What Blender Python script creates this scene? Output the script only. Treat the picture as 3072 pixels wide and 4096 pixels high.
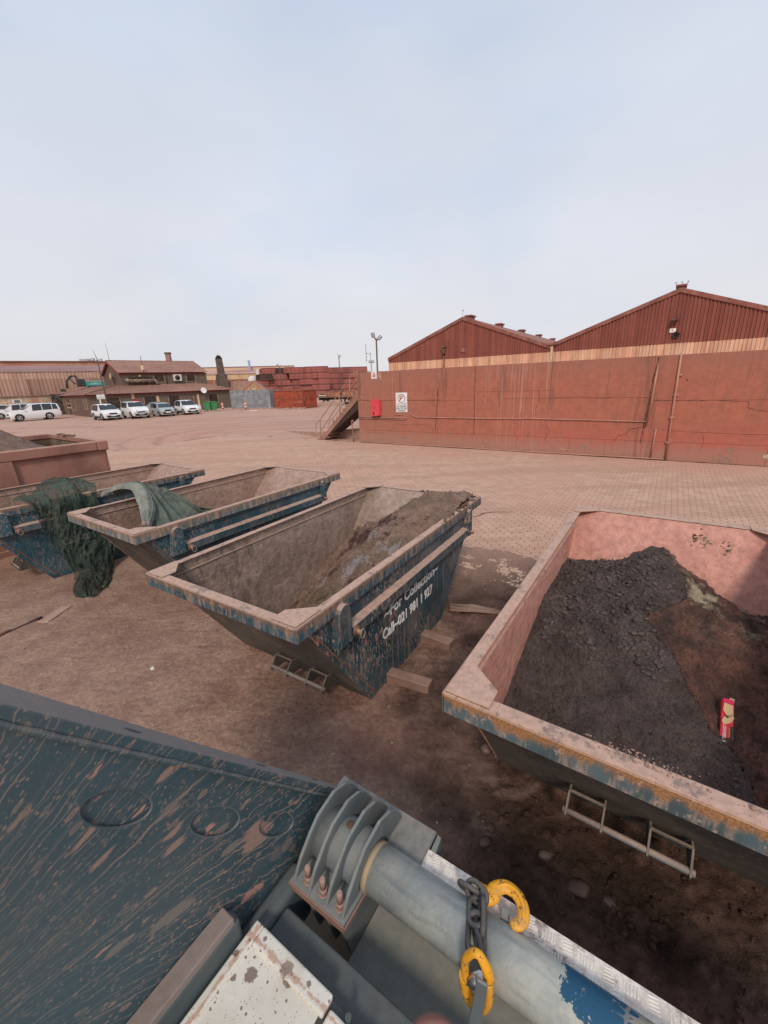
import bpy, bmesh, math, random
import numpy as np
from math import sin, cos, pi, radians, hypot, atan2, sqrt
from mathutils import Vector, Matrix
random.seed(7); RNG = np.random.default_rng(11)
for o in list(bpy.data.objects): bpy.data.objects.remove(o)
SC = bpy.context.scene; COL = SC.collection
# ---------------------------------------------------------------- camera
CAM_H, F_PX, PITCH, ROLL = 2.784, 1631.3, radians(17.55), radians(-2.13)
_cp, _sp = cos(PITCH), sin(PITCH)
_R0, FW, _U0 = Vector((1,0,0)), Vector((0,_cp,-_sp)), Vector((0,_sp,_cp))
RT = cos(ROLL)*_R0 + sin(ROLL)*_U0; UP = -sin(ROLL)*_R0 + cos(ROLL)*_U0
cd = bpy.data.cameras.new('camera'); cam = bpy.data.objects.new('camera', cd); COL.objects.link(cam)
M4 = Matrix.Identity(4)
for i in range(3):
    M4[i][0] = RT[i]; M4[i][1] = UP[i]; M4[i][2] = -FW[i]
M4[2][3] = CAM_H; cam.matrix_world = M4
cd.sensor_fit = 'HORIZONTAL'; cd.sensor_width = 36; cd.lens = 36*F_PX/3072
cd.clip_start = .02; cd.clip_end = 3000
cd.dof.use_dof = True; cd.dof.focus_distance = 5.0; cd.dof.aperture_fstop = 12
SC.camera = cam
SC.render.resolution_x, SC.render.resolution_y = 768, 1024
# ---------------------------------------------------------------- sky, sun, exposure
SUN_EL, SUN_AZ = radians(42), radians(186)        # azimuth clockwise from +Y
w = bpy.data.worlds.new('World'); SC.world = w; w.use_nodes = True
nt = w.node_tree; nt.nodes.clear()
out = nt.nodes.new('ShaderNodeOutputWorld'); bg = nt.nodes.new('ShaderNodeBackground'); bg.inputs[1].default_value = .1
sky = nt.nodes.new('ShaderNodeTexSky'); sky.sky_type = 'NISHITA'; sky.sun_disc = False
sky.sun_elevation = SUN_EL; sky.sun_rotation = SUN_AZ; sky.air_density = 1.0; sky.dust_density = 3.0; sky.ozone_density = 1.5
tc = nt.nodes.new('ShaderNodeTexCoord'); sep = nt.nodes.new('ShaderNodeSeparateXYZ'); nt.links.new(tc.outputs['Generated'], sep.inputs[0])
cr = nt.nodes.new('ShaderNodeValToRGB'); nt.links.new(sep.outputs[2], cr.inputs[0])
els = cr.color_ramp.elements; els[0].position = 0.0; els[0].color = (5.65, 5.6, 5.75, 1); els[1].position = .9; els[1].color = (3.9, 4.6, 5.9, 1)
for p_, c_ in ((.10, (5.5,5.5,5.75,1)), (.28, (5.1,5.3,5.85,1)), (.52, (4.6,5.02,5.8,1))):
    e_ = els.new(p_); e_.color = c_
mp = nt.nodes.new('ShaderNodeMapping'); mp.inputs['Scale'].default_value = (1,1,2.2); nt.links.new(tc.outputs['Generated'], mp.inputs[0])
nz = nt.nodes.new('ShaderNodeTexNoise'); nz.inputs['Scale'].default_value = 1.7; nz.inputs['Detail'].default_value = 5; nt.links.new(mp.outputs[0], nz.inputs[0])
mr = nt.nodes.new('ShaderNodeMapRange'); mr.inputs[1].default_value = .3; mr.inputs[2].default_value = .7; mr.inputs[3].default_value = .93; mr.inputs[4].default_value = 1.05
nt.links.new(nz.outputs[0], mr.inputs[0])
vm = nt.nodes.new('ShaderNodeVectorMath'); vm.operation = 'SCALE'; tint = nt.nodes.new('ShaderNodeMix'); tint.data_type = 'RGBA'; tint.blend_type = 'MULTIPLY'; tint.inputs[7].default_value = (.90,.955,1.01,1)
n2 = nt.nodes.new('ShaderNodeTexNoise'); n2.inputs['Scale'].default_value = 2.3; n2.inputs['Detail'].default_value = 4; nt.links.new(mp.outputs[0], n2.inputs[0])
m2 = nt.nodes.new('ShaderNodeMapRange'); m2.inputs[1].default_value = .48; m2.inputs[2].default_value = .68; nt.links.new(n2.outputs[0], m2.inputs[0]); nt.links.new(m2.outputs[0], tint.inputs[0])
nt.links.new(cr.outputs[0], tint.inputs[6]); nt.links.new(tint.outputs[2], vm.inputs[0]); nt.links.new(mr.outputs[0], vm.inputs['Scale'])
mx = nt.nodes.new('ShaderNodeMix'); mx.data_type = 'RGBA'; mx.inputs[0].default_value = .96
nt.links.new(sky.outputs[0], mx.inputs[6]); nt.links.new(vm.outputs[0], mx.inputs[7])
nt.links.new(mx.outputs[2], bg.inputs[0]); nt.links.new(bg.outputs[0], out.inputs[0])
sd = bpy.data.lights.new('sun', 'SUN'); sd.energy = 1.5; sd.angle = radians(11); sd.color = (1, .90, .78)
sun = bpy.data.objects.new('sun', sd); COL.objects.link(sun); sun.location = (0,0,40)
sv = Vector((sin(SUN_AZ)*cos(SUN_EL), cos(SUN_AZ)*cos(SUN_EL), sin(SUN_EL)))
sun.rotation_euler = sv.to_track_quat('Z','Y').to_euler()
SC.view_settings.view_transform = 'Standard'; SC.view_settings.look = 'None'; SC.view_settings.exposure = 0.5; SC.view_settings.gamma = 1
SC.view_settings.use_curve_mapping = False
# ---------------------------------------------------------------- material helper
class NT:
    def __init__(s, name):
        m = bpy.data.materials.new(name); m.use_nodes = True; s.m = m; s.t = m.node_tree; s.t.nodes.clear()
        s.o = s.n('ShaderNodeOutputMaterial'); s.b = s.n('ShaderNodeBsdfPrincipled'); s.t.links.new(s.b.outputs[0], s.o.inputs[0])
        s.c = s.n('ShaderNodeTexCoord').outputs['Object']
        g = s.n('ShaderNodeNewGeometry'); s.wp = g.outputs['Position']; s.wn = g.outputs['True Normal']
        s.rnd = None
    def n(s, k): return s.t.nodes.new(k)
    def lk(s, v, i):
        if isinstance(v, bpy.types.NodeSocket): s.t.links.new(v, i)
        elif isinstance(v, (tuple, list)): i.default_value = tuple(v) + ((1,) if len(v) == 3 and len(i.default_value) == 4 else ())
        else: i.default_value = v
    def map(s, v, sc=(1,1,1), rot=(0,0,0), loc=(0,0,0)):
        k = s.n('ShaderNodeMapping'); s.lk(v, k.inputs[0]); k.inputs['Scale'].default_value = sc; k.inputs['Rotation'].default_value = rot; k.inputs['Location'].default_value = loc
        return k.outputs[0]
    def noise(s, v, sc, det=4, ro=.55, dist=0):
        k = s.n('ShaderNodeTexNoise'); s.lk(v, k.inputs[0]); k.inputs['Scale'].default_value = sc; k.inputs['Detail'].default_value = det
        k.inputs['Roughness'].default_value = ro; k.inputs['Distortion'].default_value = dist; return k.outputs[0]
    def vor(s, v, sc, feat='F1', col=False):
        k = s.n('ShaderNodeTexVoronoi'); s.lk(v, k.inputs[0]); k.inputs['Scale'].default_value = sc; k.feature = feat
        return (k.outputs['Distance'], s.sepc(k.outputs['Color'])) if col else k.outputs['Distance']
    def sepc(s, c):
        k = s.n('ShaderNodeSeparateColor'); s.lk(c, k.inputs[0]); return k.outputs
    def xyz(s, v):
        k = s.n('ShaderNodeSeparateXYZ'); s.lk(v, k.inputs[0]); return k.outputs
    def r(s, f, a, b, lo=0., hi=1.):
        k = s.n('ShaderNodeMapRange'); k.interpolation_type = 'SMOOTHSTEP'; s.lk(f, k.inputs[0])
        if a > b: a, b, lo, hi = b, a, hi, lo
        k.inputs[1].default_value = a; k.inputs[2].default_value = b; k.inputs[3].default_value = lo; k.inputs[4].default_value = hi
        return k.outputs[0]
    def ma(s, op, a, b=0.):
        k = s.n('ShaderNodeMath'); k.operation = op; s.lk(a, k.inputs[0]); s.lk(b, k.inputs[1]); return k.outputs[0]
    def mul(s, a, b): return s.ma('MULTIPLY', a, b)
    def mix(s, f, a, b, mode='MIX'):
        k = s.n('ShaderNodeMix'); k.data_type = 'RGBA'; k.blend_type = mode; s.lk(f, k.inputs[0]); s.lk(a, k.inputs[6]); s.lk(b, k.inputs[7]); return k.outputs[2]
    def gain(s, c, f):   # colour times scalar
        k = s.n('ShaderNodeVectorMath'); k.operation = 'SCALE'; s.lk(c, k.inputs[0]); s.lk(f, k.inputs['Scale']); return k.outputs[0]
    def up(s, a=.35, b=.9): return s.r(s.xyz(s.wn)[2], a, b)
    def bump(s, h, st=.3, d=.02, nrm=None):
        k = s.n('ShaderNodeBump'); k.inputs['Strength'].default_value = st; k.inputs['Distance'].default_value = d; s.lk(h, k.inputs['Height'])
        if nrm is not None: s.lk(nrm, k.inputs['Normal'])
        return k.outputs[0]
    def orand(s):
        return s.n('ShaderNodeObjectInfo').outputs['Random']
    def done(s, col, rough=.7, metal=0., nrm=None, spec=.3):
        s.lk(col, s.b.inputs['Base Color']); s.lk(rough, s.b.inputs['Roughness']); s.lk(metal, s.b.inputs['Metallic'])
        s.b.inputs['Specular IOR Level'].default_value = spec
        if nrm is not None: s.lk(nrm, s.b.inputs['Normal'])
        return s.m
DUST = (.50, .32, .245)
def m_paint(name, base, dust=DUST, up=.9, grime=.4, splat=0., rust=.0, rough=.5, sc=1., spscale=(24,24,8), stripd=0., seed=0., spec=.3, gcol=None, fine=True):
    N = NT(name); c = N.map(N.c, loc=(seed, seed*1.7, seed*.3))
    col = N.gain(base, N.r(N.noise(c, 1.3*sc, 3), .3, .7, .75, 1.25))
    g = N.mul(N.r(N.noise(c, 3.1*sc, 6, .65), .42, .72), grime)
    col = N.mix(g, col, gcol or tuple(x*.75 for x in dust))
    sp = None
    if rust > 0:
        rn = N.mul(N.r(N.noise(c, 9*sc, 6, .7), .60, .68), rust)
        col = N.mix(rn, col, N.mix(N.noise(c, 60, 2), (.16,.05,.015), (.36,.15,.05)))
    if stripd > 0:
        sn = N.noise(N.map(c, (30*sc, 30*sc, 1.6*sc)), 1, 4)
        col = N.mix(N.mul(N.r(sn, .54, .68), stripd), col, dust)
    if splat > 0:
        dens = N.r(N.noise(c, 1.1*sc, 2), .38, .6)
        for k, (mul_, th) in enumerate(((1, .42), (2.6, .5), (4.2, .5))):
            vv = N.map(c, tuple(q*mul_ for q in spscale), loc=(3*k, 1, k))
            wob = N.noise(vv, 2.2, 2); d, cc = N.vor(vv, 1, col=True)
            rad = N.mul(N.r(cc[0], .35, 1., 0., th), 1.)
            msk = N.r(N.ma('SUBTRACT', N.ma('ADD', d, N.ma('MULTIPLY', wob, .25)), N.ma('ADD', rad, .1)), .0, .05, 1., 0.)
            msk = N.mul(msk, N.mul(dens, splat))
            col = N.mix(msk, col, N.mix(N.r(cc[1], .4, .6), (.42,.19,.145), (.40,.27,.21)) if k == 0 else N.mix(N.r(cc[2], .3, .5), (.34,.33,.30), (.40,.26,.19)))
    if up > 0:
        f = N.mul(N.mul(N.up(.3, .85), N.r(N.noise(c, 14*sc, 4, .7), .25, .6, .55, 1.)), up)
        col = N.mix(f, col, N.gain(dust, N.r(N.noise(c, 35*sc, 3), .3, .7, .85, 1.1)))
    nr = N.bump(N.noise(c, 70*sc, 3), .25, .004) if fine else None
    return N.done(col, N.r(N.noise(c, 5*sc, 3), .3, .7, rough-.1, rough+.25), 0, nr, spec)
def m_plain(name, col, rough=.6, metal=0., var=.12, sc=4., spec=.3, emit=None):
    N = NT(name); cc = N.gain(col, N.r(N.noise(N.c, sc, 4), .3, .7, 1-var, 1+var))
    return N.done(cc, rough, metal, None, spec)
# ---------------------------------------------------------------- mesh helper
class MB:
    def __init__(s): s.v = []; s.f = []; s.k = []; s.mi = 0; s.sm = []; s.smooth = False
    def add(s, vs, fs):
        b = len(s.v); s.v += [tuple(x) for x in vs]; s.f += [tuple(b+i for i in q) for q in fs]; s.k += [s.mi]*len(fs); s.sm += [s.smooth]*len(fs); return s
    def box(s, x0, x1, y0, y1, z0, z1, M=None):
        vs = [(x,y,z) for z in (z0,z1) for y in (y0,y1) for x in (x0,x1)]
        if M is not None: vs = [tuple(M @ Vector(q)) for q in vs]
        return s.add(vs, [(0,2,3,1),(4,5,7,6),(0,1,5,4),(2,6,7,3),(0,4,6,2),(1,3,7,5)])
    def hexa(s, b, t):     # bottom 4 and top 4 points (same winding ccw from above)
        return s.add(list(b)+list(t), [(3,2,1,0),(4,5,6,7),(0,1,5,4),(1,2,6,5),(2,3,7,6),(3,0,4,7)])
    def prism(s, pts, a, b, ax='y'):   # 2D polygon extruded between a and b along axis
        f = {'y': lambda p,q: (p[0],q,p[1]), 'x': lambda p,q: (q,p[0],p[1]), 'z': lambda p,q: (p[0],p[1],q)}[ax]
        n = len(pts); vs = [f(p,a) for p in pts]+[f(p,b) for p in pts]
        return s.add(vs, [tuple(range(n))[::-1], tuple(range(n,2*n))]+[(i,(i+1)%n,n+(i+1)%n,n+i) for i in range(n)])
    def tube(s, path, r, seg=8, cap=True, closed=False):
        path = [Vector(p) for p in path]; n = len(path); rs = r if isinstance(r, (list,tuple)) else [r]*n
        sm = s.smooth; s.smooth = True
        b = len(s.v); up = None; rings = []
        for i, p in enumerate(path):
            if closed: d = (path[(i+1)%n]-path[i-1])
            else: d = path[min(i+1,n-1)]-path[max(i-1,0)]
            d.normalize()
            if up is None: up = Vector((0,0,1)) if abs(d.z) < .9 else Vector((1,0,0))
            x = d.cross(up).normalized(); y = x.cross(d).normalized(); up = y
            rings.append([p+rs[i]*(cos(2*pi*k/seg)*x+sin(2*pi*k/seg)*y) for k in range(seg)])
        vs = [q for rr in rings for q in rr]; fs = []
        for i in range(n if closed else n-1):
            for k in range(seg):
                j = (i+1) % n; fs.append((i*seg+k, i*seg+(k+1)%seg, j*seg+(k+1)%seg, j*seg+k))
        s.add(vs, fs); s.smooth = False
        if cap and not closed:
            s.f.append(tuple(b+k for k in range(seg))[::-1]); s.f.append(tuple(b+(n-1)*seg+k for k in range(seg))); s.k += [s.mi]*2; s.sm += [False]*2
        s.smooth = sm; return s
    def cyl(s, p, q, r, seg=12, r2=None): return s.tube([p, q], [r, r if r2 is None else r2], seg)
    def lathe(s, prof, seg=16, c=(0,0,0), M=None):    # profile (r,z) about z
        sm = s.smooth; s.smooth = True; vs = []; n = len(prof)
        for r, z in prof:
            for k in range(seg): vs.append((c[0]+r*cos(2*pi*k/seg), c[1]+r*sin(2*pi*k/seg), c[2]+z))
        if M is not None: vs = [tuple(M @ Vector(q)) for q in vs]
        s.add(vs, [(i*seg+k, i*seg+(k+1)%seg, (i+1)*seg+(k+1)%seg, (i+1)*seg+k) for i in range(n-1) for k in range(seg)]); s.smooth = sm; return s
    def quad(s, a, b, c, d): return s.add([a,b,c,d], [(0,1,2,3)])
    def build(s, name, mats, parent=None, bevel=0, mesh=None, seg=1):
        me = bpy.data.meshes.new(name); me.from_pydata(s.v, [], s.f)
        if not isinstance(mats, (list,tuple)): mats = [mats]
        for m in mats: me.materials.append(m)
        if len(mats) > 1: me.polygons.foreach_set('material_index', s.k)
        if any(s.sm): me.polygons.foreach_set('use_smooth', s.sm)
        me.update(); o = bpy.data.objects.new(name, me); COL.objects.link(o)
        if parent is not None: o.parent = parent
        if bevel:
            b = o.modifiers.new('bevel', 'BEVEL'); b.width = bevel; b.segments = seg; b.limit_method = 'ANGLE'; b.angle_limit = radians(35)
        return o
def tag(o, label=None, cat=None, group=None, kind=None):
    if label: o['label'] = label
    if cat: o['category'] = cat
    if group: o['group'] = group
    if kind: o['kind'] = kind
    return o
def empty(name, loc=(0,0,0), rz=0., label=None, cat=None, group=None, kind=None):
    o = bpy.data.objects.new(name, None); o.empty_display_size = .1; COL.objects.link(o); o.location = loc; o.rotation_euler = (0,0,rz)
    return tag(o, label, cat, group, kind)
def kids(o): return [c for c in COL.objects if c.parent == o]
def copy_tree(o, loc=None, rz=None, label=None):
    c = o.copy(); COL.objects.link(c)
    for ch in kids(o):
        d = ch.copy(); COL.objects.link(d); d.parent = c
        for g in kids(ch):
            e = g.copy(); COL.objects.link(e); e.parent = d
    if loc is not None: c.location = loc
    if rz is not None: c.rotation_euler = (0,0,rz)
    if label: c['label'] = label
    return c
def text(name, s, size, mat, parent, M, extrude=.0015, align='LEFT', sx=1., bold=0.):
    cu = bpy.data.curves.new(name, 'FONT'); cu.body = s; cu.size = size; cu.extrude = extrude; cu.align_x = align; cu.resolution_u = 3; cu.offset = bold
    t = bpy.data.objects.new('tmp', cu); COL.objects.link(t); bpy.context.view_layer.update()
    me = bpy.data.meshes.new_from_object(t.evaluated_get(bpy.context.evaluated_depsgraph_get())); bpy.data.objects.remove(t)
    me.materials.clear(); me.materials.append(mat); me.transform(M @ Matrix.Diagonal((sx,1,1,1)))
    o = bpy.data.objects.new(name, me); COL.objects.link(o)
    if parent is not None: o.parent = parent
    return o
def fmat(o, x, y, z):    # matrix from axes
    M = Matrix.Identity(4)
    for i in range(3): M[i][0] = x[i]; M[i][1] = y[i]; M[i][2] = z[i]; M[i][3] = o[i]
    return M
# value noise in numpy
def vnoise(x, y, seed=0):
    xi = np.floor(x).astype(np.int64); yi = np.floor(y).astype(np.int64); fx = x-xi; fy = y-yi
    def h(a, b):
        n = (a*374761393 + b*668265263 + seed*974711) & 0xffffffff
        n = ((n ^ (n >> 13))*1274126177) & 0xffffffff
        return ((n ^ (n >> 16)) & 0xffff)/65535.
    u = fx*fx*(3-2*fx); v = fy*fy*(3-2*fy)
    return (h(xi,yi)*(1-u)+h(xi+1,yi)*u)*(1-v)+(h(xi,yi+1)*(1-u)+h(xi+1,yi+1)*u)*v
def fbm(x, y, oct=5, seed=0, gain=.5):
    a, t, n = 1., 0., 0.
    for k in range(oct): t = t+a*vnoise(x*2**k+17*k, y*2**k-9*k, seed+k); n += a; a *= gain
    return t/n-.5
def worley(x, y, seed=0):       # F1, F2-F1 and a random value per cell
    xi = np.floor(x).astype(np.int64); yi = np.floor(y).astype(np.int64); f1 = np.full(x.shape, 9.); f2 = np.full(x.shape, 9.); rv = np.zeros(x.shape)
    for i in (-1,0,1):
        for j in (-1,0,1):
            a, b = xi+i, yi+j; n = (a*374761393+b*668265263+seed*974711) & 0xffffffff; n = ((n ^ (n >> 13))*1274126177) & 0xffffffff; n = n ^ (n >> 16)
            px_ = a+(n & 255)/255.; py_ = b+((n >> 8) & 255)/255.; r = ((n >> 16) & 255)/255.; d = np.hypot(px_-x, py_-y)
            c = d < f1; f2 = np.where(c, f1, np.minimum(f2, d)); rv = np.where(c, r, rv); f1 = np.where(c, d, f1)
    return f1, f2-f1, rv
def clods(X, Y, k, amp, seed):
    wx, wy = .25*fbm(X*k*1.3, Y*k*1.3, 2, seed), .25*fbm(X*k*1.3+9, Y*k*1.3, 2, seed+1)
    f1, e, r = worley(X*k+wx, Y*k+wy, seed); return amp*(r**1.5)*np.clip(e*3.5, 0, 1)*(1-.5*f1)
def S(x, a=0., b=1.):
    t = np.clip((x-a)/(b-a), 0, 1); return t*t*(3-2*t)
def grid(name, xs, ys, zf, mat, parent=None, smooth=True, keep=None):
    X, Y = np.meshgrid(xs, ys, indexing='ij'); Z = zf(X, Y); nx, ny = X.shape
    co = np.stack([X,Y,Z], -1).reshape(-1,3); idx = np.arange(nx*ny).reshape(nx,ny)
    q = np.stack([idx[:-1,:-1], idx[1:,:-1], idx[1:,1:], idx[:-1,1:]], -1).reshape(-1,4)
    if keep is not None:
        kk = keep(X, Y)[:-1,:-1].reshape(-1); q = q[kk]
    me = bpy.data.meshes.new(name); me.vertices.add(len(co)); me.vertices.foreach_set('co', co.astype(np.float32).ravel())
    me.loops.add(q.size); me.loops.foreach_set('vertex_index', q.astype(np.int32).ravel())
    me.polygons.add(len(q)); me.polygons.foreach_set('loop_start', np.arange(0,q.size,4,dtype=np.int32)); me.polygons.foreach_set('loop_total', np.full(len(q),4,dtype=np.int32))
    me.update(calc_edges=True); me.validate()
    if smooth: me.polygons.foreach_set('use_smooth', np.ones(len(me.polygons), bool))
    me.materials.append(mat); o = bpy.data.objects.new(name, me); COL.objects.link(o)
    if parent is not None: o.parent = parent
    return o
_ICO = None
def ico():
    global _ICO
    if _ICO is None:
        b = bmesh.new(); bmesh.ops.create_icosphere(b, subdivisions=1, radius=1); _ICO = (np.array([v.co[:] for v in b.verts]), [tuple(v.index for v in f.verts) for f in b.faces]); b.free()
    return _ICO
def lumps(name, pts, mat, parent=None, seed=1, flat=.7, smooth=False):   # pts: (x,y,z,r)
    V, F = ico(); F = np.array(F); rg = np.random.default_rng(seed); vs = []; fs = []; b = 0
    for x, y, z, r in pts:
        d = V*(1+rg.uniform(-.28,.28,(len(V),1)))*np.array([rg.uniform(.7,1.3), rg.uniform(.7,1.3), flat*rg.uniform(.7,1.2)])*r
        a = rg.uniform(0, 6.28); ca, sa = cos(a), sin(a); d = np.stack([d[:,0]*ca-d[:,1]*sa, d[:,0]*sa+d[:,1]*ca, d[:,2]], -1)
        vs.append(d+np.array([x,y,z])); fs.append(F+b); b += len(V)
    vs = np.concatenate(vs); fs = np.concatenate(fs)
    me = bpy.data.meshes.new(name); me.vertices.add(len(vs)); me.vertices.foreach_set('co', vs.astype(np.float32).ravel())
    me.loops.add(fs.size); me.loops.foreach_set('vertex_index', fs.astype(np.int32).ravel()); me.polygons.add(len(fs))
    me.polygons.foreach_set('loop_start', np.arange(0,fs.size,3,dtype=np.int32)); me.polygons.foreach_set('loop_total', np.full(len(fs),3,dtype=np.int32))
    me.update(calc_edges=True)
    if smooth: me.polygons.foreach_set('use_smooth', np.ones(len(me.polygons), bool))
    me.materials.append(mat); o = bpy.data.objects.new(name, me); COL.objects.link(o)
    if parent is not None: o.parent = parent
    return o
def catmull(P, n):
    P = [np.array(p, float) for p in P]; m = len(P); out = []
    for k in range(n):
        t = k/(n-1)*(m-1); i = min(int(t), m-2); f = t-i
        p0, p1, p2, p3 = P[max(i-1,0)], P[i], P[i+1], P[min(i+2,m-1)]
        out.append(.5*((2*p1)+(p2-p0)*f+(2*p0-5*p1+4*p2-p3)*f*f+(3*p1-p0-3*p2+p3)*f**3))
    return out
YA = .59; AX = np.array([sin(YA), cos(YA)]); BX = np.array([-cos(YA), sin(YA)])
def st(s, t): return (s*AX[0]+t*BX[0], s*AX[1]+t*BX[1])
# ================================================================ SETTING: ground
def m_dirt():
    N = NT('dirt'); p = N.wp
    big = N.noise(p, .55, 4); mid = N.noise(p, 2.6, 6, .62); fin = N.noise(p, 24, 6, .7); gr = N.noise(p, 150, 3, .7)
    x = N.xyz(p)
    wet = N.mul(N.r(N.ma('ADD', x[0], N.ma('ADD', N.mul(N.ma('SUBTRACT', big, .5), 3.2), N.mul(N.ma('SUBTRACT', mid, .5), 1.4))), -.75, 1.0), N.r(x[1], 4.4, 6.2, 1., .3))  # one mask for wet soil and painted shade near truck and skips
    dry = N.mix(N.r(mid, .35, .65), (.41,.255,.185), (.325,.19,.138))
    damp = N.mix(N.r(mid, .35, .65), (.120,.066,.046), (.052,.026,.017))  # dark tones hold both damp earth and the painted shade
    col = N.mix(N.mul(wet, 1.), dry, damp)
    red = N.r(N.noise(N.map(p, loc=(4,2,0)), .9, 5), .52, .66)
    col = N.mix(N.mul(red, .5), col, (.27,.135,.10))
    pale = N.r(N.noise(N.map(p, loc=(9,7,0)), 1.5, 5, .6, .6), .62, .70)
    col = N.mix(N.mul(pale, .45), col, (.30,.19,.145))
    col = N.gain(col, N.mul(N.r(fin, .3, .7, .76, 1.22), N.r(gr, .3, .7, .88, 1.12)))
    d, cc = N.vor(p, 42, col=True)
    peb = N.mul(N.r(d, .10, .16, 1., 0.), N.r(cc[0], .90, .93))
    col = N.mix(peb, col, (.42,.33,.27))
    sd_ = N.ma('ADD', N.mul(x[0], float(AX[0])), N.mul(x[1], float(AX[1]))); td_ = N.ma('ADD', N.mul(x[0], float(BX[0])), N.mul(x[1], float(BX[1])))
    lay = N.r(N.ma('ADD', N.ma('SUBTRACT', sd_, N.mul(td_, .10)), N.mul(N.ma('SUBTRACT', mid, .5), 4.0)), 5.0, 7.0)
    col = N.mix(N.mul(lay, .75), col, N.mix(N.r(big, .4, .6), (.44,.275,.205), (.37,.21,.155)))
    h = N.ma('ADD', N.mul(fin, .6), N.ma('ADD', N.mul(gr, .25), N.mul(peb, .5)))
    return N.done(col, N.r(wet, 0, 1, .95, .72), 0, N.bump(h, 1., .035), .25)
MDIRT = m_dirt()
def m_yard():
    N = NT('yard_dust'); p = N.wp
    big = N.noise(p, .09, 4); mid = N.noise(p, .6, 6, .65)
    tr = N.noise(N.map(p, (.10,1.1,1), rot=(0,0,-.35)), 1.0, 5, .6, .8)
    tr2 = N.noise(N.map(p, (.16,1.8,1), rot=(0,0,.9)), 1.0, 4, .6, .5)
    col = N.mix(N.r(big, .35, .65), (.52,.325,.245), (.50,.285,.21))
    col = N.mix(N.mul(N.r(tr, .50, .66), .60), col, (.33,.195,.145))
    col = N.mix(N.mul(N.r(tr2, .56, .70), .35), col, (.56,.40,.32))
    col = N.mix(N.mul(N.r(mid, .52, .70), .35), col, (.36,.22,.165))
    # ring-shaped tyre arc in red dust
    X = N.xyz(N.map(p, loc=(6.8,-27.5,0)))
    rr = N.ma('SQRT', N.ma('ADD', N.mul(X[0], X[0]), N.ma('ADD', N.mul(N.mul(X[1], X[1]), 1.), 0.)))
    for r0, w0, c0, k in ((7.2,.5,(.38,.18,.13),.6),(9.0,.35,(.36,.20,.15),.5),(5.2,.9,(.44,.21,.155),.5)):
        dd = N.ma('ABSOLUTE', N.ma('SUBTRACT', N.ma('ADD', rr, N.mul(N.noise(p,.5,3), .8)), r0+.4))
        col = N.mix(N.mul(N.r(dd, 0, w0, 1., 0.), k), col, c0)
    ol = N.mul(N.r(N.noise(N.map(p, loc=(13,5,0)), .33, 5, .6), .62, .70), .55); col = N.mix(ol, col, (.22,.13,.10))
    col = N.gain(col, N.r(N.noise(p, 9, 5, .7), .3, .7, .82, 1.13))
    return N.done(col, .95, 0, N.bump(N.noise(p, 14, 6, .7), .5, .03), .2)
MYARD = m_yard()
def m_paver():
    N = NT('paver'); p = N.wp; rn = N.orand()
    wave = N.noise(N.map(p, (.12,.9,1), rot=(0,0,.62)), 1.0, 4, .6)
    c1 = N.vor(N.map(p, (4.4,4.4,1), rot=(0,0,.605)), 1, col=True)[1]
    col = N.mix(N.r(c1[0], 0, 1), (.54,.35,.255), (.47,.295,.215))
    col = N.mix(N.mul(N.r(wave, .46, .64), .6), col, (.40,.245,.18))
    x = N.xyz(p)
    col = N.mix(N.mul(N.r(N.noise(p, .35, 4), .45, .65), .6), col, (.52,.29,.215))
    col = N.gain(col, N.r(N.noise(p, 60, 4, .7), .3, .7, .88, 1.1))
    return N.done(col, .95, 0, N.bump(N.noise(p, 90, 4, .7), .4, .006), .2)
MPAV = m_paver()
MJOINT = m_plain('joint_sand', (.13,.075,.055), .95, sc=8)
MDUSTP = m_plain('pale_dust', (.34,.21,.16), .95, sc=20)
# yard sheet reaching the horizon (lower where the pavers lie)
y = MB(); y.box(-900, 900, -300, 1500, -.5, -.03); g = y.build('ground', MYARD); tag(g, 'dusty pinkish brown yard ground reaching the horizon', kind='structure')
WALL_YAW = -.605; WX = np.array([cos(WALL_YAW), sin(WALL_YAW)]); WY = np.array([-sin(WALL_YAW), cos(WALL_YAW)]); WO = np.array([-1.06, 20.6])
def wpt(u, v): return (WO[0]+u*WX[0]+v*WY[0], WO[1]+u*WX[1]+v*WY[1])
# concrete yard apron around and beyond the pavers, lightly uneven
def yz(X, Y):
    s = (X-WO[0])*WX[0]+(Y-WO[1])*WX[1]; v = (X-WO[0])*WY[0]+(Y-WO[1])*WY[1]
    return -.012 + .012*fbm(X*.4, Y*.4, 4, 5)
ya = grid('yard_surface', np.linspace(-95, 60, 260), np.linspace(-10, 130, 240), yz, MYARD,
          keep=lambda X,Y: ~(((X-WO[0])*WX[0]+(Y-WO[1])*WX[1] > -10.4) & ((X-WO[0])*WX[0]+(Y-WO[1])*WX[1] < 24) & ((X-WO[0])*WY[0]+(Y-WO[1])*WY[1] < -.6)) & (X*AX[0]+Y*AX[1] > 5.5))
tag(ya, 'dusty concrete yard with faint tyre tracks and red dust arcs', kind='structure')
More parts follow.
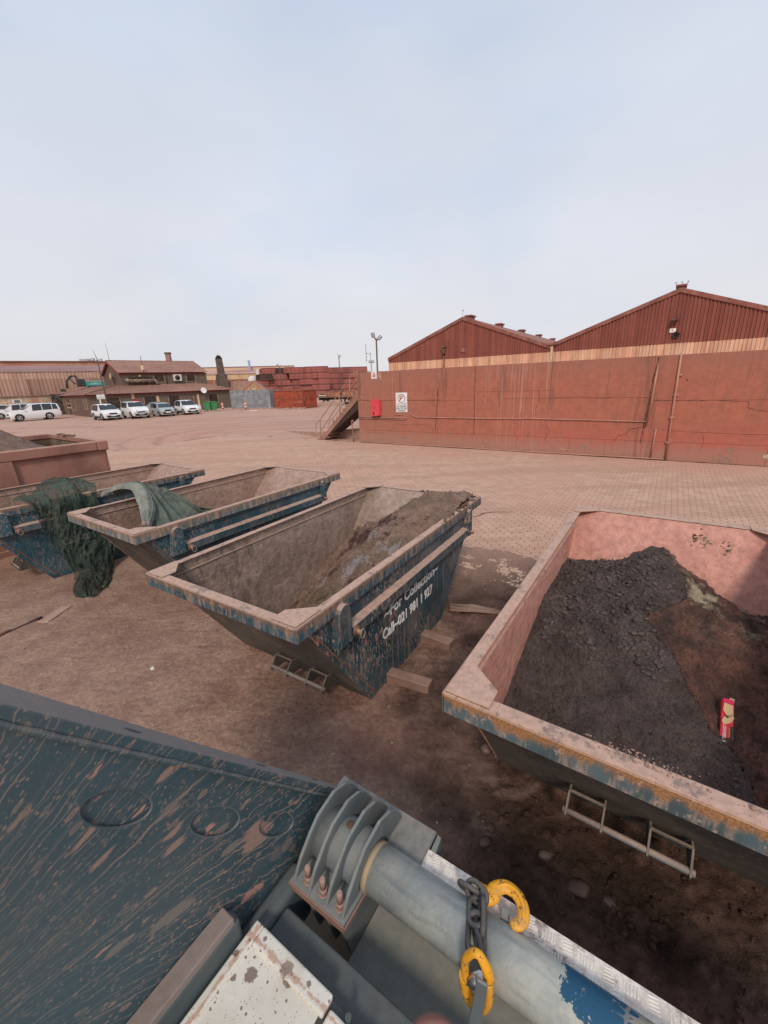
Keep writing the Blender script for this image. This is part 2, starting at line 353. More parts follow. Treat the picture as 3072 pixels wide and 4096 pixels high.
# block paving: tessellated zigzag pavers in the wall's frame
PL, PW = .225, .1125
def edge(u):   # zigzag of the long edges, period PL/2
    t = (u/(PL/2)) % 1.; return .011*(1-abs(((t+.25) % 1.)*4-2))
def outline(ins=.0022):
    xs = [0, .028, .084, .1125, .1405, .1965, .225]
    bot = [(x_, edge(x_)) for x_ in xs]; top = [(x_, edge(x_)+PW) for x_ in xs[::-1]]
    side = lambda x0, seq: [(x0+d, y_) for y_, d in seq]
    pts = bot + side(PL, [(PW*.28, .008), (PW*.72, -.008)]) + top + side(0, [(PW*.72, -.008), (PW*.28, .008)])
    cx, cy = PL/2, PW/2
    return [(cx+(a-cx)*(1-2*ins/PL), cy+(b-cy)*(1-2*ins/PW)) for a, b in pts]
po = outline(.0060); pin_ = outline(.013); npz = len(po)
pav = empty('block_paving', (WO[0], WO[1], 0), WALL_YAW, 'dusty pink interlocking block paving of the yard', None, None, 'structure')
bs = MB(); bs.box(-10.6, 24, -16.2, -.02, -.06, -.013); bs.build('bedding_sand', MJOINT, pav)
def pav_mesh(mb, x0, y0, dz=0., tx=0., ty=0.):
    f = lambda a, b, z: (x0+a, y0+b, z+dz+tx*(a-.11)+ty*(b-.05))
    vs = [f(a,b,-.016) for a,b in po]+[f(a,b,-.004) for a,b in po]+[f(a,b,0.) for a,b in pin_]
    n = npz; mb.add(vs, [(i,(i+1)%n,n+(i+1)%n,n+i) for i in range(n)]+[(n+i,n+(i+1)%n,2*n+(i+1)%n,2*n+i) for i in range(n)]+[tuple(range(2*n,3*n))])
def cproj(x, y, z):
    d = Vector((x,y,z-CAM_H)); k = d.dot(FW)
    return (1536+F_PX*d.dot(RT)/k, 2048-F_PX*d.dot(UP)/k, k) if k > .1 else (-9e3,-9e3,k)
cells = []
ca, sa = cos(WALL_YAW), sin(WALL_YAW)
for j in range(int(15.9/PW)):
    for i in range(-46, 106):
        px_, py_ = i*PL+(PL/2 if j % 2 else 0), -.1-(j+1)*PW
        X_, Y_ = WO[0]+px_*ca-py_*sa, WO[1]+px_*sa+py_*ca
        if AX[0]*X_+AX[1]*Y_ < 5.2 or Y_ < .5: continue
        q = cproj(X_, Y_, 0)
        if q[0] < -350 or q[0] > 3450: continue
        vis = q[0] > 1830 and q[0] < 3050 and (q[0] < 2300 or q[1] < 2010+.1*(q[0]-2300)) and AX[0]*X_+AX[1]*Y_ > 6.1
        cells.append((0 if vis else 1, q[2], px_, py_))
cells.sort()
solo = MB(); pav_mesh(solo, 0, 0); smesh = None
for _, _, a, b in cells[:300]:
    if smesh is None: o = solo.build('paver', MPAV, pav); smesh = o
    else: o = smesh.copy(); COL.objects.link(o)
    o.location = (a, b, random.uniform(-.0015,.0015)); o.rotation_euler = (random.uniform(-.008,.008), random.uniform(-.006,.006), 0)
rest = MB()
for _, _, a, b in cells[300:]: pav_mesh(rest, a, b, random.uniform(-.0015,.0015), random.uniform(-.006,.006), random.uniform(-.008,.008))
tag(rest.build('paver_field', MPAV, pav), kind='stuff')
# dirt apron under the skips
SK = dict(C=(-.608,2.324,.568), B=(-2.802,4.291,.5963), A=(-5.746,5.204,.6475), D=(1.734,.636,.6042))
def dirtz(X, Y):
    s = X*AX[0]+Y*AX[1]; t = X*BX[0]+Y*BX[1]
    e = 6.0+.10*np.clip(t, 0, 14)+1.0*fbm(X*.5, Y*.5, 4, 3)
    z = .004+.022*fbm(X*1.1, Y*1.1, 5, 9)+.020*fbm(X*5, Y*5, 5, 21, .65)+.014*fbm(X*16, Y*16, 3, 5, .7)
    rough = S(X, .1, 1.)*S(2.6-Y, 0., .8)+.25
    z = z+rough*(.05*fbm(X*4, Y*4, 5, 33, .62)+.03*np.abs(fbm(X*11, Y*11, 3, 8)))
    rough2 = S(X, -.5, .6)*S(Y, 2.2, 3.4)*S(5.2-Y, 0, .8)*S(2.6-X,0,.8)
    z = z+rough2*.035*fbm(X*7, Y*7, 4, 44, .7)
    q = S(s, e-.7, e); z = z*(1-.6*q)+.006*q-.085*S(s, e-.35, e+.9)
    z = z+(rough+rough2*.7)*(clods(X, Y, 9, .022, 5)+clods(X, Y, 22, .014, 6))+clods(X, Y, 26, .006, 7)
    return z
xs = np.concatenate([np.arange(-9, -2.8, .045), np.arange(-2.8, 4.2, .018), np.arange(4.2, 7, .06)])
ys = np.concatenate([np.arange(-1.5, .6, .06), np.arange(.6, 5.4, .018), np.arange(5.4, 12, .045), np.arange(12, 18, .1)])
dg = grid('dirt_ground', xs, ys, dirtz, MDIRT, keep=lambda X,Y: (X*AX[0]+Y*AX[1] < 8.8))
tag(dg, 'bare brown earth with damp red patches and painted shade around the skips', kind='structure')
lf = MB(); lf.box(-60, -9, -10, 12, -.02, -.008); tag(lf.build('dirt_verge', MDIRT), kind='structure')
# clods and pebbles (nobody could count them)
rg = np.random.default_rng(5); P = []
def dz1(x, y): return float(dirtz(np.array([[x]]), np.array([[y]]))[0,0])
for k in range(2600):
    u = rg.random()
    if u < .45: x, y_ = rg.uniform(.3, 2.3), rg.uniform(.8, 2.1)
    elif u < .75: x, y_ = rg.uniform(-.2, 2.2), rg.uniform(2.6, 5.2)
    else: x, y_ = rg.uniform(-6, 2), rg.uniform(1.6, 6)
    r_ = float(np.clip(rg.lognormal(-5.3, .5), .003, .016)); P.append((x, y_, dz1(x,y_)+r_*.3, r_))
P += [(x+rg.normal(0,.10), y_+rg.normal(0,.07), 0.01, float(rg.uniform(.008,.03))) for x, y_ in ((.95,1.6),(1.1,1.45),(1.25,1.5),(1.4,1.35),(.7,1.9)) for k in range(26)]
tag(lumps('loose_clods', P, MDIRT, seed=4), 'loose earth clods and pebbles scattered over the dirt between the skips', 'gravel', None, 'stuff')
P = [(rg.uniform(-6,1.5), rg.uniform(1.8,6.5), .012, float(rg.uniform(.003,.009))) for k in range(300)]
tag(lumps('pale_chips', P, m_plain('pale_chip', (.50,.42,.36), .8), seed=14, flat=.45), 'small pale stone and shell chips strewn over the brown dirt', 'gravel', None, 'stuff')
# single stones that the photograph picks out
MST = m_paint('stone', (.075,.046,.034), up=.12, grime=.4)
MSTR = m_paint('stone_red', (.08,.038,.030), up=.12, grime=.3)
for x, y_, r_, m_, lb in ((-2.49,3.62,.030,m_plain('stone_white',(.62,.56,.5)),'small whitish stone lying alone on the open dirt left of the front skip'),
    (1.02,1.55,.058,MSTR,'largest angular reddish brown rock at the edge of the churned dirt'),(.90,1.72,.05,MST,'rounded brown stone beside the large angular rock'),
    (.73,2.47,.045,MST,'rounded earth lump under the rusty corner of the right hand skip'),(.80,2.42,.024,MST,'smaller earth lump beside the rounded one under the rusty skip corner'),
    (.56,1.81,.035,MSTR,'reddish stone near the truck beam and the tread plate'),(1.16,1.48,.04,MST,'brown stone to the right of the large angular rock')):
    tag(lumps('stone', [(x, y_, r_*.4, r_)], m_, seed=int(r_*1000), flat=.8), lb, 'stone')
# ================================================================ SKIPS
TEAL = (.022,.074,.098)
M_SK = m_paint('skip_teal', TEAL, up=.95, grime=.22, splat=.5, rust=.25, rough=.5, stripd=.12)
M_SKC = m_paint('skip_teal_splashed', (.024,.062,.078), up=.95, grime=.28, splat=.85, rust=.25, rough=.5, stripd=.28, seed=3.1)
M_END = m_paint('skip_end_steel', (.085,.078,.068), up=.9, grime=.5, rust=.1, rough=.6, stripd=.3, dust=(.30,.22,.17))
def m_rim(name, base, rusty, zt, dusty=.7):
    N = NT(name); c = N.c; X = N.xyz(c)
    col = N.gain(base, N.r(N.noise(c, 3, 3), .3, .7, .8, 1.3))
    st_ = N.noise(N.map(c, (17,17,4), rot=(0,.25,0)), 1, 6, .7)
    col = N.mix(N.mul(N.r(st_, .44, .62), dusty), col, (.40,.28,.22))
    dn = N.ma('SUBTRACT', zt, X[2])             # depth below the rim edge
    edge_ = N.ma('SUBTRACT', N.ma('ADD', N.mul(st_, .16), N.mul(N.noise(c, 1.6, 3), .12)), N.ma('ADD', dn, .02))
    rm = N.mul(N.r(edge_, .04, .085), rusty)
    fm = N.noise(c, 90, 3, .7)
    col = N.mix(rm, col, N.mix(N.r(fm, .35, .65), (.26,.10,.03), (.44,.21,.08)))
    col = N.mix(N.mul(N.up(), .96), col, N.gain(DUST, N.r(N.noise(c, 30, 4), .3, .7, .85, 1.1)))
    wr_ = N.mul(N.r(N.noise(N.map(c, (7,7,7), loc=(2,5,0)), 1, 6, .72), .56, .62), .6); col = N.mix(wr_, col, N.mix(N.noise(c, 25, 3), (.085,.105,.11), (.20,.14,.115)))
    sp = N.mul(N.r(N.noise(N.map(c, (20,20,14)), 1.5, 4, .6), .60, .64), .7)
    col = N.mix(sp, col, (.44,.31,.24))
    return N.done(col, .75, 0, N.bump(fm, .4, .004), .25)
def m_inner(name, a, b, scuff, grime_hi, k=.7):
    N = NT(name); c = N.c
    col = N.mix(N.r(N.noise(c, 2.2, 6, .65), .38, .62), a, b)
    sc = N.noise(N.map(c, (3.,3.,1.2), rot=(0,.5,.3)), 1.6, 6, .7, 1.5)
    xx = N.xyz(c)
    near = N.r(N.ma('ADD', xx[0], N.mul(N.noise(c, 1.2, 3), 1.2)), .9, 2.4, 1., .15)
    col = N.mix(N.mul(N.mul(N.r(sc, .46, .58), near), k), col, scuff)
    lines = N.noise(N.map(c, (1.5,40,14), rot=(0,.9,0)), 1, 5, .6, .4)
    col = N.mix(N.mul(N.r(lines, .60, .68), .5), col, grime_hi)
    pit = N.r(N.noise(c, 38, 3, .6), .62, .70); col = N.mix(N.mul(pit, .45), col, scuff)
    col = N.gain(col, N.r(N.noise(c, 13, 6, .7), .3, .7, .80, 1.18))
    h = N.ma('ADD', N.noise(c, 30, 6, .7), N.ma('SUBTRACT', N.mul(N.noise(c, 9, 4), 1.6), pit))
    return N.done(col, .9, 0, N.bump(h, .5, .022), .2)
M_INC = m_inner('skip_inside_scuffed', (.37,.265,.21), (.29,.205,.16), (.10,.078,.062), (.46,.35,.29))
M_INB = m_inner('skip_inside_dusty', (.41,.275,.215), (.35,.225,.175), (.13,.09,.07), (.48,.34,.27), .5)
M_IND = m_inner('skip_inside_pink', (.56,.275,.21), (.50,.235,.18), (.40,.18,.14), (.58,.33,.26), .4)
M_RIMC = m_rim('rim_teal', (.035,.078,.10), .40, 1.26, .55); M_RIMD = m_rim('rim_rusty', (.085,.115,.122), .85, 1.31, .65)
M_RIMB = m_rim('rim_streaked', (.10,.13,.135), .35, 1.26, .95)
M_RUST = m_paint('rusty_pin', (.26,.12,.075), up=.6, grime=.5, rust=.6)
M_ROD = m_paint('rod_steel', (.16,.17,.17), up=.6, grime=.4, rust=.25, rough=.45)
M_WHITE = m_paint('white_lettering', (.80,.78,.75), up=0, grime=.15, splat=.35, spscale=(24,24,8), fine=False)
def skip(key, label, hz=1.26, mats=None, L=3.62, W=1.8, letter=True, inner=None, bs_=(.045,.03), brk=(.36,.56,.82,1.0), near_u=.86, far_u=2.38, zoff=0., ring=False):
    x, y_, yaw = SK[key]; ms, mr, mi = mats
    root = empty('skip', (x, y_, zoff), pi/2-yaw, label, 'skip', 'open topped steel skips in the yard')
    T = .007; fb = .118; zt = hz-.012; so = .035; nu0 = .085; fu1 = L-.11   # side face offset, slope tops
    zc = hz-fb
    # side plates
    for nm, v0, v1 in (('side_panel', so, so+T), ('side_panel', W-so-T, W-so)):
        m = MB(); b_ = [(near_u, 0), (far_u, 0), (fu1, zt), (nu0-.03, zt)]
        mm = MB(); n = 4
        m.mi = 0; m.add([(p[0], v0, p[1]) for p in b_]+[(p[0], v1, p[1]) for p in b_], [])
        inn = (4,5,6,7) if v0 < W/2 else (3,2,1,0); outn = (3,2,1,0) if v0 < W/2 else (4,5,6,7)
        m.f += [outn, inn]; m.k += [0, 1]; m.sm += [False]*2
        for i in range(4): m.f.append((i,(i+1)%4,4+(i+1)%4,4+i)); m.k.append(0); m.sm.append(False)
        m.build(nm, [ms, inner], root)
    a0, a1 = so+T, W-so-T
    def slope(nm, p, q, nrm, mo):   # p,q in (u,z); nrm outward unit offset
        m = MB(); o_ = [(p[0],a0,p[1]),(p[0],a1,p[1]),(q[0],a1,q[1]),(q[0],a0,q[1])]; i_ = [(a-nrm[0]*T,b_,c-nrm[1]*T) for a,b_,c in o_]
        m.add(o_+i_, [(0,1,2,3),(7,6,5,4),(0,4,5,1),(1,5,6,2),(2,6,7,3),(3,7,4,0)]); m.k = [0,1,0,0,0,0]; m.build(nm, [mo, inner], root)
    d = (nu0-near_u, zt); l = hypot(*d); slope('near_end_plate', (near_u,0), (nu0,zt), (-d[1]/l, d[0]/l), M_END)
    d = (fu1-far_u, zt); l = hypot(*d); slope('far_end_plate', (far_u,0), (fu1,zt), (d[1]/l, -d[0]/l), M_END)
    m = MB(); m.box(near_u, far_u, a0, a1, 0, T); m.build('floor_plate', inner, root)
    # rim: channel with top face and outer flange
    rw = .075
    for nm, (x0,x1,y0,y1) in (('rim_beam',(0,L,0,rw)),('rim_beam',(0,L,W-rw,W)),('rim_beam',(0,rw+.008,rw+.001,W-rw-.001)),('rim_beam',(L-rw-.03,L,rw+.001,W-rw-.001))):
        m = MB(); m.box(x0, x1, y0, y1, hz-.008, hz)
        if x1-x0 > 1:
            yo = y0 if y0 == 0 else y1-.008
            m.box(x0, x1, yo, yo+.008, hz-fb, hz-.009)
            m.box(x0, x1, (y0+.009) if y0 == 0 else (y0+.02), (y1-.02) if y0 == 0 else (y1-.009), hz-fb, hz-fb+.008)
        else:
            xo = x0 if x0 == 0 else x1-.008
            m.box(xo, xo+.008, y0-rw+.009, y1+rw-.009, hz-fb, hz-.009)
            m.box(x0+.009 if x0 == 0 else x0+.02, x1-.02 if x0 == 0 else x1-.009, y0, y1, hz-fb, hz-fb+.008)
        m.build(nm, mr, root, .004)
    # corner gusset plates lying on the rim
    for (cx, cy, dx, dy) in ((.012,.012,1,1),(.012,W-.012,1,-1),(L-.012,.012,-1,1),(L-.012,W-.012,-1,-1)):
        m = MB(); g0 = .225
        pts = [(cx,cy),(cx+dx*(g0+.04),cy),(cx+dx*(g0+.04),cy+dy*.055),(cx+dx*.13,cy+dy*g0),(cx,cy+dy*g0)]
        if dx*dy < 0: pts = pts[::-1]
        m.prism(pts, hz+.001, hz+.010, 'z'); m.build('corner_gusset', mr, root, .002)
    # side rails, lifting pockets with pins, weld seams
    for sgn in (0, 1):
        f = (lambda v: v) if sgn == 0 else (lambda v: W-v)
        def bx(mb, x0, x1, v0, v1, z0, z1):
            a, b_ = sorted((f(v0), f(v1))); mb.box(x0, x1, a, b_, z0, z1)
        m = MB(); m.hexa([(.56,f(-.035),.87),(3.06,f(-.035),.87),(3.06,f(so-.001),.87),(.56,f(so-.001),.87)] if sgn == 0 else [(.56,f(so-.001),.87),(3.06,f(so-.001),.87),(3.06,f(-.035),.87),(.56,f(-.035),.87)],
                       [(.56,f(-.035),.965),(3.06,f(-.035),.965),(3.06,f(so-.001),.99),(.56,f(so-.001),.99)] if sgn == 0 else [(.56,f(so-.001),.99),(3.06,f(so-.001),.99),(3.06,f(-.035),.965),(.56,f(-.035),.965)])
        m.build('side_rail', ms, root, .003)
        m = MB(); bx(m, .56, 3.06, so-.014, so-.001, 1.105, 1.15); m.build('stiffener_strip', ms, root)
        for u0, u1 in ((.40,.545),(3.07,3.17)):
            m = MB(); n = 8; uc = (u0+u1)/2; hw = (u1-u0)/2
            pts = [(u0-.04 if u0 < 1 else u0,.865),(u1,.865)]+[(uc+hw*cos(a),1.13+.085*sin(a)) for a in [pi*k/n for k in range(n+1)]]
            if sgn: pts = pts[::-1]
            m.prism(pts, *( (f(so-.001), f(-.045)) if sgn == 0 else (f(so-.001), f(-.045)) ), 'y'); pk = m.build('lifting_pocket', ms, root, .008, seg=2)
            uu = u1+.06 if u0 < 1 else u0+.05
            q = MB(); q.cyl((uu,f(-.03),.915),(uu,f(-.085),.905),.022,10); q.cyl((uu,f(-.026),.915),(uu,f(-.04),.915),.04,12); pn = q.build('lifting_pin', M_RUST, pk)
            if u0 < 1:
                q = MB(); q.tube([(uu+.028*cos(a)+.01,f(-.088),.895+.04*sin(a)) for a in [2*pi*k/12 for k in range(12)]], .007, 6, closed=True); q.build('pin_ring', M_ROD, pk)
        m = MB(); v = f(so-.004)
        s0 = Vector((near_u+.07, v, .03)); s1 = Vector((nu0+.06, v, zt-.09)); m.tube([s0.lerp(s1, k/14)+Vector((random.uniform(-.003,.003),0,0)) for k in range(15)], .0055, 6); m.build('weld_seam', M_RUST, root)
    # near end lifting bar: four plates carrying a rod
    m = None
    for v in brk:
        m = MB(); so_ = .655/1.2
        du, dz = bs_; sl = (near_u-.085)/1.25; zt1 = .28+dz; zb1 = .14+dz; pts = [(near_u-sl*zt1,zt1),(.555+du,.30+dz),(.47+du,.20+dz),(.485+du,.165+dz),(near_u-sl*zb1,zb1)]
        m.prism(pts[::-1], v-.006, v+.006, 'y'); m.build('bar_plate', M_END, root, .002)
    m = MB(); m.cyl((.50+du, min(brk)-.02, .205+dz), (.50+du, max(brk)+.02, .205+dz), .018, 14); m.build('lifting_bar', M_ROD, root)
    for k_ in (0, 2):
        bu = near_u-.655*.40/1.25; m = MB(); m.box(.557+du, .572+du, brk[k_], brk[k_+1], .29+dz, .30+dz); m.build('bar_brace', M_END, root)
    if letter:
        Mx = lambda u, z: fmat((u, so-.0035, z), (1,0,0), (0,0,1), (0,-1,0))
        text('lettering', '~For Collection~', .156, M_WHITE, root, Mx(1.12, .700), .0012, sx=1.05, bold=.0042)
        text('lettering', 'Call~021 981 1 927', .150, M_WHITE, root, Mx(1.08, .500), .0012, sx=.88, bold=.0042)
    return root
skC = skip('C', 'front teal skip with white collection lettering and wet sludge heaped at its far end', mats=(M_SKC, M_RIMC, 0), inner=M_INC, brk=(.33,.52,.76,.96))
skB = skip('B', 'middle teal skip with streaked near rim and a grey green tarpaulin hanging inside', mats=(M_SK, M_RIMB, 0), inner=M_INB, letter=False)
skA = skip('A', 'teal skip at the left half covered by dark green shade netting', mats=(M_SK, M_RIMC, 0), inner=M_INB, brk=(.36,.48,.60,.72))
skD = skip('D', 'right hand skip with rusty near rim and pink caked inside, filled with black soil', hz=1.31, mats=(m_paint('skip_pink_caked', (.36,.19,.145), up=.9, grime=.5, splat=.3, rough=.8), M_RIMD, 0), inner=M_IND, letter=False, bs_=(.045,.095), brk=(.63,.82,1.045,1.235), near_u=.92)
# ---- contents
def wallv(root, x): return x
def m_soil(name, a, b, hi, bs=1., wetn=.0, patch=None, zone=False):
    N = NT(name); c = N.c
    col = N.mix(N.r(N.noise(c, 5, 6, .7), .35, .65), a, b)
    if patch: 
        for sc_, lo, hi_, pc, lc in patch:
            f_ = N.r(N.noise(N.map(c, loc=lc), sc_, 5, .65), lo, hi_)
            if zone and pc[0] > .25: f_ = N.mul(f_, N.mul(N.r(N.xyz(c)[0], 2.0, 2.5), N.r(N.xyz(c)[1], .6, .9, 1., 0.)))
            col = N.mix(f_, col, pc)
    col = N.gain(col, N.r(N.noise(c, 60, 5, .75), .3, .7, .65, 1.35))
    d, cc = N.vor(c, 95, col=True)
    col = N.mix(N.mul(N.r(d, .15, .25, 1., 0.), N.r(cc[0], .93, .96)), col, hi)
    h = N.ma('ADD', N.noise(c, 60, 5, .75), N.mul(N.noise(c, 200, 3), .4))
    return N.done(col, .9-wetn, 0, N.bump(h, .8, .02*bs), .3)
M_BLK = m_soil('black_soil', (.100,.072,.064), (.060,.041,.036), (.20,.16,.145))
M_CLAY = m_soil('red_clay', (.165,.075,.052), (.070,.036,.026), (.2,.11,.08), zone=True, patch=((2.6,.46,.56,(.36,.29,.19),(3,1,0)),(3,.5,.62,(.06,.035,.028),(7,3,0))))
def hD(U, V):
    ridge = .15*np.exp(-((U-3.25)/.75)**2-((V-.95)/.38)**2)+.05*np.exp(-((V-.95-.05*(3-U))/.16)**2)*S(U,1.4,2.4)
    z = .47+.37*S(U,.7,2.1)-.06*S(U,2.6,3.4)*S(V,1.1,1.7)+ridge
    z = z-.16*S(1.0-V, 0, .9)*S(U, 1.0, 2.0)+.03
    z = z+.09*np.exp(-((U-2.3)/.6)**2-((V-.25)/.35)**2)
    z = z-.10*S(.9-V,0,.5)*np.exp(-((U-1.5)/.35)**2)
    z = z-.40*S(U,2.7,3.4)*S(.55-V,0,.4)
    n = fbm(U*4, V*4, 5, 61, .6); n2 = fbm(U*13, V*13, 4, 71, .65)
    cl = S(U,.9,2.6)*.6+.4; return z+.09*n+.022*n2+clods(U, V, 11, .034, 3)*cl*(fbm(U*1.7,V*1.7,3,4)+.8)+clods(U, V, 24, .020, 8)+clods(U, V, 48, .011, 9)
def is_clay(U, V): return (V < .80+.10*np.sin(U*4)+.30*fbm(U*2.5, V*2.5, 6, 90, .65)-.35*S(1.9-U,0,.9))
us, vs_ = np.linspace(.3, 3.5, 420), np.linspace(.04, 1.76, 260)
xD, yD, wD = SK['D']
def place(o, key): x, y_, yaw = SK[key]; o.location = (x, y_, 0); o.rotation_euler = (0,0,pi/2-yaw); return o
inside = lambda U, V: (hD(U,V) < 1.3*(.92+.0-U)/(-.80)*-1*-1+9e9)
so_ = place(grid('black_soil_load', us, vs_, hD, M_BLK, smooth=False, keep=lambda U,V: ~is_clay(U,V) & (U > .92-.80*(hD(U,V)-.06)/1.3) & (U < 2.40+.98*(hD(U,V)+.04)/1.3)), 'D')
tag(so_, 'heap of crumbly black soil filling the left part of the rusty rimmed skip', 'soil', None, 'stuff')
so2 = place(grid('red_clay_load', us, vs_, lambda U,V: hD(U,V)+.012*is_clay(U,V), M_CLAY, keep=lambda U,V: is_clay(U+.02,V) & (U > .92-.80*(hD(U,V)-.06)/1.3) & (U < 2.40+.98*(hD(U,V)+.04)/1.3)), 'D')
tag(so2, 'wet reddish brown clay with yellowish patches at the right of the skip load', 'clay', None, 'stuff')
P = []; Pc = []; rg = np.random.default_rng(8)
for k in range(7500):
    u, v = rg.uniform(.55, 3.35), rg.uniform(.08, 1.7); z = float(hD(np.array([[u]]), np.array([[v]]))[0,0])
    if u < .98-.80*(z-.03)/1.3 or u > 2.36+.98*z/1.3: continue
    big = rg.random() < .5*float(fbm(np.array([[u*1.5]]), np.array([[v*1.5]]), 3, 3)[0,0]+.5)*S(u,.6,1.6)+.05
    r_ = float(rg.uniform(.008,.024) if big and v > .8 and u > 1.5 else rg.uniform(.003,.009))
    (Pc if bool(is_clay(np.array([[u]]), np.array([[v]]))[0,0]) else P).append((u, v, z+r_*.25, r_))
tag(place(lumps('soil_lumps', P, m_soil('black_lumps', (.15,.112,.10), (.075,.053,.047), (.24,.2,.18)), seed=2), 'D'), 'black soil lumps and crumbs covering the heap in the right hand skip', 'soil', None, 'stuff')
tag(place(lumps('clay_lumps', Pc, M_CLAY, seed=3), 'D'), 'reddish clay crumbs on the wet side of the right hand skip', 'clay', None, 'stuff')
P = [(rg.uniform(.01,.10), rg.uniform(.1,1.7), 1.312, float(rg.uniform(.001,.003))) for k in range(120)]+[(rg.uniform(.05,.115), rg.normal(.95,.10), 1.313, float(rg.uniform(.002,.006))) for k in range(90)]+[(.06,.62,1.316,.010),(.075,.30,1.316,.009)]
tag(place(lumps('rim_crumbs', P, m_plain('crumb', (.30,.19,.15), .9), seed=5), 'D'), 'loose crumbs and grit lying on the near rim of the right hand skip', 'gravel', None, 'stuff')
P = []
for k in range(70):
    v_ = rg.choice([.40,.58,.66]); z_ = (1.13 if v_ < .5 else 1.17)+rg.normal(0,.035); v_ += rg.normal(0,.022); P.append((2.385+1.115*z_/1.3-.004, v_, z_, float(rg.uniform(.004,.014))))
tag(place(lumps('stuck_clods', P, M_CLAY, seed=44), 'D'), 'dark clods stuck to the pink far end wall of the right hand skip', 'soil', None, 'stuff')
# caked slurry bumps on D's inside wall, sludge in C and B
M_SLG = m_soil('wet_sludge', (.30,.19,.14), (.19,.115,.082), (.45,.36,.30), 1.4, .2, patch=((1.6,.52,.60,(.19,.13,.085),(1,2,0)),(1.9,.57,.61,(.29,.235,.225),(5,1,0)),(2.2,.55,.60,(.095,.048,.038),(2,8,0))))
def hC(U, V):
    f = S(U, .9, 3.4); z = .13+.72*S(U,.8,3.2)+.30*S(U,.7,1.7)*S(1.5-V, 0, .9)+.16*S(U,1.6,3.0)*S(1.3-V,0,1.0)
    z = z-.22*S(V, 1.3, 1.75)*(1-S(U,2.6,3.3)*.5)
    return z+.12*fbm(U*3, V*3, 5, 15, .65)+clods(U,V,9,.045,2)+clods(U,V,20,.024,3)+.018*fbm(U*30, V*30, 3, 5)
keepC = lambda h: (lambda U,V: (U > .90-.70*h(U,V)/1.25) & (U < 2.40+1.02*(h(U,V)+.03)/1.25))
tag(place(grid('sludge', np.linspace(.5,3.45,260), np.linspace(.05,1.755,160), hC, M_SLG, keep=keepC(hC)), 'C'), 'heap of wet brown and grey sludge at the far end of the front skip', 'sludge', None, 'stuff')
def hB(U, V):
    return -.05+.95*S(U,2.2,3.45)*(.6+.4*S(1.6-V,0,1.2))+.14*fbm(U*4, V*4, 5, 55, .65)+clods(U,V,12,.04,5)
tag(place(grid('mud', np.linspace(1.2,3.45,160), np.linspace(.05,1.755,110), hB, M_SLG, keep=keepC(hB)), 'B'), 'small dark clump of dried mud at the far end of the middle skip', 'mud', None, 'stuff')
P = []
for k in range(420):
    u, v = rg.uniform(.95,3.3), rg.uniform(.1,1.6); z = float(hC(np.array([[u]]), np.array([[v]]))[0,0])
    if z > 1.2 or u > 2.36+1.0*z/1.25: continue
    P.append((u, v, z+.003, float(rg.uniform(.006,.022))))
for k in range(160):
    u = rg.uniform(2.4,3.5); P.append((u if k%2 else 3.55-rg.uniform(0,.1), rg.uniform(.0,.07) if k%2 else rg.uniform(.0,.9), 1.272, float(rg.uniform(.006,.02))))
tag(place(lumps('sludge_lumps', P, M_SLG, seed=12), 'C'), 'mud lumps in the front skip and along its far right rim', 'sludge', None, 'stuff')
# torn biscuit carton lying on the clay
pk = empty('biscuit_carton', (0,0,0), 0, 'torn red and tan biscuit packet lying on dark clay in the right hand skip', 'packaging')
MRED = m_plain('carton_red', (.72,.03,.045), .4); MTAN = m_plain('carton_tan', (.62,.40,.20), .55); MGRN = m_plain('carton_green', (.015,.05,.03), .5); MWHT = m_plain('carton_white', (.8,.76,.74), .5); MORG = m_plain('carton_orange', (.85,.30,.10), .5); MKFT = m_plain('carton_card', (.38,.26,.17), .8)
m = MB(); m.hexa([(-.125,-.030,.0),(.125,-.028,.0),(.125,.028,.0),(-.125,.030,.0)], [(-.125,-.026,.022),(.12,-.03,.016),(.12,.026,.02),(-.125,.024,.026)]); m.build('carton', MRED, pk, .002)
def flat(name, pts, z, mt, par): q = MB(); q.prism(pts, z, z+.0015, 'z'); return q.build(name, mt, par)
zt_ = .0268
Zc = lambda x: .0275-(x+.125)*.0275*.2
flat('biscuit_print', [(-.105,-.018),(-.06,-.022),(-.022,.002),(-.045,.022),(-.10,.020)], .0275, MTAN, pk)
flat('biscuit_print', [(-.05,.018),(-.022,-.018),(.0,-.026),(.022,-.018),(.0,.014),(-.03,.026)], .0275, MTAN, pk)
flat('badge_print', [(-.036,-.004),(-.028,-.012),(-.02,-.004),(-.028,.004)], .0295, MGRN, pk)
flat('green_band', [(.02,.013),(.112,.013),(.112,.026),(.014,.025)], .0265, MGRN, pk)
flat('torn_flap', [(-.150,.012),(-.125,-.004),(-.122,.026),(-.146,.030)], .014, MKFT, pk)
m = MB(); m.box(-.13,-.105,-.022,.022,.0275,.029); m.build('torn_flap', m_plain('carton_crimson',(.62,.02,.09),.4), pk)
Mt = lambda x, y_: fmat((x, y_, .0285), (-1,0,0), (0,-1,0), (0,0,1))
text('lettering', 'RITEBRAND', .021, MWHT, pk, Mt(.114, -.006), .0005, sx=.80)
text('lettering', 'Shortbread Biscuits', .013, MORG, pk, Mt(.114, .010), .0005, sx=.80)
text('lettering', 'NET 200g', .007, MWHT, pk, Mt(.106, .023), .0006)
X_ = np.array([xD, yD, 0]); aD = np.array([sin(wD), cos(wD), 0]); bD = np.array([-cos(wD), sin(wD), 0])
Lv = Vector(aD)*cos(radians(33))+Vector((0,0,sin(radians(33)))); yv = -Vector(bD); zv = (-Lv).cross(yv)
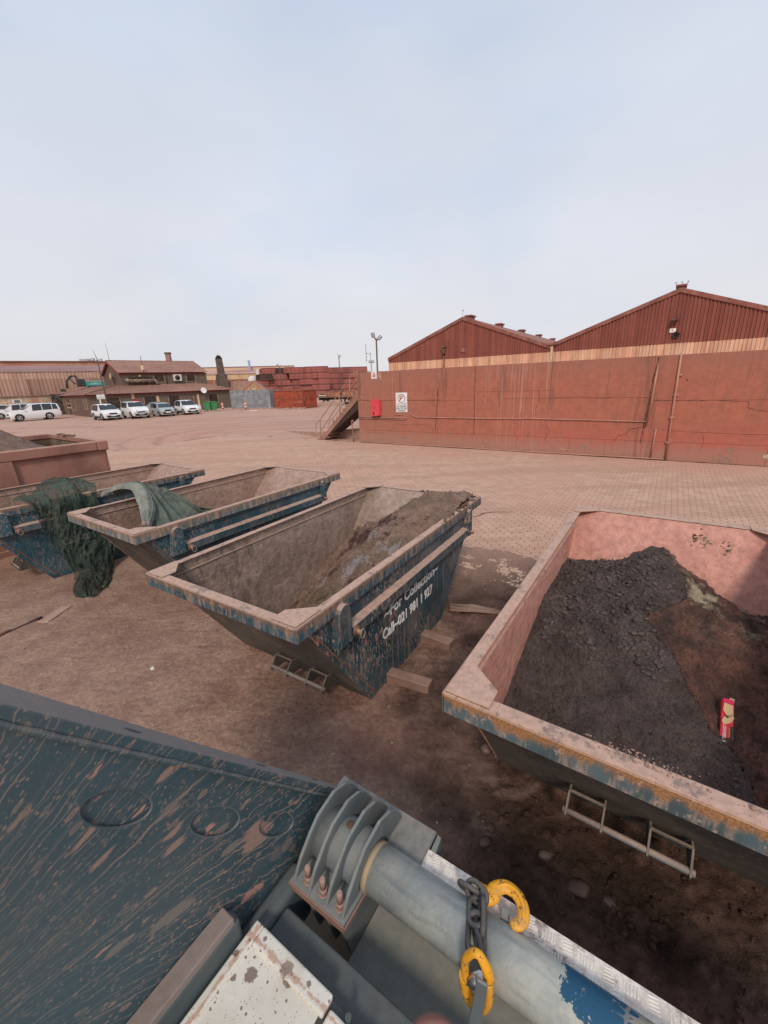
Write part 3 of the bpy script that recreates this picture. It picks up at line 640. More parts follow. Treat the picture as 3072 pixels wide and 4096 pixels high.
rr = FW+RT*((2906-1536)/F_PX)-UP*((2895-2048)/F_PX); pc = Vector((0,0,CAM_H))+rr*1.0
for k_ in range(60):      # walk along the sight line until the soil surface is met
    pc = Vector((0,0,CAM_H))+rr*(.8+.04*k_); d_ = np.array(pc)-X_; u_, v_ = d_@aD, d_@bD
    if pc.z < float(hD(np.array([[u_]]), np.array([[v_]]))[0,0])+.045: break
Mx_ = fmat(pc, -Lv, yv, zv) @ Matrix.Diagonal((1.15,1.18,1.3,1)); pk.matrix_world = Mx_
# ---- blocks and timber beside the skips
MWD = m_paint('timber_dusty', (.17,.095,.068), up=.3, grime=.5, rough=.8)
def blk(name, c0, c1, wd, hgt, label, cat='block', chx=.0, m_=None):
    a = Vector((c0[0],c0[1],0)); b_ = Vector((c1[0],c1[1],0)); d = (b_-a); L = d.length
    m = MB(); m.prism([(-wd/2,0),(wd/2,0),(wd/2,hgt*.72),(wd/2-chx,hgt),(-wd/2,hgt)], 0, L, 'x'); o = m.build(name, m_ or MWD, None, .006)
    o.location = (a.x, a.y, 0); o.rotation_euler = (0,0,atan2(d.y,d.x)); return tag(o, label, cat)
def skp(key, u, v): x, y_, yaw = SK[key]; return (x+u*sin(yaw)-v*cos(yaw), y_+u*cos(yaw)+v*sin(yaw))
blk('timber_block', skp('C',1.93,.10), skp('C',1.91,-.315), .17, .115, 'chamfered timber block poking out under the front skip, the farther of two', 'timber block', .05)
blk('timber_block', skp('C',1.19,.10), skp('C',1.235,-.385), .15, .105, 'chamfered timber block under the front skip, nearer to the camera', 'timber block', .04)
lg = MB()
for k in range(7):
    a = random.uniform(-.07,.07); lg.tube([(0,a,.02+abs(random.gauss(0,.02))),(.3,a*.9,.03+random.uniform(0,.03)),(random.uniform(.5,.68),a*.8+random.uniform(-.03,.03),.02)], [.022,.02,.012], 6)
o = lg.build('split_log', m_paint('old_wood', (.17,.10,.075), up=.4, grime=.5, stripd=.2)); x_, y_ = skp('C', 2.62, .02); o.location = (x_, y_, 0); o.rotation_euler = (0,0,radians(-10)); tag(o, 'splintered weathered log behind the front skip', 'log')
blk('plank', (-4.42,4.60), (-4.40,5.0), .14, .028, 'short pinkish broken board at the right end of the pile on the dirt', 'plank', .0, m_paint('board_pink', (.40,.25,.19), up=.5, grime=.4))
blk('plank', (-4.75,4.25), (-4.55,5.0), .16, .010, 'flat brown board pressed into the dirt behind the pinkish one', 'plank', .0, m_paint('board_brown', (.24,.155,.10), up=.3, grime=.4))
p = MB(); p.tube([(-4.95,3.85,.03),(-4.68,4.42,.03)], .022, 8); tag(p.build('pipe', m_paint('pipe_pink', (.38,.17,.13), up=.4, grime=.3)), 'reddish pipe lying on the dirt at the left edge of the picture', 'pipe')
p = MB(); p.tube([(-4.68,4.42,.03),(-4.52,4.72,.03)], .018, 8); tag(p.build('pipe', m_paint('pipe_dark', (.10,.06,.06), up=.4, grime=.4)), 'dark pipe end continuing the reddish one toward the broken board', 'pipe')
for path, lb in (([(2.10,8.41,.012),(2.35,8.46,.02),(2.6,8.40,.03),(2.82,8.44,.012)], 'thin dry twig lying on the block paving beyond the front skip'),
                 ([(1.9,8.2,.01),(2.05,8.28,.02),(2.2,8.42,.012)], 'small forked twig beside the longer one on the paving')):
    p = MB(); p.tube(path, [.009,.008,.006,.003][:len(path)], 5); tag(p.build('twig', MWD), lb, 'twig')
# ---- big dusty red bin E at the far left, behind the netted skip
M_E = m_paint('bin_red_dusty', (.30,.14,.105), up=.9, grime=.75, rust=.6, rough=.85, dust=(.44,.27,.20), gcol=(.30,.185,.14))
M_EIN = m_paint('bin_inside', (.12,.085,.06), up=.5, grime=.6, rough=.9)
xA, yA, wA = SK['A']
eb = empty('tipping_bin', (xA, yA, 0), pi/2-wA, 'large dusty red steel bin heaped with earth at the left picture edge', 'bin')
E0, E1, F0_, F1_, EH = -4.2, 2.66, 1.96, 5.3, 1.87
m = MB(); m.mi = 0; m.box(E0, E1, F0_, F0_+.02, .12, EH-.12); m.build('near_wall', M_E, eb)
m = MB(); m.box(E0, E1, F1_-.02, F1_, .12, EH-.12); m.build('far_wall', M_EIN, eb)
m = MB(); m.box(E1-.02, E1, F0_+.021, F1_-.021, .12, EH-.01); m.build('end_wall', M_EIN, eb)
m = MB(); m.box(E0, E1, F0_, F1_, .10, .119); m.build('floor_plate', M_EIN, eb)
m = MB(); m.box(E0, E1-.16, F0_-.07, F0_+.05, EH-.19, EH); m.build('top_rail', M_E, eb, .02)
m = MB(); m.box(E1-.159, E1+.03, F0_-.085, F0_+.05, EH-.195, EH+.005); m.build('rail_cap', M_E, eb, .02)
m = MB(); m.box(E1-.05, E1+.04, F0_+.051, F1_, EH-.12, EH-.005); m.build('end_rail', M_E, eb, .015)
m = MB(); m.box(E0, E1, F1_-.04, F1_+.06, EH-.13, EH); m.build('top_rail', M_E, eb, .02)
for x in (1.02, -.75, -2.5): 
    m = MB(); m.hexa([(x-.17,F0_-.06,.12),(x+.17,F0_-.06,.12),(x+.17,F0_-.001,.12),(x-.17,F0_-.001,.12)], [(x-.12,F0_-.06,EH-.191),(x+.12,F0_-.06,EH-.191),(x+.12,F0_-.001,EH-.191),(x-.12,F0_-.001,EH-.191)]); m.build('stiffener_post', M_E, eb, .008)
m = MB(); m.box(E1-.07, E1-.05, F0_-.012, F0_-.001, .12, EH-.2); m.build('corner_seam', M_E, eb)
m = MB(); m.box(E0, E1, F0_-.05, F0_-.001, .0, .119); m.build('bottom_rail', M_E, eb, .008)
M_HEAP = m_soil('earth_heap', (.24,.155,.12), (.17,.105,.08), (.42,.34,.26), patch=((3,.58,.66,(.30,.21,.14),(1,1,0)),))
def hE(U, V): return 1.80+.64*np.clip(1.85-U, 0, 2.2)*S(V,1.85,2.8)*S(5.3-V,0,1.6)-.35*S(U,1.7,2.6)+.12*fbm(U*1.6, V*1.6, 5, 8)+.05*fbm(U*8, V*8, 4, 18, .7)+clods(U,V,14,.03,4)
h_ = grid('earth_heap', np.linspace(E0+.05, E1-.03, 150), np.linspace(F0_+.03, F1_-.03, 110), hE, M_HEAP); h_.location = (xA,yA,0); h_.rotation_euler = (0,0,pi/2-wA)
tag(h_, 'heap of pebbly brown earth rising out of the dusty red bin at the left', 'earth', None, 'stuff')
P = [(E1-.02+rg.normal(0,.03), rg.uniform(3.6,4.6), EH+.01, float(rg.uniform(.015,.05))) for k in range(30)]
o = lumps('rim_clods', P, M_HEAP, seed=31); o.location = (xA,yA,0); o.rotation_euler = (0,0,pi/2-wA); tag(o, 'earth clods lying on the far end rail of the dusty red bin', 'earth', None, 'stuff')
# ---- cloths
def cloth(name, cols, nu, nv, mat, key, label, cat, fold=.03, fs=(5.,3.), seed=1, thick=.004, pins=None):
    G = [catmull(c, nv) for c in cols]; G2 = [catmull([g[j] for g in G], nu) for j in range(nv)]
    A_ = np.array(G2)                                # nv x nu x 3
    du = np.gradient(A_, axis=1); dv = np.gradient(A_, axis=0); n = np.cross(du, dv); n /= (np.linalg.norm(n, axis=-1, keepdims=True)+1e-9)
    jj, ii = np.meshgrid(np.arange(nv)/nv, np.arange(nu)/nu, indexing='ij')
    w_ = fbm(ii*fs[0]+jj*.8, jj*fs[1], 4, seed, .55); rid = 1-2*np.abs(fbm(ii*fs[0]*1.5+2*jj, jj*fs[1]*.7+3, 3, seed+7))*2
    A_ = A_+n*(fold*2*w_+fold*.7*(rid-.5)**3+fold*.55*fbm(ii*fs[0]*5, jj*fs[1]*5, 3, seed+3)-fold*.35*np.abs(fbm(ii*fs[0]*3+jj*4, jj*fs[1]*2-ii*3, 4, seed+13, .65))**.7)[...,None]
    vs = A_.reshape(-1,3); fs_ = [(j*nu+i, j*nu+i+1, (j+1)*nu+i+1, (j+1)*nu+i) for j in range(nv-1) for i in range(nu-1)]
    m = MB(); m.smooth = True; m.add([tuple(v) for v in vs], fs_); o = m.build(name, mat); place(o, key)
    sl = o.modifiers.new('solid', 'SOLIDIFY'); sl.thickness = thick; sl.offset = 0
    return tag(o, label, cat)
def m_cloth(name, a, b, d, mesh=False):
    N = NT(name); c = N.c
    col = N.mix(N.r(N.noise(c, 3, 5, .65), .35, .65), a, b); col = N.mix(N.mul(N.r(N.noise(c, 5, 5, .7, .5), .50, .66), .75), col, d)
    wv = N.noise(N.map(c, (260,260,260)), 1, 2)
    col = N.gain(col, N.r(wv, .3, .7, .8, 1.2))
    m = N.done(col, .9, 0, N.bump(N.ma('ADD', wv, N.mul(N.noise(c, 22, 4), 2.)), .6, .008), .15)
    if mesh:
        tr = N.n('ShaderNodeBsdfTransparent'); ms = N.n('ShaderNodeMixShader'); N.lk(N.r(N.noise(c, 6, 5, .65), .35, .65, .18, .72), ms.inputs[0])
        N.t.links.new(N.b.outputs[0], ms.inputs[1]); N.t.links.new(tr.outputs[0], ms.inputs[2]); N.t.links.new(ms.outputs[0], N.o.inputs[0])
    return m
M_NET = m_cloth('green_shade_net', (.085,.125,.098), (.040,.062,.048), (.105,.090,.068), True)
M_NET2 = m_cloth('green_shade_net_low', (.060,.082,.062), (.030,.042,.033), (.085,.070,.052), True)
M_TARP = m_cloth('grey_green_tarp', (.135,.155,.125), (.070,.092,.075), (.20,.165,.13))
f0 = -.075
cloth('shade_net', [
    [(.66,.10,1.30),(.72,.03,1.30),(.80,-.03,1.28),(.84,f0,1.22),(.86,f0,1.12),(.87,f0,1.02),(.86,f0,.94),(.84,f0,.86)],
    [(.88,.30,1.32),(.92,.16,1.33),(.96,.02,1.31),(.98,f0,1.22),(.96,f0,1.05),(.93,f0,.90),(.92,f0,.78),(.93,f0,.68)],
    [(1.10,.62,1.37),(1.16,.34,1.42),(1.18,.08,1.36),(1.16,f0-.03,1.20),(1.14,f0-.04,.98),(1.10,f0-.03,.76),(1.04,f0-.03,.52),(1.00,f0-.05,.34)],
    [(1.38,.90,1.42),(1.34,.42,1.47),(1.34,.08,1.37),(1.33,f0-.05,1.20),(1.34,f0-.06,.92),(1.30,f0-.06,.62),(1.24,f0-.08,.32),(1.18,f0-.12,.12)],
    [(1.62,.75,1.40),(1.54,.36,1.42),(1.50,.08,1.34),(1.48,f0-.03,1.18),(1.50,f0-.05,.90),(1.50,f0-.05,.60),(1.46,f0-.10,.28),(1.42,f0-.16,.03)],
    [(1.88,.50,1.33),(1.80,.26,1.34),(1.74,.06,1.32),(1.66,f0-.01,1.14),(1.68,f0-.03,.90),(1.74,f0-.04,.60),(1.74,f0-.08,.30),(1.62,f0-.14,.06)]],
    120, 160, M_NET, 'A', 'torn dark green shade net draped over the side of the leftmost teal skip', 'netting', .085, (7.,3.), 3)
cloth('shade_net', [
    [(1.02,f0-.05,.48),(1.02,f0-.08,.34),(1.03,-.30,.16),(1.00,-.46,.06),(.93,-.62,.04),(.84,-.86,.05),(.80,-1.02,.03)],
    [(1.16,f0-.07,.50),(1.14,f0-.13,.34),(1.13,-.32,.20),(1.08,-.50,.15),(1.03,-.66,.13),(.94,-.90,.12),(.86,-1.14,.03)],
    [(1.36,f0-.08,.52),(1.32,f0-.14,.34),(1.28,-.34,.20),(1.22,-.52,.16),(1.15,-.70,.14),(1.05,-.95,.10),(.97,-1.22,.03)],
    [(1.62,f0-.06,.50),(1.56,f0-.13,.30),(1.48,-.34,.12),(1.40,-.52,.10),(1.30,-.74,.08),(1.20,-.94,.05),(1.08,-1.14,.02)],
    [(1.72,f0-.04,.48),(1.70,f0-.10,.26),(1.60,-.30,.05),(1.50,-.50,.03),(1.40,-.72,.02),(1.30,-.90,.02),(1.17,-1.05,.015)]],
    90, 110, M_NET2, 'A', 'lower fold of dark green net trailing onto the ground by the leftmost teal skip', 'netting', .075, (6.,4.), 9)
M_STRIP = m_cloth('pale_grey_strip', (.30,.31,.27), (.17,.18,.15), (.33,.27,.22))
cloth('tarpaulin_strip', [
    [(.74,2.56,1.20),(.84,2.18,1.35),(.88,1.84,1.37),(.76,1.48,1.30),(.66,1.22,1.22),(.55,.98,1.13),(.50,.86,1.07)],
    [(.80,2.58,1.27),(.90,2.20,1.42),(.94,1.86,1.42),(.82,1.46,1.36),(.71,1.18,1.27),(.59,.94,1.17),(.53,.83,1.10)],
    [(.88,2.58,1.28),(.98,2.20,1.41),(1.01,1.85,1.41),(.90,1.43,1.33),(.77,1.14,1.25),(.63,.91,1.15),(.56,.81,1.07)],
    [(.92,2.54,1.20),(1.04,2.16,1.34),(1.07,1.83,1.35),(.96,1.42,1.25),(.82,1.12,1.16),(.66,.90,1.08),(.57,.80,1.02)]],
    40, 80, M_STRIP, 'B', 'twisted pale grey strip of cloth hanging over the left rim of the middle skip', 'cloth strip', .045, (5.,2.), 41)
cloth('tarpaulin', [
    [(.92,2.55,1.20),(.98,2.15,1.30),(1.02,1.82,1.31),(.84,1.45,1.20),(.70,1.10,1.04),(.56,.85,.96),(.47,.66,.90)],
    [(1.04,2.58,1.25),(1.08,2.18,1.38),(1.06,1.82,1.35),(.96,1.40,1.24),(.86,.98,1.05),(.74,.60,.92),(.62,.38,.72)],
    [(1.20,2.52,1.28),(1.18,2.12,1.34),(1.18,1.82,1.32),(1.10,1.42,1.20),(1.04,1.00,1.02),(.96,.55,.95),(.80,.12,.85)],
    [(1.30,2.40,1.20),(1.28,2.05,1.30),(1.27,1.80,1.28),(1.22,1.45,1.22),(1.20,1.05,1.05),(1.12,.60,1.00),(.96,.10,1.08)],
    [(1.36,2.30,1.15),(1.36,2.00,1.24),(1.36,1.78,1.27),(1.34,1.40,1.25),(1.28,.98,1.20),(1.18,.55,1.20),(1.06,.07,1.27)]],
    60, 80, M_TARP, 'B', 'crumpled dark green tarpaulin slung across the near end of the middle skip', 'tarpaulin', .075, (9.,1.6), 21)
# ================================================================ LONG RED WALL (local frame: x along wall, -y toward the yard, z up)
def m_wall():
    N = NT('red_wall'); c = N.c; X = N.xyz(c)
    big = N.noise(c, .5, 5, .6); mid = N.noise(c, 2.2, 6, .65)
    col = N.mix(N.r(mid, .35, .65), (.45,.148,.094), (.38,.132,.088)); col = N.gain(col, N.r(N.noise(c, 6, 6, .7), .3, .7, .90, 1.07))
    red = N.mul(N.r(N.ma('ADD', X[2], N.mul(big, 2.2)), 1.1, 2.3, 1., 0.), N.r(X[0], 4., 9.))
    col = N.mix(N.mul(red, .75), col, (.47,.115,.085))
    # grey brown dust from the top and along the left end
    top = N.r(N.ma('ADD', X[2], N.mul(N.noise(N.map(c, (5,5,.35)), 1, 4), 1.3)), 3.0, 4.1)
    col = N.mix(N.mul(top, .5), col, (.31,.155,.115))
    left = N.r(N.ma('ADD', X[0], N.mul(mid, 2)), 1.0, 6.5, .55, 0.)
    col = N.mix(left, col, (.35,.165,.115))
    foot = N.r(N.ma('ADD', X[2], N.mul(mid, -.9)), -.25, .30, 1., 0.)
    col = N.mix(N.mul(foot, .8), col, (.38,.20,.145))
    # washed pale drip marks below the coping between 6 m and 9.5 m
    dr = N.noise(N.map(c, (26,1,.22)), 1, 3, .6); zone = N.mul(N.r(X[0], 5.9, 6.4), N.r(X[0], 9.0, 9.8, 1., 0.))
    dl = N.noise(N.map(c, (3.2,1,.3)), 1, 2)
    col = N.mix(N.mul(N.mul(zone, N.r(dr, .55, .60)), N.mul(N.r(dl, .40, .52), .38)), col, (.62,.36,.28))
    dr2 = N.noise(N.map(c, (12,1,.15), loc=(7,0,0)), 1, 3, .6)
    col = N.mix(N.mul(N.r(dr2, .54, .70), .5), col, (.26,.12,.085))
    # flaked plaster low down
    fl = N.mul(N.r(N.noise(N.map(c, (1,1,1.6)), 1.3, 6, .7), .61, .63), N.r(X[2], .55, .85, 1., 0.))
    col = N.mix(fl, col, (.30,.20,.15))
    fl2 = N.mul(N.r(N.noise(N.map(c, (1,1,1.4), loc=(5,0,2)), 1.9, 5, .7), .655, .665), N.r(X[2], .6, .8, 1., 0.))
    col = N.mix(fl2, col, (.55,.42,.33))
    pk = N.r(N.vor(N.map(c, loc=(.3,0,.1)), 1.2), .035, .045, 1., 0.)
    col = N.mix(N.mul(pk, .8), col, (.10,.03,.022))
    dk = N.mul(N.mul(N.r(N.ma('ABSOLUTE', N.ma('SUBTRACT', X[0], 11.9)), .05, .55, 1., 0.), N.r(N.noise(N.map(c,(9,1,.5)), 1, 4), .42, .6)), .65); col = N.mix(dk, col, (.17,.085,.06))
    dk2 = N.mul(N.mul(N.r(N.noise(N.map(c,(2.2,1,.22),loc=(3,0,0)), 1, 4, .65), .56, .66), N.r(X[2], 1.2, 2.6)), .65); col = N.mix(dk2, col, (.20,.095,.068))
    h = N.ma('ADD', N.noise(c, 14, 5, .6), N.mul(fl, -1.5))
    return N.done(col, .82, 0, N.bump(h, .5, .015), .25)
MWALL = m_wall(); MCRK = m_plain('crack_dark', (.045,.025,.02), .9)
M_PIPE = m_paint('wall_pipe', (.44,.20,.145), up=.6, grime=.5, rough=.7, gcol=(.42,.25,.18))
wl = empty('boundary_wall', (WO[0],WO[1],0), WALL_YAW, 'long dusty red wall with cracks, drips and surface pipes across the yard', 'wall')
WH = 3.30; WLEN = 27.
# grooved panels: rectangles with recessed joints between them
joints = [(0,4.31,0,.60),(4.31,10.9,0,.60),(10.9,15.2,0,.60),(15.2,WLEN,0,.60)]
pan = [(0,4.31,.606,2.0),(0,4.31,2.006,WH),(4.316,5.98,.606,1.97),(4.316,5.98,1.976,WH),(5.986,8.9,.606,2.30),(5.986,8.9,2.306,WH),(8.906,12.02,.606,2.02),(8.906,12.02,2.026,WH),
       (12.026,15.2,.606,1.92),(12.026,15.2,1.926,WH),(15.206,WLEN,.606,1.92),(15.206,WLEN,1.926,WH)]+[(a+(.003 if a else 0),b-.003,c_,d) for a,b,c_,d in joints]
for a,b,c_,d in pan:
    m = MB(); m.box(a, b, 0, .12, c_, d)
    if c_ > 1.5 and d == WH: pass
    m.build('plaster_panel', MWALL, wl, .004)
m = MB(); m.box(.01, WLEN, .02, .30, 0, WH-.01); m.build('wall_core', MCRK, wl)
m = MB(); m.box(-.003, WLEN, .121, .32, WH-.009, WH+.004); m.build('wall_top', MWALL, wl)
m = MB(); m.box(-.012, .009, .0, .32, 0, WH-.01); m.build('wall_end', MWALL, wl)
# cracks: thin jagged grooves drawn as slightly raised dark slivers filled with dirt
def crack(pts, wd=.012, seed=0):
    rg_ = random.Random(seed); P_ = []
    for (x0,z0),(x1,z1) in zip(pts[:-1], pts[1:]):
        n = max(2, int(hypot(x1-x0,z1-z0)/.09))
        for k in range(n): f = k/n; P_.append((x0+(x1-x0)*f+rg_.gauss(0,.008), z0+(z1-z0)*f+rg_.gauss(0,.008)))
    P_.append(pts[-1]); m = MB()
    for i,(a,b) in enumerate(zip(P_[:-1],P_[1:])):
        d = Vector((b[0]-a[0], b[1]-a[1])).normalized(); w0 = wd*(.4+.6*rg_.random()); nx, nz_ = -d.y*w0/2, d.x*w0/2
        m.quad((a[0]-nx,-.0025,a[1]-nz_),(b[0]-nx,-.0025,b[1]-nz_),(b[0]+nx,-.0025,b[1]+nz_),(a[0]+nx,-.0025,a[1]+nz_))
    return m.build('crack', MCRK, wl)
for k,(p_,w_) in enumerate([([(.1,2.1),(.35,2.02),(1.8,2.0),(4.41,2.0)],.016),([(.35,2.02),(.3,1.7),(.15,1.55)],.010),([(.35,2.05),(.33,2.3),(.1,2.32)],.008),([(4.33,2.44),(4.30,2.0),(4.25,1.4),(4.22,.76)],.035),
    ([(5.97,3.28),(5.98,2.2),(6.0,1.4),(6.0,.61)],.022),([(12.1,3.27),(12.03,2.4),(12.0,1.5),(11.95,.53)],.030),([(2.0,.9),(1.95,.65),(1.8,.62),(1.75,.55)],.012),([(2.0,.93),(3.1,.93),(3.6,.95),(4.0,.9)],.010),
    ([(10.9,2.0),(9.8,2.05),(8.9,2.03),(7.2,2.04)],.012),([(12.2,1.93),(13.6,1.92),(14.5,1.88),(14.55,1.7),(14.8,1.62),(15.4,1.6)],.016),([(11.2,.55),(11.25,.75),(11.5,.8),(11.6,1.0),(11.95,1.05)],.016),
    ([(12.5,1.0),(13.3,.95),(14.2,.93),(15.2,.93)],.012),([(13.6,.93),(13.65,.6),(13.6,.35)],.012),([(8.9,1.0),(9.0,.8),(8.85,.5)],.010),([(9.7,.55),(9.75,.3),(9.65,.08)],.012),([(.4,.5),(1.6,.48),(1.62,.40)],.008),([(7.7,.95),(7.72,.62)],.008),([(8.5,2.3),(8.55,1.9),(8.4,1.6)],.014),([(7.0,2.1),(7.05,1.7)],.014),([(4.0,.9),(4.1,.72),(4.3,.72)],.009)]): crack(p_, w_, k)
# pipes fixed to the wall
def wpipe(pts, r=.022, lab=None):
    m = MB(); m.tube(pts, r, 8); o = m.build('pipe', M_PIPE, wl)
    if lab: o['label'] = lab
y_ = -.03
wpipe([(2.04,y_,2.96),(2.05,y_,2.4),(2.06,y_,1.6),(2.08,y_,1.43),(2.18,y_,1.38),(2.49,y_,1.37)], .018)
wpipe([(.02,y_,1.20),(.15,y_,1.235),(2.6,y_,1.215),(2.74,y_,1.24)], .020); wpipe([(.02,y_,1.15),(.2,y_,1.165),(2.55,y_,1.15),(2.66,y_,1.17),(2.78,y_,1.23)], .018)
wpipe([(2.89,.02,1.52),(2.95,y_,1.45),(3.1,y_,1.32),(3.3,y_,1.265),(4.5,y_,1.26),(7.9,y_,1.27),(8.0,y_,1.29),(12.05,y_,1.25)], .020)
wpipe([(12.12,-.04,3.05),(12.10,-.04,2.0),(12.05,-.04,1.10)], .030); wpipe([(12.34,-.035,1.03),(12.33,-.035,.5),(12.31,-.035,.07)], .026)
wpipe([(12.66,.15,WH+.02),(12.68,-.045,WH-.04),(12.71,-.045,1.7),(12.74,-.045,.03)], .033)
wpipe([(.1,-.05,.03),(2.0,-.07,.03),(5.,-.06,.035),(8.,-.08,.03),(12.7,-.06,.04)], .022)
for x in (3.9,6.2,8.9,11.2): m = MB(); m.box(x-.02,x+.02,-.055,-.001,1.235,1.295); m.build('pipe_clip', M_PIPE, wl)
for z in (2.7,2.1,1.4,.6): m = MB(); m.box(12.66,12.79,-.07,-.001,z-.025,z+.025); m.build('pipe_clip', M_PIPE, wl)
M_GRAF = m_plain('graffiti_paint', (.62,.42,.34), .8)
gx = fmat((1.22,-.004,3.0), (1,0,0), (0,0,1), (0,-1,0)); text('graffiti', 'NJ', .34, M_GRAF, wl, gx, .0008, sx=.55)
# ---- signs and box on the wall (things of their own)
def on_wall(name, u, z, label, cat): o = empty(name, (*wpt(u,0), z), WALL_YAW, label, cat); return o
MSW = m_paint('sign_white', (.78,.76,.72), up=.3, grime=.2, dust=(.6,.42,.34), fine=False); MSB = m_plain('sign_black', (.05,.035,.035), .6); MSR = m_plain('sign_red', (.62,.05,.05), .5)
s = on_wall('no_parking_sign', 2.18, 1.48, 'white no parking sign on the red wall between two pipes', 'sign')
SW, SHt = .61, .86
m = MB(); m.box(0, SW, -.012, -.002, 0, SHt); m.build('plate', MSW, s, .002)
def ring(mb, cx, cz, r0, r1, y0, n=28):
    vs = []; 
    for r in (r0, r1):
        for yy in (y0, y0-.002): vs += [(cx+r*cos(2*pi*k/n), yy, cz+r*1.0*sin(2*pi*k/n)) for k in range(n)]
    q = lambda a,b: [(a*n+k, a*n+(k+1)%n, b*n+(k+1)%n, b*n+k) for k in range(n)]
    mb.add(vs, q(1,3)+q(0,1)+q(2,3))
m = MB(); ring(m, .305, .61, .165, .192, -.0125); m.build('ring', m_plain('sign_ring',(.30,.06,.07),.5), s)
text('letter', 'P', .34, MSB, s, fmat((.195,-.0145,.49), (1,0,0), (0,0,1), (0,-1,0)), .001, sx=1.0).data.transform(Matrix.Identity(4))
m = MB(); a = Vector((.175,0,.47)); b = Vector((.435,0,.75)); d = (b-a).normalized(); n_ = Vector((-d.z,0,d.x))*.014
m.hexa([tuple(a-n_+Vector((0,-.019,0))),tuple(b-n_+Vector((0,-.019,0))),tuple(b-n_+Vector((0,-.016,0))),tuple(a-n_+Vector((0,-.016,0)))], [tuple(a+n_+Vector((0,-.019,0))),tuple(b+n_+Vector((0,-.019,0))),tuple(b+n_+Vector((0,-.016,0))),tuple(a+n_+Vector((0,-.016,0)))]); m.build('slash', MSR, s)
m = MB(); m.prism([(.08,.365),(.13,.40),(.13,.372),(.48,.372),(.48,.40),(.53,.365),(.48,.330),(.48,.358),(.13,.358),(.13,.330)], -.0145, -.0125, 'y'); m.build('arrow', MSB, s)
for i, (tx, sz) in enumerate((('NO PARKING',.105),('NEXT TO THE',.105),('WASHBAY',.105))):
    t = text('lettering', tx, sz, MSB, s, fmat((.305,-.0145,.222-.098*i), (1,0,0), (0,0,1), (0,-1,0)), .0012, 'CENTER', sx=.84)
s = on_wall('arrow_sign', .86, 2.98, 'small white sign with a red down arrow high on the red wall', 'sign')
m = MB(); m.box(0,.31,-.012,-.002,0,.33); m.build('plate', MSW, s, .002)
m = MB(); m.prism([(.155,.05),(.245,.15),(.19,.135),(.185,.27),(.125,.27),(.12,.135),(.065,.15)], -.0145, -.0125, 'y'); m.build('arrow', MSR, s)
text('lettering', 'FIRE EXTINGUISHER', .022, m_plain('sign_small',(.5,.2,.2),.6), s, fmat((.155,-.0145,.015), (1,0,0), (0,0,1), (0,-1,0)), .0008, 'CENTER') if False else None
s = on_wall('fire_extinguisher_box', .88, 1.30, 'bright pinkish red plastic extinguisher box hanging on the red wall', 'box')
MPK = m_plain('box_red', (.68,.075,.085), .45, var=.08)
m = MB(); m.prism([(0,.03),(.04,0),(.38,.0),(.42,.03),(.42,.70),(.38,.75),(.04,.75),(0,.72)], -.20, -.005, 'y'); m.build('cover', MPK, s, .02, seg=2)
m = MB(); m.box(.40,.475,-.16,-.003,.02,.70); m.build('side_flange', MPK, s, .01)
m = MB(); m.box(.12,.20,-.206,-.2005,.07,.20); m.build('window', MSB, s); m = MB(); m.lathe([(0,.003),(.028,.003),(.028,0)], 10, M=fmat((.22,-.2005,.38),(1,0,0),(0,0,1),(0,-1,0))); m.build('latch', MSB, s)
text('lettering', 'FIRE', .07, m_plain('sign_pinkish',(.5,.05,.06),.5), s, fmat((.12,-.202,.60), (1,0,0), (0,0,1), (0,-1,0)), .001)
# ---- steel stair against the wall end
MST_ = m_paint('stair_brown', (.30,.155,.11), up=.75, grime=.5, rough=.8); MRAIL = m_paint('rail_tan', (.36,.21,.14), up=.5, grime=.5, gcol=(.42,.24,.12), rust=.2)
s = empty('staircase', (WO[0],WO[1],0), WALL_YAW, 'steep dusty brown staircase with tube railings at the end of the red wall', 'staircase')
n = 12; X0, X1, Z1 = -2.58, .0, 2.45; sx_, sz_ = (X1-X0)/n, Z1/n
for k in range(n):
    m = MB(); m.box(X0+k*sx_+.003, X0+(k+1)*sx_, .04, 1.05, max(0.,(k-.55)*sz_), (k+1)*sz_); m.build('step', MST_, s, .006)
m = MB(); m.prism([(X0-.02,0),(X0+.14,0),(X1,Z1-.38),(X1,Z1-.05),(X1-.2,Z1-.25),(X0-.0,.16)], 0., .036, 'y'); m.build('stringer', MST_, s)
m = MB(); m.prism([(X0-.02,0),(X0+.14,0),(X1,Z1-.38),(X1,Z1-.05),(X1-.2,Z1-.25),(X0-.0,.16)], 1.055, 1.09, 'y'); m.build('stringer', MST_, s)
m = MB(); m.box(X0-.30, X0-.021, -.03, 1.1, 0, .06); m.build('base_plate', MST_, s)
m = MB(); m.prism([(X0+.16,0.02),(X1-.01,Z1-.84),(X1-.01,Z1-.395)], .037, 1.054, 'y'); m.build('soffit_shade', m_plain('soffit_shade_dark',(.06,.035,.028),.9), s)  # solid dark wedge painting the shade under the open stair
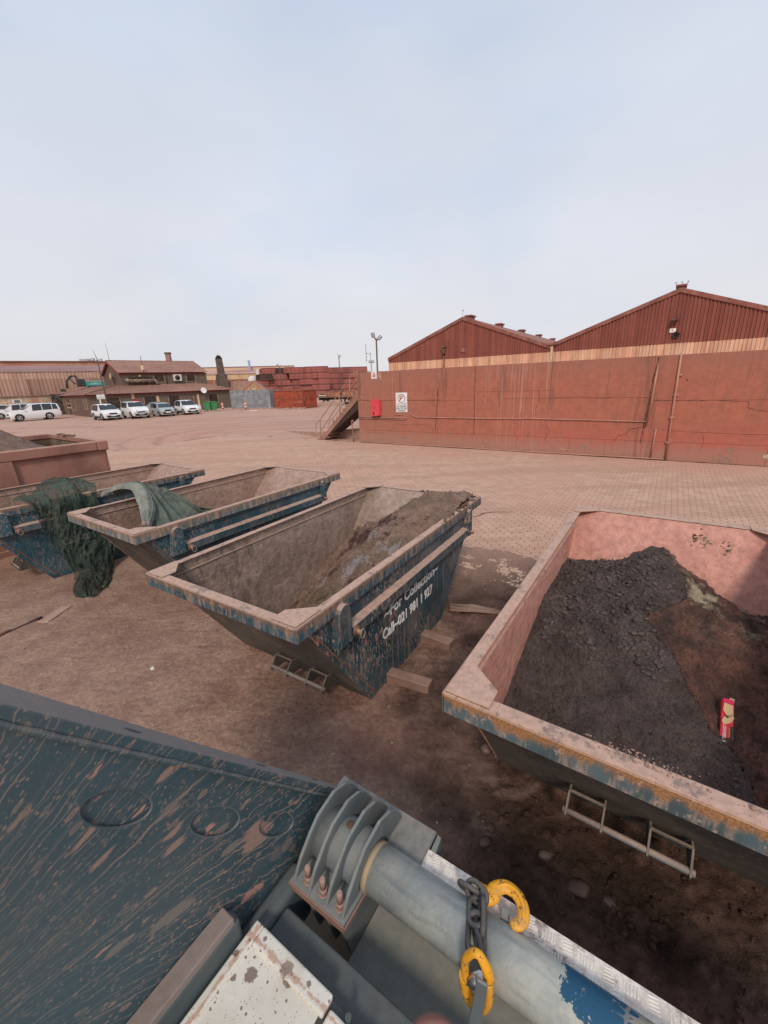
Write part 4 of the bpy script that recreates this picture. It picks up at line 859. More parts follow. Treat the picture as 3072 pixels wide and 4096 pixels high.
for v in (.02, 1.07):
    m = MB(); m.tube([(-2.68,v,.02),(-2.66,v,.32),(-2.63,v,1.04),(-.45,v,3.06),(-.10,v,3.38),(-.02,v,3.36),(.02,v,3.2),(.02,v,2.9)], .024, 8); m.build('handrail', MRAIL, s)
    m = MB(); m.tube([(-2.63,v,1.04),(-2.90,v,.86),(-2.98,v,.70),(-2.96,v,.42),(-2.87,v,.28),(-2.66,v,.42),(-1.18,v,1.95),(-.1,v,2.93),(.02,v,3.02)], .022, 8); m.build('mid_rail', MRAIL, s)
    for x,z0,z1 in ((-1.20,1.22,2.40),(-.485,1.85,3.04)):
        m = MB(); m.tube([(x,v,z0),(x,v,z1)], .024, 8); m.build('rail_post', MRAIL, s)
m = MB(); m.tube([(-.40,-.05,0),(-.36,-.05,.25),(-.05-.40,-.05,.95),(-.42,-.05,1.02)][::-1], .03, 8); m.tube([(-.43,-.05,1.0),(-.36,-.05,1.05)], .055, 8)
o = m.build('standpipe', MST_); o.location = (*wpt(0,.0),0); o.rotation_euler = (0,0,WALL_YAW); tag(o, 'leaning brown standpipe with a bulb end between stair and red wall', 'pipe')
# low kerb wall under and left of the stair
MKW = m_paint('kerb_concrete', (.42,.26,.20), up=.6, grime=.5, rough=.9)
k_ = empty('kerb_wall', (WO[0],WO[1],0), WALL_YAW, 'low tapering concrete ramp kerb running left from under the stair', 'kerb')
m = MB(); m.prism([(-8.4,1.6),(-8.3,1.35),(-1.9,.68),(-1.9,1.1)], 0, .001, 'z'); 
m = MB(); m.hexa([(-8.2,2.6,-.02),(-3.4,.75,-.02),(-3.4,1.1,-.02),(-8.2,3.0,-.02)], [(-8.2,2.6,.02),(-3.4,.75,.30),(-3.4,1.1,.30),(-8.2,3.0,.02)]); m.build('ramp_edge', MKW, k_, .01)
m = MB(); m.hexa([(-3.395,.75,-.02),(.0,1.15,-.02),(.0,1.4,-.02),(-3.395,1.1,-.02)], [(-3.395,.75,.30),(.0,1.15,.62),(.0,1.4,.62),(-3.395,1.1,.30)]); m.build('ramp_edge', MKW, k_, .01)
m = MB(); m.box(-1.9,-.02,1.05,1.145,.30,.34); m.build('kerb_lip', MKW, k_)
# raised slab behind the kerb
m = MB(); m.hexa([(-8.2,3.01,-.02),(-3.4,1.11,-.02),(8,1.5,-.02),(8,9,-.02)], [(-8.2,3.01,.0),(-3.4,1.11,.10),(8,1.5,.10),(8,9,.0)]); m.build('ramp_slab', MYARD, k_)
# ================================================================ RED WAREHOUSES behind the wall
def m_clad(name, base, alt, streak, k=.5, sc=1., ksp=2.0):
    N = NT(name); c = N.c
    col = N.mix(N.r(N.noise(c, .5*sc, 5), .35, .65), base, alt)
    sn = N.noise(N.map(c, (6*sc,6*sc,.35*sc)), 1, 5, .7); col = N.mix(N.mul(N.r(sn, .48, .68), k), col, streak)
    sh = N.noise(N.map(c, (ksp*sc,ksp*sc,.02)), 1, 1); col = N.gain(col, N.r(sh, .3, .7, .85, 1.15))
    return N.done(col, .75, 0, None, .25)
M_CLR = m_clad('cladding_red', (.275,.085,.060), (.24,.075,.055), (.33,.12,.09), .4)
M_CLC = m_clad('cladding_cream', (.72,.46,.31), (.66,.36,.24), (.44,.19,.12), .75)
M_TRIM = m_paint('trim_red', (.24,.08,.06), up=.4, grime=.4)
M_ROOF = m_clad('roof_sheet_red', (.28,.12,.09), (.32,.15,.115), (.2,.08,.06), .4)
def corr(mb, x0, x1, zb, ztop, y0=0., p=.24, d=.07):   # corrugated sheet facing -y
    n = int((x1-x0)/p); pts = []
    for k in range(n+1):
        x = x0+k*(x1-x0)/n; pts += [(x, y0), (x+p*.30, y0), (x+p*.42, y0-d), (x+p*.80, y0-d), (x+p*.92, y0)]
    pts = [q for q in pts if q[0] <= x1]; pts.append((x1, y0))
    for a, b in zip(pts[:-1], pts[1:]):
        za, zb_ = (zb(a[0]) if callable(zb) else zb), (zb(b[0]) if callable(zb) else zb)
        mb.quad((a[0],a[1],za),(b[0],b[1],zb_),(b[0],b[1],ztop(b[0]) if callable(ztop) else ztop),(a[0],a[1],ztop(a[0]) if callable(ztop) else ztop))
GO = (WO[0]+25*WY[0], WO[1]+25*WY[1])
def gable(label, xl, xp, xr, ze, zp, extra):
    g = empty('warehouse', (*GO, 0), WALL_YAW, label, 'warehouse', 'twin red gable warehouses behind the wall')
    top = lambda x: (ze+(zp-ze)*(x-xl)/(xp-xl) if x < xp else zp+(ze-zp)*(x-xp)/(xr-xp))-.05
    m = MB(); corr(m, xl, xr, 4.93, top); m.build('upper_cladding', M_CLR, g)
    m = MB(); corr(m, xl, xr, 0., 4.928, .02); m.build('lower_cladding', M_CLC, g)
    for a, b in (((xl,ze),(xp,zp)),((xp,zp),(xr,ze))):
        m = MB(); m.prism([(a[0],a[1]-.28),(b[0],b[1]-.28),(b[0],b[1]+.04),(a[0],a[1]+.04)], -.14, -.05, 'y'); m.build('barge_board', M_TRIM, g)
        m = MB(); m.prism([(a[0],a[1]),(b[0],b[1]),(b[0],b[1]+.035),(a[0],a[1]+.035)], -.049, 60, 'y'); m.build('roof', M_ROOF, g)
    m = MB(); m.box(xl-.02, xl+.1, .05, 60, 0, ze); m.build('side_wall', M_CLC, g)
    extra(g); return g
def vent(g, x, y0, z, wd=.8, ln=1.3):
    m = MB(); m.box(x-wd/2, x+wd/2, y0, y0+ln, z+.10, z+.26); m.box(x-wd*.35, x+wd*.35, y0+.1, y0+ln-.1, z-.15, z+.099); m.build('roof_vent', M_TRIM, g, .03)
def ex1(g):
    for k in range(5): vent(g, -5.6, 1.2+k*9.0, 8.80)
    m = MB(); m.box(-3.96, -3.9, -.2, -.1, 6.8, 7.0)
    m = MB(); m.tube([(-7.6,-.1,3.3),(-7.6,-.1,5.6)], .06, 6); m.box(-7.8,-7.35,-.4,-.1,6.05,6.2); m.box(-7.78,-7.4,-.3,-.05,5.75,5.95); m.tube([(-7.6,-.15,5.4),(-7.6,-.15,5.8)], .14, 8); m.build('floodlight', m_paint('fitting_brown',(.16,.09,.06),up=.6), g)
    m = MB(); m.box(-5.75,-5.30,-.12,-.04,5.45,5.85); m.build('notice_plate', m_paint('plate_faded',(.26,.10,.075),up=0), g); text('lettering', '10', .4, m_plain('faded_mark',(.38,.18,.12)), g, fmat((-5.73,-.125,5.50),(1,0,0),(0,0,1),(0,-1,0)), .002)
    m = MB(); m.tube([(-5.58,-.1,8.8),(-5.58,-.1,9.35)], .02, 5); m.lathe([(0,.3),(.08,.26),(.10,.18),(0,.16)], 8, (-5.58,-.1,9.1)); m.build('weather_vane', m_plain('vane_grey',(.4,.38,.38)), g)
    m = MB(); m.box(3.02, 3.22, -.16, -.04, 0., 5.45); m.build('downpipe', m_plain('downpipe_cream',(.62,.42,.28)), g)
    m = MB(); m.box(2.7, 3.55, -.3, 30, 5.50, 5.66); m.build('valley_gutter', M_TRIM, g)
gable('left of the two red corrugated gable warehouses, with roof vents along its ridge', -14.6, -5.58, 3.12, 5.42, 8.73, ex1)
def ex2(g):
    m = MB(); m.box(11.85,12.25,-.55,-.1,6.55,6.72); m.box(11.95,12.15,-.2,-.05,6.35,6.56); m.build('wall_lamp', m_paint('fitting_dark',(.10,.05,.04),up=.6), g)
    m = MB(); m.lathe([(.07,.08),(.07,.0),(.23,.0),(.26,.04),(.23,.10),(.18,.08),(.17,.02)], 18, M=fmat((12.25,-.08,5.53),(1,0,0),(0,0,1),(0,-1,0))); m.build('extractor_fan', m_plain('fan_dark',(.06,.035,.03)), g)
    m = MB(); m.box(11.8,12.2,-.12,-.04,5.72,6.02); m.build('notice_plate', MSW, g); text('lettering', '9', .28, MSR, g, fmat((11.92,-.125,5.76),(1,0,0),(0,0,1),(0,-1,0)), .002)
    vent(g, 12.1, 0., 8.85, .7, 1.2)
    m = MB()
    for d in (-.35,0,.35): m.tube([(12.1+d,.3,9.05),(12.1+d*1.1,.3,9.28)], .015, 5); m.box(12.03+d*1.1,12.17+d*1.1,.25,.35,9.26,9.30)
    m.build('weather_vane', m_plain('vane_brown',(.3,.2,.17)), g)
gable('right one of the two red gable warehouses, with a round extractor fan', 3.14, 12.1, 20.9, 5.62, 8.82, ex2)
# ================================================================ SITE OFFICE (local: x along front, y backwards)
OA = .80; OF = (-36.0, 52.44)
def offp(x, y_): return (OF[0]+x*cos(OA)-y_*sin(OA), OF[1]+x*sin(OA)+y_*cos(OA))
M_PLS = m_clad('office_plaster', (.155,.115,.085), (.175,.135,.10), (.115,.082,.062), .5, .8, .01); M_PLB = m_clad('office_plaster_brown', (.175,.105,.078), (.155,.095,.07), (.12,.075,.055), .4, .8, .01)
M_ORF = m_clad('office_roof', (.34,.185,.14), (.28,.15,.115), (.21,.11,.085), .5, 1., 3.); M_ORED = m_plain('fascia_red', (.27,.045,.035), .6)
M_GLS = m_plain('dark_glass', (.02,.018,.018), .12, 0, .3, spec=.6); M_FRM = m_plain('frame_tan', (.42,.28,.20), .6); M_CRM = m_plain('cream_paint', (.66,.50,.32), .6)
M_SHT = m_paint('shutter_dark', (.035,.025,.022), up=0, grime=.2); M_DK = m_plain('black_void', (.012,.010,.010), .9); M_SIGN = m_plain('board_white', (.80,.78,.76), .5, var=.05)
of = empty('site_office', (*OF, 0), OA, 'grey brown two storey office building with rusty tin roofs behind the parked cars', 'building')
LX, LY = 18.5, 30.; U0, U1, UY0, UY1 = 5.15, 16.85, 3.5, 12.2
def opening(name, x0, x1, z0, z1, y_=0, kind='glass', frame=.07, face='f', n=0):
    f = (lambda a, b, c_, d, e, g_: (a,b,c_,d,e,g_)) if face == 'f' else (lambda a, b, c_, d, e, g_: (c_,d,a,b,e,g_))
    m = MB(); w_ = frame
    for a, b, e, g_ in ((x0-w_,x0,z0-w_,z1),(x1,x1+w_,z0-w_,z1),(x0,x1,z0-w_,z0)): m.box(*f(a,b,y_-.06,y_-.004,e,g_))
    fr = m.build(name, M_FRM, of)
    m = MB(); m.box(*f(x0,x1,y_-.03,y_-.006,z0,z1)); m.build('pane' if kind == 'glass' else 'shutter', M_GLS if kind == 'glass' else M_SHT, fr)
    if n:
        m = MB()
        for k in range(n): x = x0+(k+.5)*(x1-x0)/n; m.box(*f(x-.02,x+.02,y_-.045,y_-.031,z0,z1))
        m.build('bars', M_SHT if kind != 'glass' else M_FRM, fr)
    return fr
m = MB(); m.box(0, LX, 0, .2, -.3, 2.62); m.build('front_wall', M_PLS, of)
m = MB(); m.box(-.002, .2, .201, LY, -.3, 2.62); m.build('side_wall', M_PLB, of)
m = MB(); m.box(LX-.2, LX+.002, .201, LY, -.3, 2.62); m.build('side_wall', M_PLS, of)
m = MB(); m.box(-.04, LX+.04, -.05, -.004, 2.46, 2.60); m.box(-.05, -.004, 0, LY, 2.46, 2.60); m.build('fascia', M_ORED, of)
# lean-to roofs (corrugated as raised ribs)
def roof_face(name, a, b, c_, d, n, par=of, mt=M_ORF, r=.035):   # a-b eave, d-c ridge
    a, b, c_, d = map(Vector, (a,b,c_,d)); m = MB(); nn = (b-a).cross(d-a).normalized(); 
    if nn.z < 0: nn = -nn
    for k in range(n):
        for t0, t1, h0, h1 in ((0,.45,0,0),(.45,.55,0,1),(.55,.9,1,1),(.9,1,1,0)):
            u0, u1 = (k+t0)/n, (k+t1)/n
            m.quad(*[tuple(q) for q in (a.lerp(b,u0)+nn*r*h0, a.lerp(b,u1)+nn*r*h1, d.lerp(c_,u1)+nn*r*h1, d.lerp(c_,u0)+nn*r*h0)])
    o = m.build(name, mt, par); s_ = o.modifiers.new('s','SOLIDIFY'); s_.thickness = .03; return o
roof_face('roof', (-.35,-.45,2.68), (LX+.4,-.45,2.68), (LX-3.6,UY0+.1,3.78), (U0-.9,UY0+.1,3.78), 74)
roof_face('roof', (-.35,LY,2.68), (-.35,-.45,2.68), (U0-.9,UY0+.1,3.78), (U0-.9,LY,3.78), 110)
roof_face('roof', (LX+.4,-.45,2.68), (LX+.4,LY,2.68), (LX-3.6,LY,3.78), (LX-3.6,UY0+.1,3.78), 90)
m = MB(); m.box(U0-.9, LX-3.6, UY0+.1, LY, 3.60, 3.70); m.build('flat_roof', M_ORF, of)
m = MB(); m.tube([(-.35,-.45,2.76),(U0-.9,UY0+.1,3.86)], .09, 6); m.build('hip_cap', M_ORF, of)
m = MB(); m.tube([(LX+.4,-.45,2.76),(LX-3.6,UY0+.1,3.86)], .09, 6); m.build('hip_cap', M_ORF, of)
# upper storey
m = MB(); m.box(U0, U1, UY0, UY0+.2, 3.5, 5.25); m.build('upper_front_wall', M_PLS, of)
ym = (UY0+UY1)/2
m = MB(); m.prism([(UY0+.201,3.5),(UY1,3.5),(UY1,5.25),(ym,7.05),(UY0+.201,5.27)], U0-.002, U0+.2, 'x'); m.build('gable_wall', M_PLB, of)
m = MB(); m.prism([(UY0+.201,3.5),(UY1,3.5),(UY1,5.25),(ym,7.05),(UY0+.201,5.27)], U1-.2, U1+.002, 'x'); m.build('gable_wall', M_PLB, of)
roof_face('upper_roof', (U0-.30,UY0-.35,5.36), (U1+.25,UY0-.35,5.36), (U1+.25,ym,7.17), (U0-.30,ym,7.17), 48)
roof_face('upper_roof', (U1+.25,UY1+.3,5.2), (U0-.30,UY1+.3,5.2), (U0-.30,ym,7.17), (U1+.25,ym,7.17), 48)
m = MB(); m.box(U0-.1, U1+.1, UY0-.06, UY0-.004, 5.08, 5.24); m.build('fascia', M_ORED, of)
for q in (((UY0-.33,5.05),(ym,6.86),(ym,7.12),(UY0-.33,5.31)), ((UY1+.28,5.0),(ym,6.86),(ym,7.12),(UY1+.28,5.2))):
    m = MB(); m.prism(list(q), U0-.33, U0-.27, 'x'); m.build('barge_board', M_ORED, of)
m = MB(); m.box(U0-.3,U1+.25,ym-.12,ym+.12,7.12,7.22); m.build('ridge_cap', M_ORF, of)
opening('window', 9.30, 10.62, 4.08, 5.02, UY0, 'shut'); opening('window', 13.8, 15.08, 4.02, 4.96, UY0, 'shut')
opening('window', 6.4, 7.9, 4.0, 5.0, U0, 'shut', face='s')
opening('gate_opening', 1.98, 3.48, .2, 2.16, 0, 'shut'); opening('gate_opening', 6.38, 7.87, .2, 2.12, 0, 'shut'); opening('gate_opening', 9.49, 11.0, .3, 2.13, 0, 'shut')
opening('window', 15.15, 16.5, .88, 2.10, 0, 'shut', n=9)
opening('window', .6, 2.1, .98, 2.22, 0, 'glass', face='s', n=2); opening('window', 7.2, 8.6, .75, 2.20, 0, 'glass', face='s', n=1); opening('window', 14.6, 15.8, .6, 2.2, 0, 'glass', face='s', n=1); opening('window', 21.2, 23.6, 1.8, 2.2, 0, 'glass', face='s', n=2)
d_ = opening('glass_door', 9.9, 12.8, .0, 2.16, 0, 'glass', face='s', n=5)
m = MB(); m.box(-.05,-.03,9.9,12.8,.95,1.05); m.box(-.05,-.03,9.9,12.8,1.6,1.66); m.build('cross_bars', M_CRM, d_)
m = MB(); m.box(7.95, 8.25, -.03, -.004, 1.2, 2.2); m.build('cream_strip', M_CRM, of)
m = MB(); m.box(13.45, 13.72, -.03, -.004, .6, 2.2); m.build('cream_strip', M_CRM, of); m = MB(); m.tube([(12.95,-.06,.6),(12.9,-.06,2.0)], .05, 6); m.build('conduit', M_PIPE, of)
m = MB(); m.box(13.35, 13.72, -.2, -.004, .05, .6); m.build('meter_box', M_SIGN, of, .01)
m = MB(); m.tube([(10.95,UY0-.08,3.8),(10.9,UY0-.08,5.3)], .05, 6); m.build('downpipe', M_SHT, of)
# air conditioner
a = MB(); a.box(11.86,12.98,UY0-.42,UY0-.02,4.15,5.05); ac = a.build('air_conditioner', m_plain('ac_white',(.62,.60,.56),.5), of, .02)
a = MB(); a.lathe([(0,.012),(.36,.012),(.36,.0)], 20, M=fmat((12.36,UY0-.42,4.6),(1,0,0),(0,0,1),(0,-1,0))); fr_ = a.build('fan_grille', M_SHT, ac)
# extractor duct
M_DUC = m_paint('duct_steel', (.22,.16,.13), up=.5, grime=.5, rust=.5, rough=.5)
a = MB(); a.tube([(6.0,UY0-.45,4.3),(9.0,UY0-.45,4.3)], .24, 10); a.tube([(9.0,UY0-.45,4.3),(9.25,UY0-.45,4.22),(9.42,UY0-.45,4.0),(9.44,UY0-.45,3.6)], .22, 10); a.tube([(6.0,UY0-.45,4.3),(5.75,UY0-.45,4.3),(5.45,UY0-.45,4.42)], [.24,.34,.12], 8)
for x in (6.2,6.9,7.6,8.4): a.box(x-.05,x+.05,UY0-.73,UY0-.17,4.03,4.57)
du = a.build('extractor_duct', M_DUC, of); a = MB(); a.hexa([(5.9,UY0-.7,4.66),(8.9,UY0-.7,4.66),(8.9,UY0-.01,4.74),(5.9,UY0-.01,4.74)],[(5.9,UY0-.7,4.69),(8.9,UY0-.7,4.69),(8.9,UY0-.01,4.78),(5.9,UY0-.01,4.78)]); a.build('duct_canopy', M_SHT, du)
a = MB(); a.lathe([(0,.1),(.12,.08),(.16,0)], 10, M=fmat((7.5,UY0-.02,4.92),(1,0,0),(0,0,1),(0,-1,0))); a.build('bulkhead_light', M_CRM, of)
# things fixed on the office but with their own life
def offthing(nm, x, y_, z, lb, cat): return empty(nm, (*offp(x,y_), z), OA, lb, cat)
t = offthing('satellite_dish', 14.3, -.55, 2.55, 'round white satellite dish on the office roof edge above the last parked car', 'satellite dish')
m = MB(); m.lathe([(0,.0),(.2,.02),(.40,.08),(.42,.10),(.40,.11),(.2,.05),(0,.03)], 22, M=fmat((0,0,.1),(1,0,0),(0,.25,.97),(0,-.97,.25))); m.build('reflector', M_SIGN, t)
m = MB(); m.tube([(0,.1,-.2),(0,.5,-.1),(0,.5,-.4)], .03, 6); m.build('bracket', M_SHT, t)
t = offthing('satellite_dish', U0-.1, 6.1, 5.0, 'tan satellite dish beside the window on the office gable', 'satellite dish')
m = MB(); m.lathe([(0,.0),(.2,.02),(.42,.09),(.42,.10),(.2,.05),(0,.03)], 20, M=fmat((-.45,-.1,0),(0,1,0),(.2,0,.98),(-.9,-.3,.2))); m.build('reflector', m_plain('dish_tan',(.5,.33,.2)), t); m = MB(); m.tube([(0,0,-.2),(-.4,-.1,-.1)], .04, 6); m.build('bracket', M_SHT, t)
t = offthing('office_sign', .86, -.9, 0, 'white site office signboard on a white post at the corner of the office', 'sign')
m = MB(); m.box(.0,.86,-.03,0,2.12,2.66); m.build('board', M_SIGN, t); m = MB(); m.box(.20,.34,-.0+.001,.06,0,2.3); m.build('post', M_SIGN, t)
text('lettering', 'SITE OFFICE', .155, M_SHT, t, fmat((.43,-.033,2.20),(1,0,0),(0,0,1),(0,-1,0)), .002, 'CENTER', sx=.85); text('lettering', 'INDUSTRIAL', .10, m_plain('sign_grey',(.4,.4,.4)), t, fmat((.43,-.033,2.45),(1,0,0),(0,0,1),(0,-1,0)), .002, 'CENTER', sx=.85)
t = offthing('arrow_sign', 4.93, -.03, 1.96, 'cream and red fire arrow sign on the office wall above the white pickup', 'sign')
m = MB(); m.box(0,.32,-.03,-.005,0,.67); m.build('plate', M_CRM, t); m = MB(); m.prism([(.16,.06),(.26,.2),(.19,.18),(.19,.3),(.13,.3),(.13,.18),(.06,.2)],-.034,-.031,'y'); m.box(.12,.2,-.034,-.031,.40,.58); m.build('arrow', MSR, t)
t = offthing('fire_box', 5.15, -.03, 1.35, 'red fire hose box on the office wall behind the white pickup', 'box'); m = MB(); m.box(0,.5,-.25,-.005,0,.5); m.build('cover', m_plain('box_crimson',(.5,.03,.06)), t, .03)
# antennas and floodlight poles: pole > lamps
M_PL = m_plain('pole_brown', (.12,.075,.06), .7); M_PLG = m_plain('pole_grey', (.36,.34,.34), .6); M_LMP = m_plain('lamp_grey', (.24,.22,.21), .5)
def pole(x, y_, z0, z1, r, lb, lamps=(), m_=M_PL, name='floodlight_pole', tilt=(0,0), whip=0, ls=1.):
    t = empty(name, (x,y_,0), 0, lb, 'floodlight pole' if lamps else 'mast'); m = MB(); m.tube([(0,0,z0),(tilt[0],tilt[1],z1)], [r, r*.8], 8); m.build('pole', m_, t)
    for dx, dz, sw in lamps:
        q = MB(); Mx = Matrix.Translation((tilt[0]+dx,tilt[1]-.15,z1+dz)) @ Matrix.Rotation(sw,4,'Y') @ Matrix.Rotation(-.5,4,'X'); Mx = Mx @ Matrix.Scale(ls, 4); q.box(-.20,.20,-.05,.05,-.16,.16,Mx); q.box(-.05,.05,.051,.15,-.05,.05,Mx); lm = q.build('lamp_head', M_LMP, t)
        q = MB(); q.box(-.16,.16,-.056,-.051,-.12,.12,Mx); q.build('lens', M_PLG, lm)
        q = MB(); q.tube([(tilt[0],tilt[1],z1-.1),(tilt[0]+dx,tilt[1],z1+dz)], .03, 5); q.build('arm', m_, t)
    if whip: q = MB(); q.tube([(tilt[0],tilt[1],z1),(tilt[0]-.25,tilt[1],z1+whip)], [.05,.025], 5); q.build('whip_aerial', M_PLG, t)
    return t
pole(-31.3, 48.8, 0, 6.35, .08, 'leaning dark floodlight pole with twin lamps left of the office gable', ((-.42,.05,0),(.42,-.05,0)), whip=1.1)
pole(-16.7, 73.2, 0, 6.0, .09, 'thin floodlight pole rising behind the open red container', ((-.25,.25,.6),(.25,.1,-.5)))
pole(-6.3, 69.7, 0, 7.1, .08, 'slim lamp pole in front of the container stacks, left of the stair top', ((.12,.0,0),), whip=.4)
pole(*wpt(-.87,3.0), 0, 5.05, .050, 'brown floodlight pole with twin lamps just behind the left end of the red wall', ((-.16,.16,1.35),(.18,.03,-.75)), ls=.6)
t = pole(-.42, 24.0, 0, 4.42, .022, 'thin mast with a side dipole antenna beside the floodlight pole behind the wall', (), M_PLG, 'antenna_mast')
q = MB(); q.tube([(0,0,4.32),(-.24,0,4.36)], .015, 5); q.tube([(-.24,0,3.95),(-.24,0,4.86)], .020, 6); q.build('dipole', M_PLG, t)
pole(-.95, 60.0, 0, 5.6, .05, 'tiny distant lamp pole showing just above the red wall corner', ((.2,.05,0),(-.2,.05,0)), M_PLG)
pole(*offp(U0+.1,7.6), 6.8, 9.4, .04, 'short grey aerial on the peak of the office gable', (), M_PLG, 'aerial')
t = pole(*offp(8.0,UY0-.2), 3.6, 7.5, .05, 'brown stay pole with a cream box leaning on the office upper roof', (), M_PL, 'aerial'); q = MB(); q.box(-.15,.15,-.15,0,5.7,6.3); q.build('cream_box', M_CRM, t)
# barbecue chimney
M_CHM = m_paint('chimney_brown', (.115,.085,.072), up=.4, grime=.4); t = offthing('chimney', 20.5, 6, 0, 'square brown chimney with black cowl beside the right end of the office', 'chimney')
m = MB(); m.box(-.75,.75,-.6,.6,0,4.55); m.build('stack_base', M_PLS, t); m = MB(); m.box(-.68,.75,-.62,.62,4.551,5.15); m.build('collar', M_CHM, t, .02); m = MB(); m.hexa([(-.42,-.4,5.151),(.50,-.4,5.151),(.50,.4,5.151),(-.42,.4,5.151)],[(-.44,-.4,7.5),(.36,-.4,7.5),(.36,.4,7.5),(-.44,.4,7.5)]); m.build('flue', M_CHM, t)
m = MB(); m.hexa([(-.46,-.42,7.51),(.40,-.42,7.51),(.40,.42,7.51),(-.46,.42,7.51)],[(-.22,-.2,8.0),(.12,-.2,8.0),(.12,.2,8.0),(-.22,.2,8.0)]); m.tube([(-.05,0,8.0),(-.1,0,8.4)], .02, 5); m.build('cowl', M_DK, t)
# ---- long rusty shed far left, stone shed, excavators, far shed
M_LW = m_clad('shed_wall_rusty', (.42,.27,.205), (.36,.215,.16), (.25,.12,.09), .7, .35, .8); M_LC = m_clad('shed_wall_cream', (.66,.49,.37), (.55,.37,.27), (.42,.22,.15), .6, .35, 1.2); M_LR = m_clad('shed_roof_mauve', (.33,.185,.165), (.28,.15,.135), (.38,.22,.185), .5, .3, .2); M_LO = m_clad('ridge_band_orange', (.52,.29,.18), (.40,.17,.12), (.62,.44,.30), .6, .25, .1)
A0, A1 = Vector((-62.5,64.9,0)), Vector((-44.0,79.2,0)); dS = (A1-A0).normalized(); aS = atan2(dS.y, dS.x)
ls = empty('long_shed', A0, aS, 'long rusty corrugated shed stretching across the far left behind the office', 'shed')
LL = 33.
m = MB(); corr(m, -12, LL, 0, 5.45, 0, .5, .06); m.build('lower_cladding', M_LW, ls)
m = MB(); corr(m, -12, 18.5, 5.46, 6.5, -.02, .5, .06); m.build('upper_cladding', m_clad('shed_band_tan', (.52,.34,.25), (.45,.27,.20), (.32,.16,.11), .6, .35, 1.), ls); m = MB(); corr(m, 18.5, LL, 5.46, 6.5, -.02, .5, .06); m.build('upper_cladding', M_LC, ls)
m = MB(); m.hexa([(-12,-.2,6.51),(LL,-.2,6.51),(LL,14,8.15),(-12,14,8.15)], [(-12,-.2,6.6),(LL,-.2,6.6),(LL,14,8.24),(-12,14,8.24)]); m.build('roof', M_LR, ls)
m = MB(); m.box(-12,LL,13.5,16,8.1,8.85); m.build('ridge_ventilator', M_LO, ls); m = MB(); m.box(-12,LL,13.2,16.3,8.851,8.95); m.build('ridge_cap', M_TRIM, ls)
for x in (7.6,18.4,18.9): m = MB(); m.tube([(x,-.15,0),(x,-.15,5.4)], .07, 6); m.build('downpipe', M_TRIM, ls)
M_STN = m_paint('stone_render', (.56,.42,.29), up=0, grime=.6, rough=.9, gcol=(.30,.17,.11)); q0 = Vector((-56.3,62.3,0)); q1 = Vector((-51.3,67.9,0)); dq = (q1-q0); 
t = empty('stone_outbuilding', q0, atan2(dq.y,dq.x), 'low peeling cream outbuilding with a louvred window behind the white off road car', 'building')
m = MB(); m.box(0,dq.length+1.0,0,4,0,2.78); m.build('wall', M_STN, t); m = MB(); m.box(-.1,dq.length+1.0,-.2,4,2.781,2.86); m.build('roof', M_ORF, t)
m = MB(); m.box(2.0,3.1,-.05,-.004,1.85,2.35); fr_ = m.build('window', M_SIGN, t); m = MB()
for k in range(4): m.box(2.2,2.9,-.07,-.051,1.92+k*.1,1.98+k*.1)
m.build('louvres', M_SHT, fr_)
m = MB(); m.box(4.3,5.1,-.03,-.004,0,2.75); m.build('pinkish_pier', m_plain('pier_pink',(.45,.25,.19)), t)
M_EXG = m_paint('excavator_teal', (.02,.30,.25), up=.3, grime=.35); M_EXD = m_paint('excavator_dark', (.035,.035,.032), up=.3, grime=.4)
def excav(loc, rz, lb, s_=1.):
    t = empty('excavator', loc, rz, lb, 'excavator', 'teal excavators parked by the long shed'); t.scale = (s_,)*3
    m = MB(); m.box(-1.6,1.6,-1.0,1.0,.75,1.7); m.build('engine_housing', M_EXG, t, .1); m = MB(); m.box(-3.0,-1.61,-.9,.9,.75,2.2); cb = m.build('cab', M_EXD, t, .12); m = MB(); m.box(-2.8,-1.8,-.91,-.901,1.3,2.05); m.build('cab_window', M_GLS, cb)
    m = MB(); m.tube([(-2.6,.2,1.6),(-2.9,.2,2.7),(-3.6,.2,2.7)], .24, 6); m.tube([(-3.6,.2,2.7),(-4.5,.2,1.8),(-4.6,.2,.5)], .24, 6); m.tube([(-3.2,.0,1.2),(-3.9,.0,2.2)], .12, 6); m.build('boom', M_EXD, t)
    m = MB(); m.box(-5.7,-4.9,-.4,.7,-.1,.45); m.build('bucket', M_EXD, t, .05)
    for v in (-1.1,.7): m = MB(); m.prism([(-2.1,.05),(-1.8,-.3),(1.6,-.3),(2.0,.05),(1.6,.5),(-1.8,.5)], v, v+.45, 'y'); m.build('track', M_EXD, t, .05)
    m = MB(); m.box(-1.3,1.2,-1.,1.,.5,.745); m.build('turntable', M_EXD, t)
    text('lettering', 'KOBELCO', .42, M_SIGN, t, fmat((-.9,-1.02,1.05),(1,0,0),(0,0,1),(0,-1,0)), .004, sx=.9)
    return t
excav((-44.5,67.6,3.3), .66, 'teal excavator parked up on a dark loading bank behind the office roof', .80)
excav((-66.0,71.6,3.2), .75, 'teal excavator cut off by the left edge of the picture beside railings', .62)
m = MB(); m.box(-6,4,-2,2,0,2.95); o = m.build('loading_bank', M_EXD); o.location = (-44.5,67.6,0); o.rotation_euler = (0,0,.66); tag(o, 'dark loading bank carrying the teal excavator behind the office', 'bank')
m = MB(); m.box(-5,2.0,-1.5,1.5,2.45,2.8); 
for x in (-3,-1,.5,1.8): m.tube([(x,-1.4,0),(x,-1.4,2.5)], .12, 6)
for k in range(4): m.tube([(1.2+.4*k,-1.5,2.6),(1.2+.4*k,-1.5,3.9)], .03, 5)
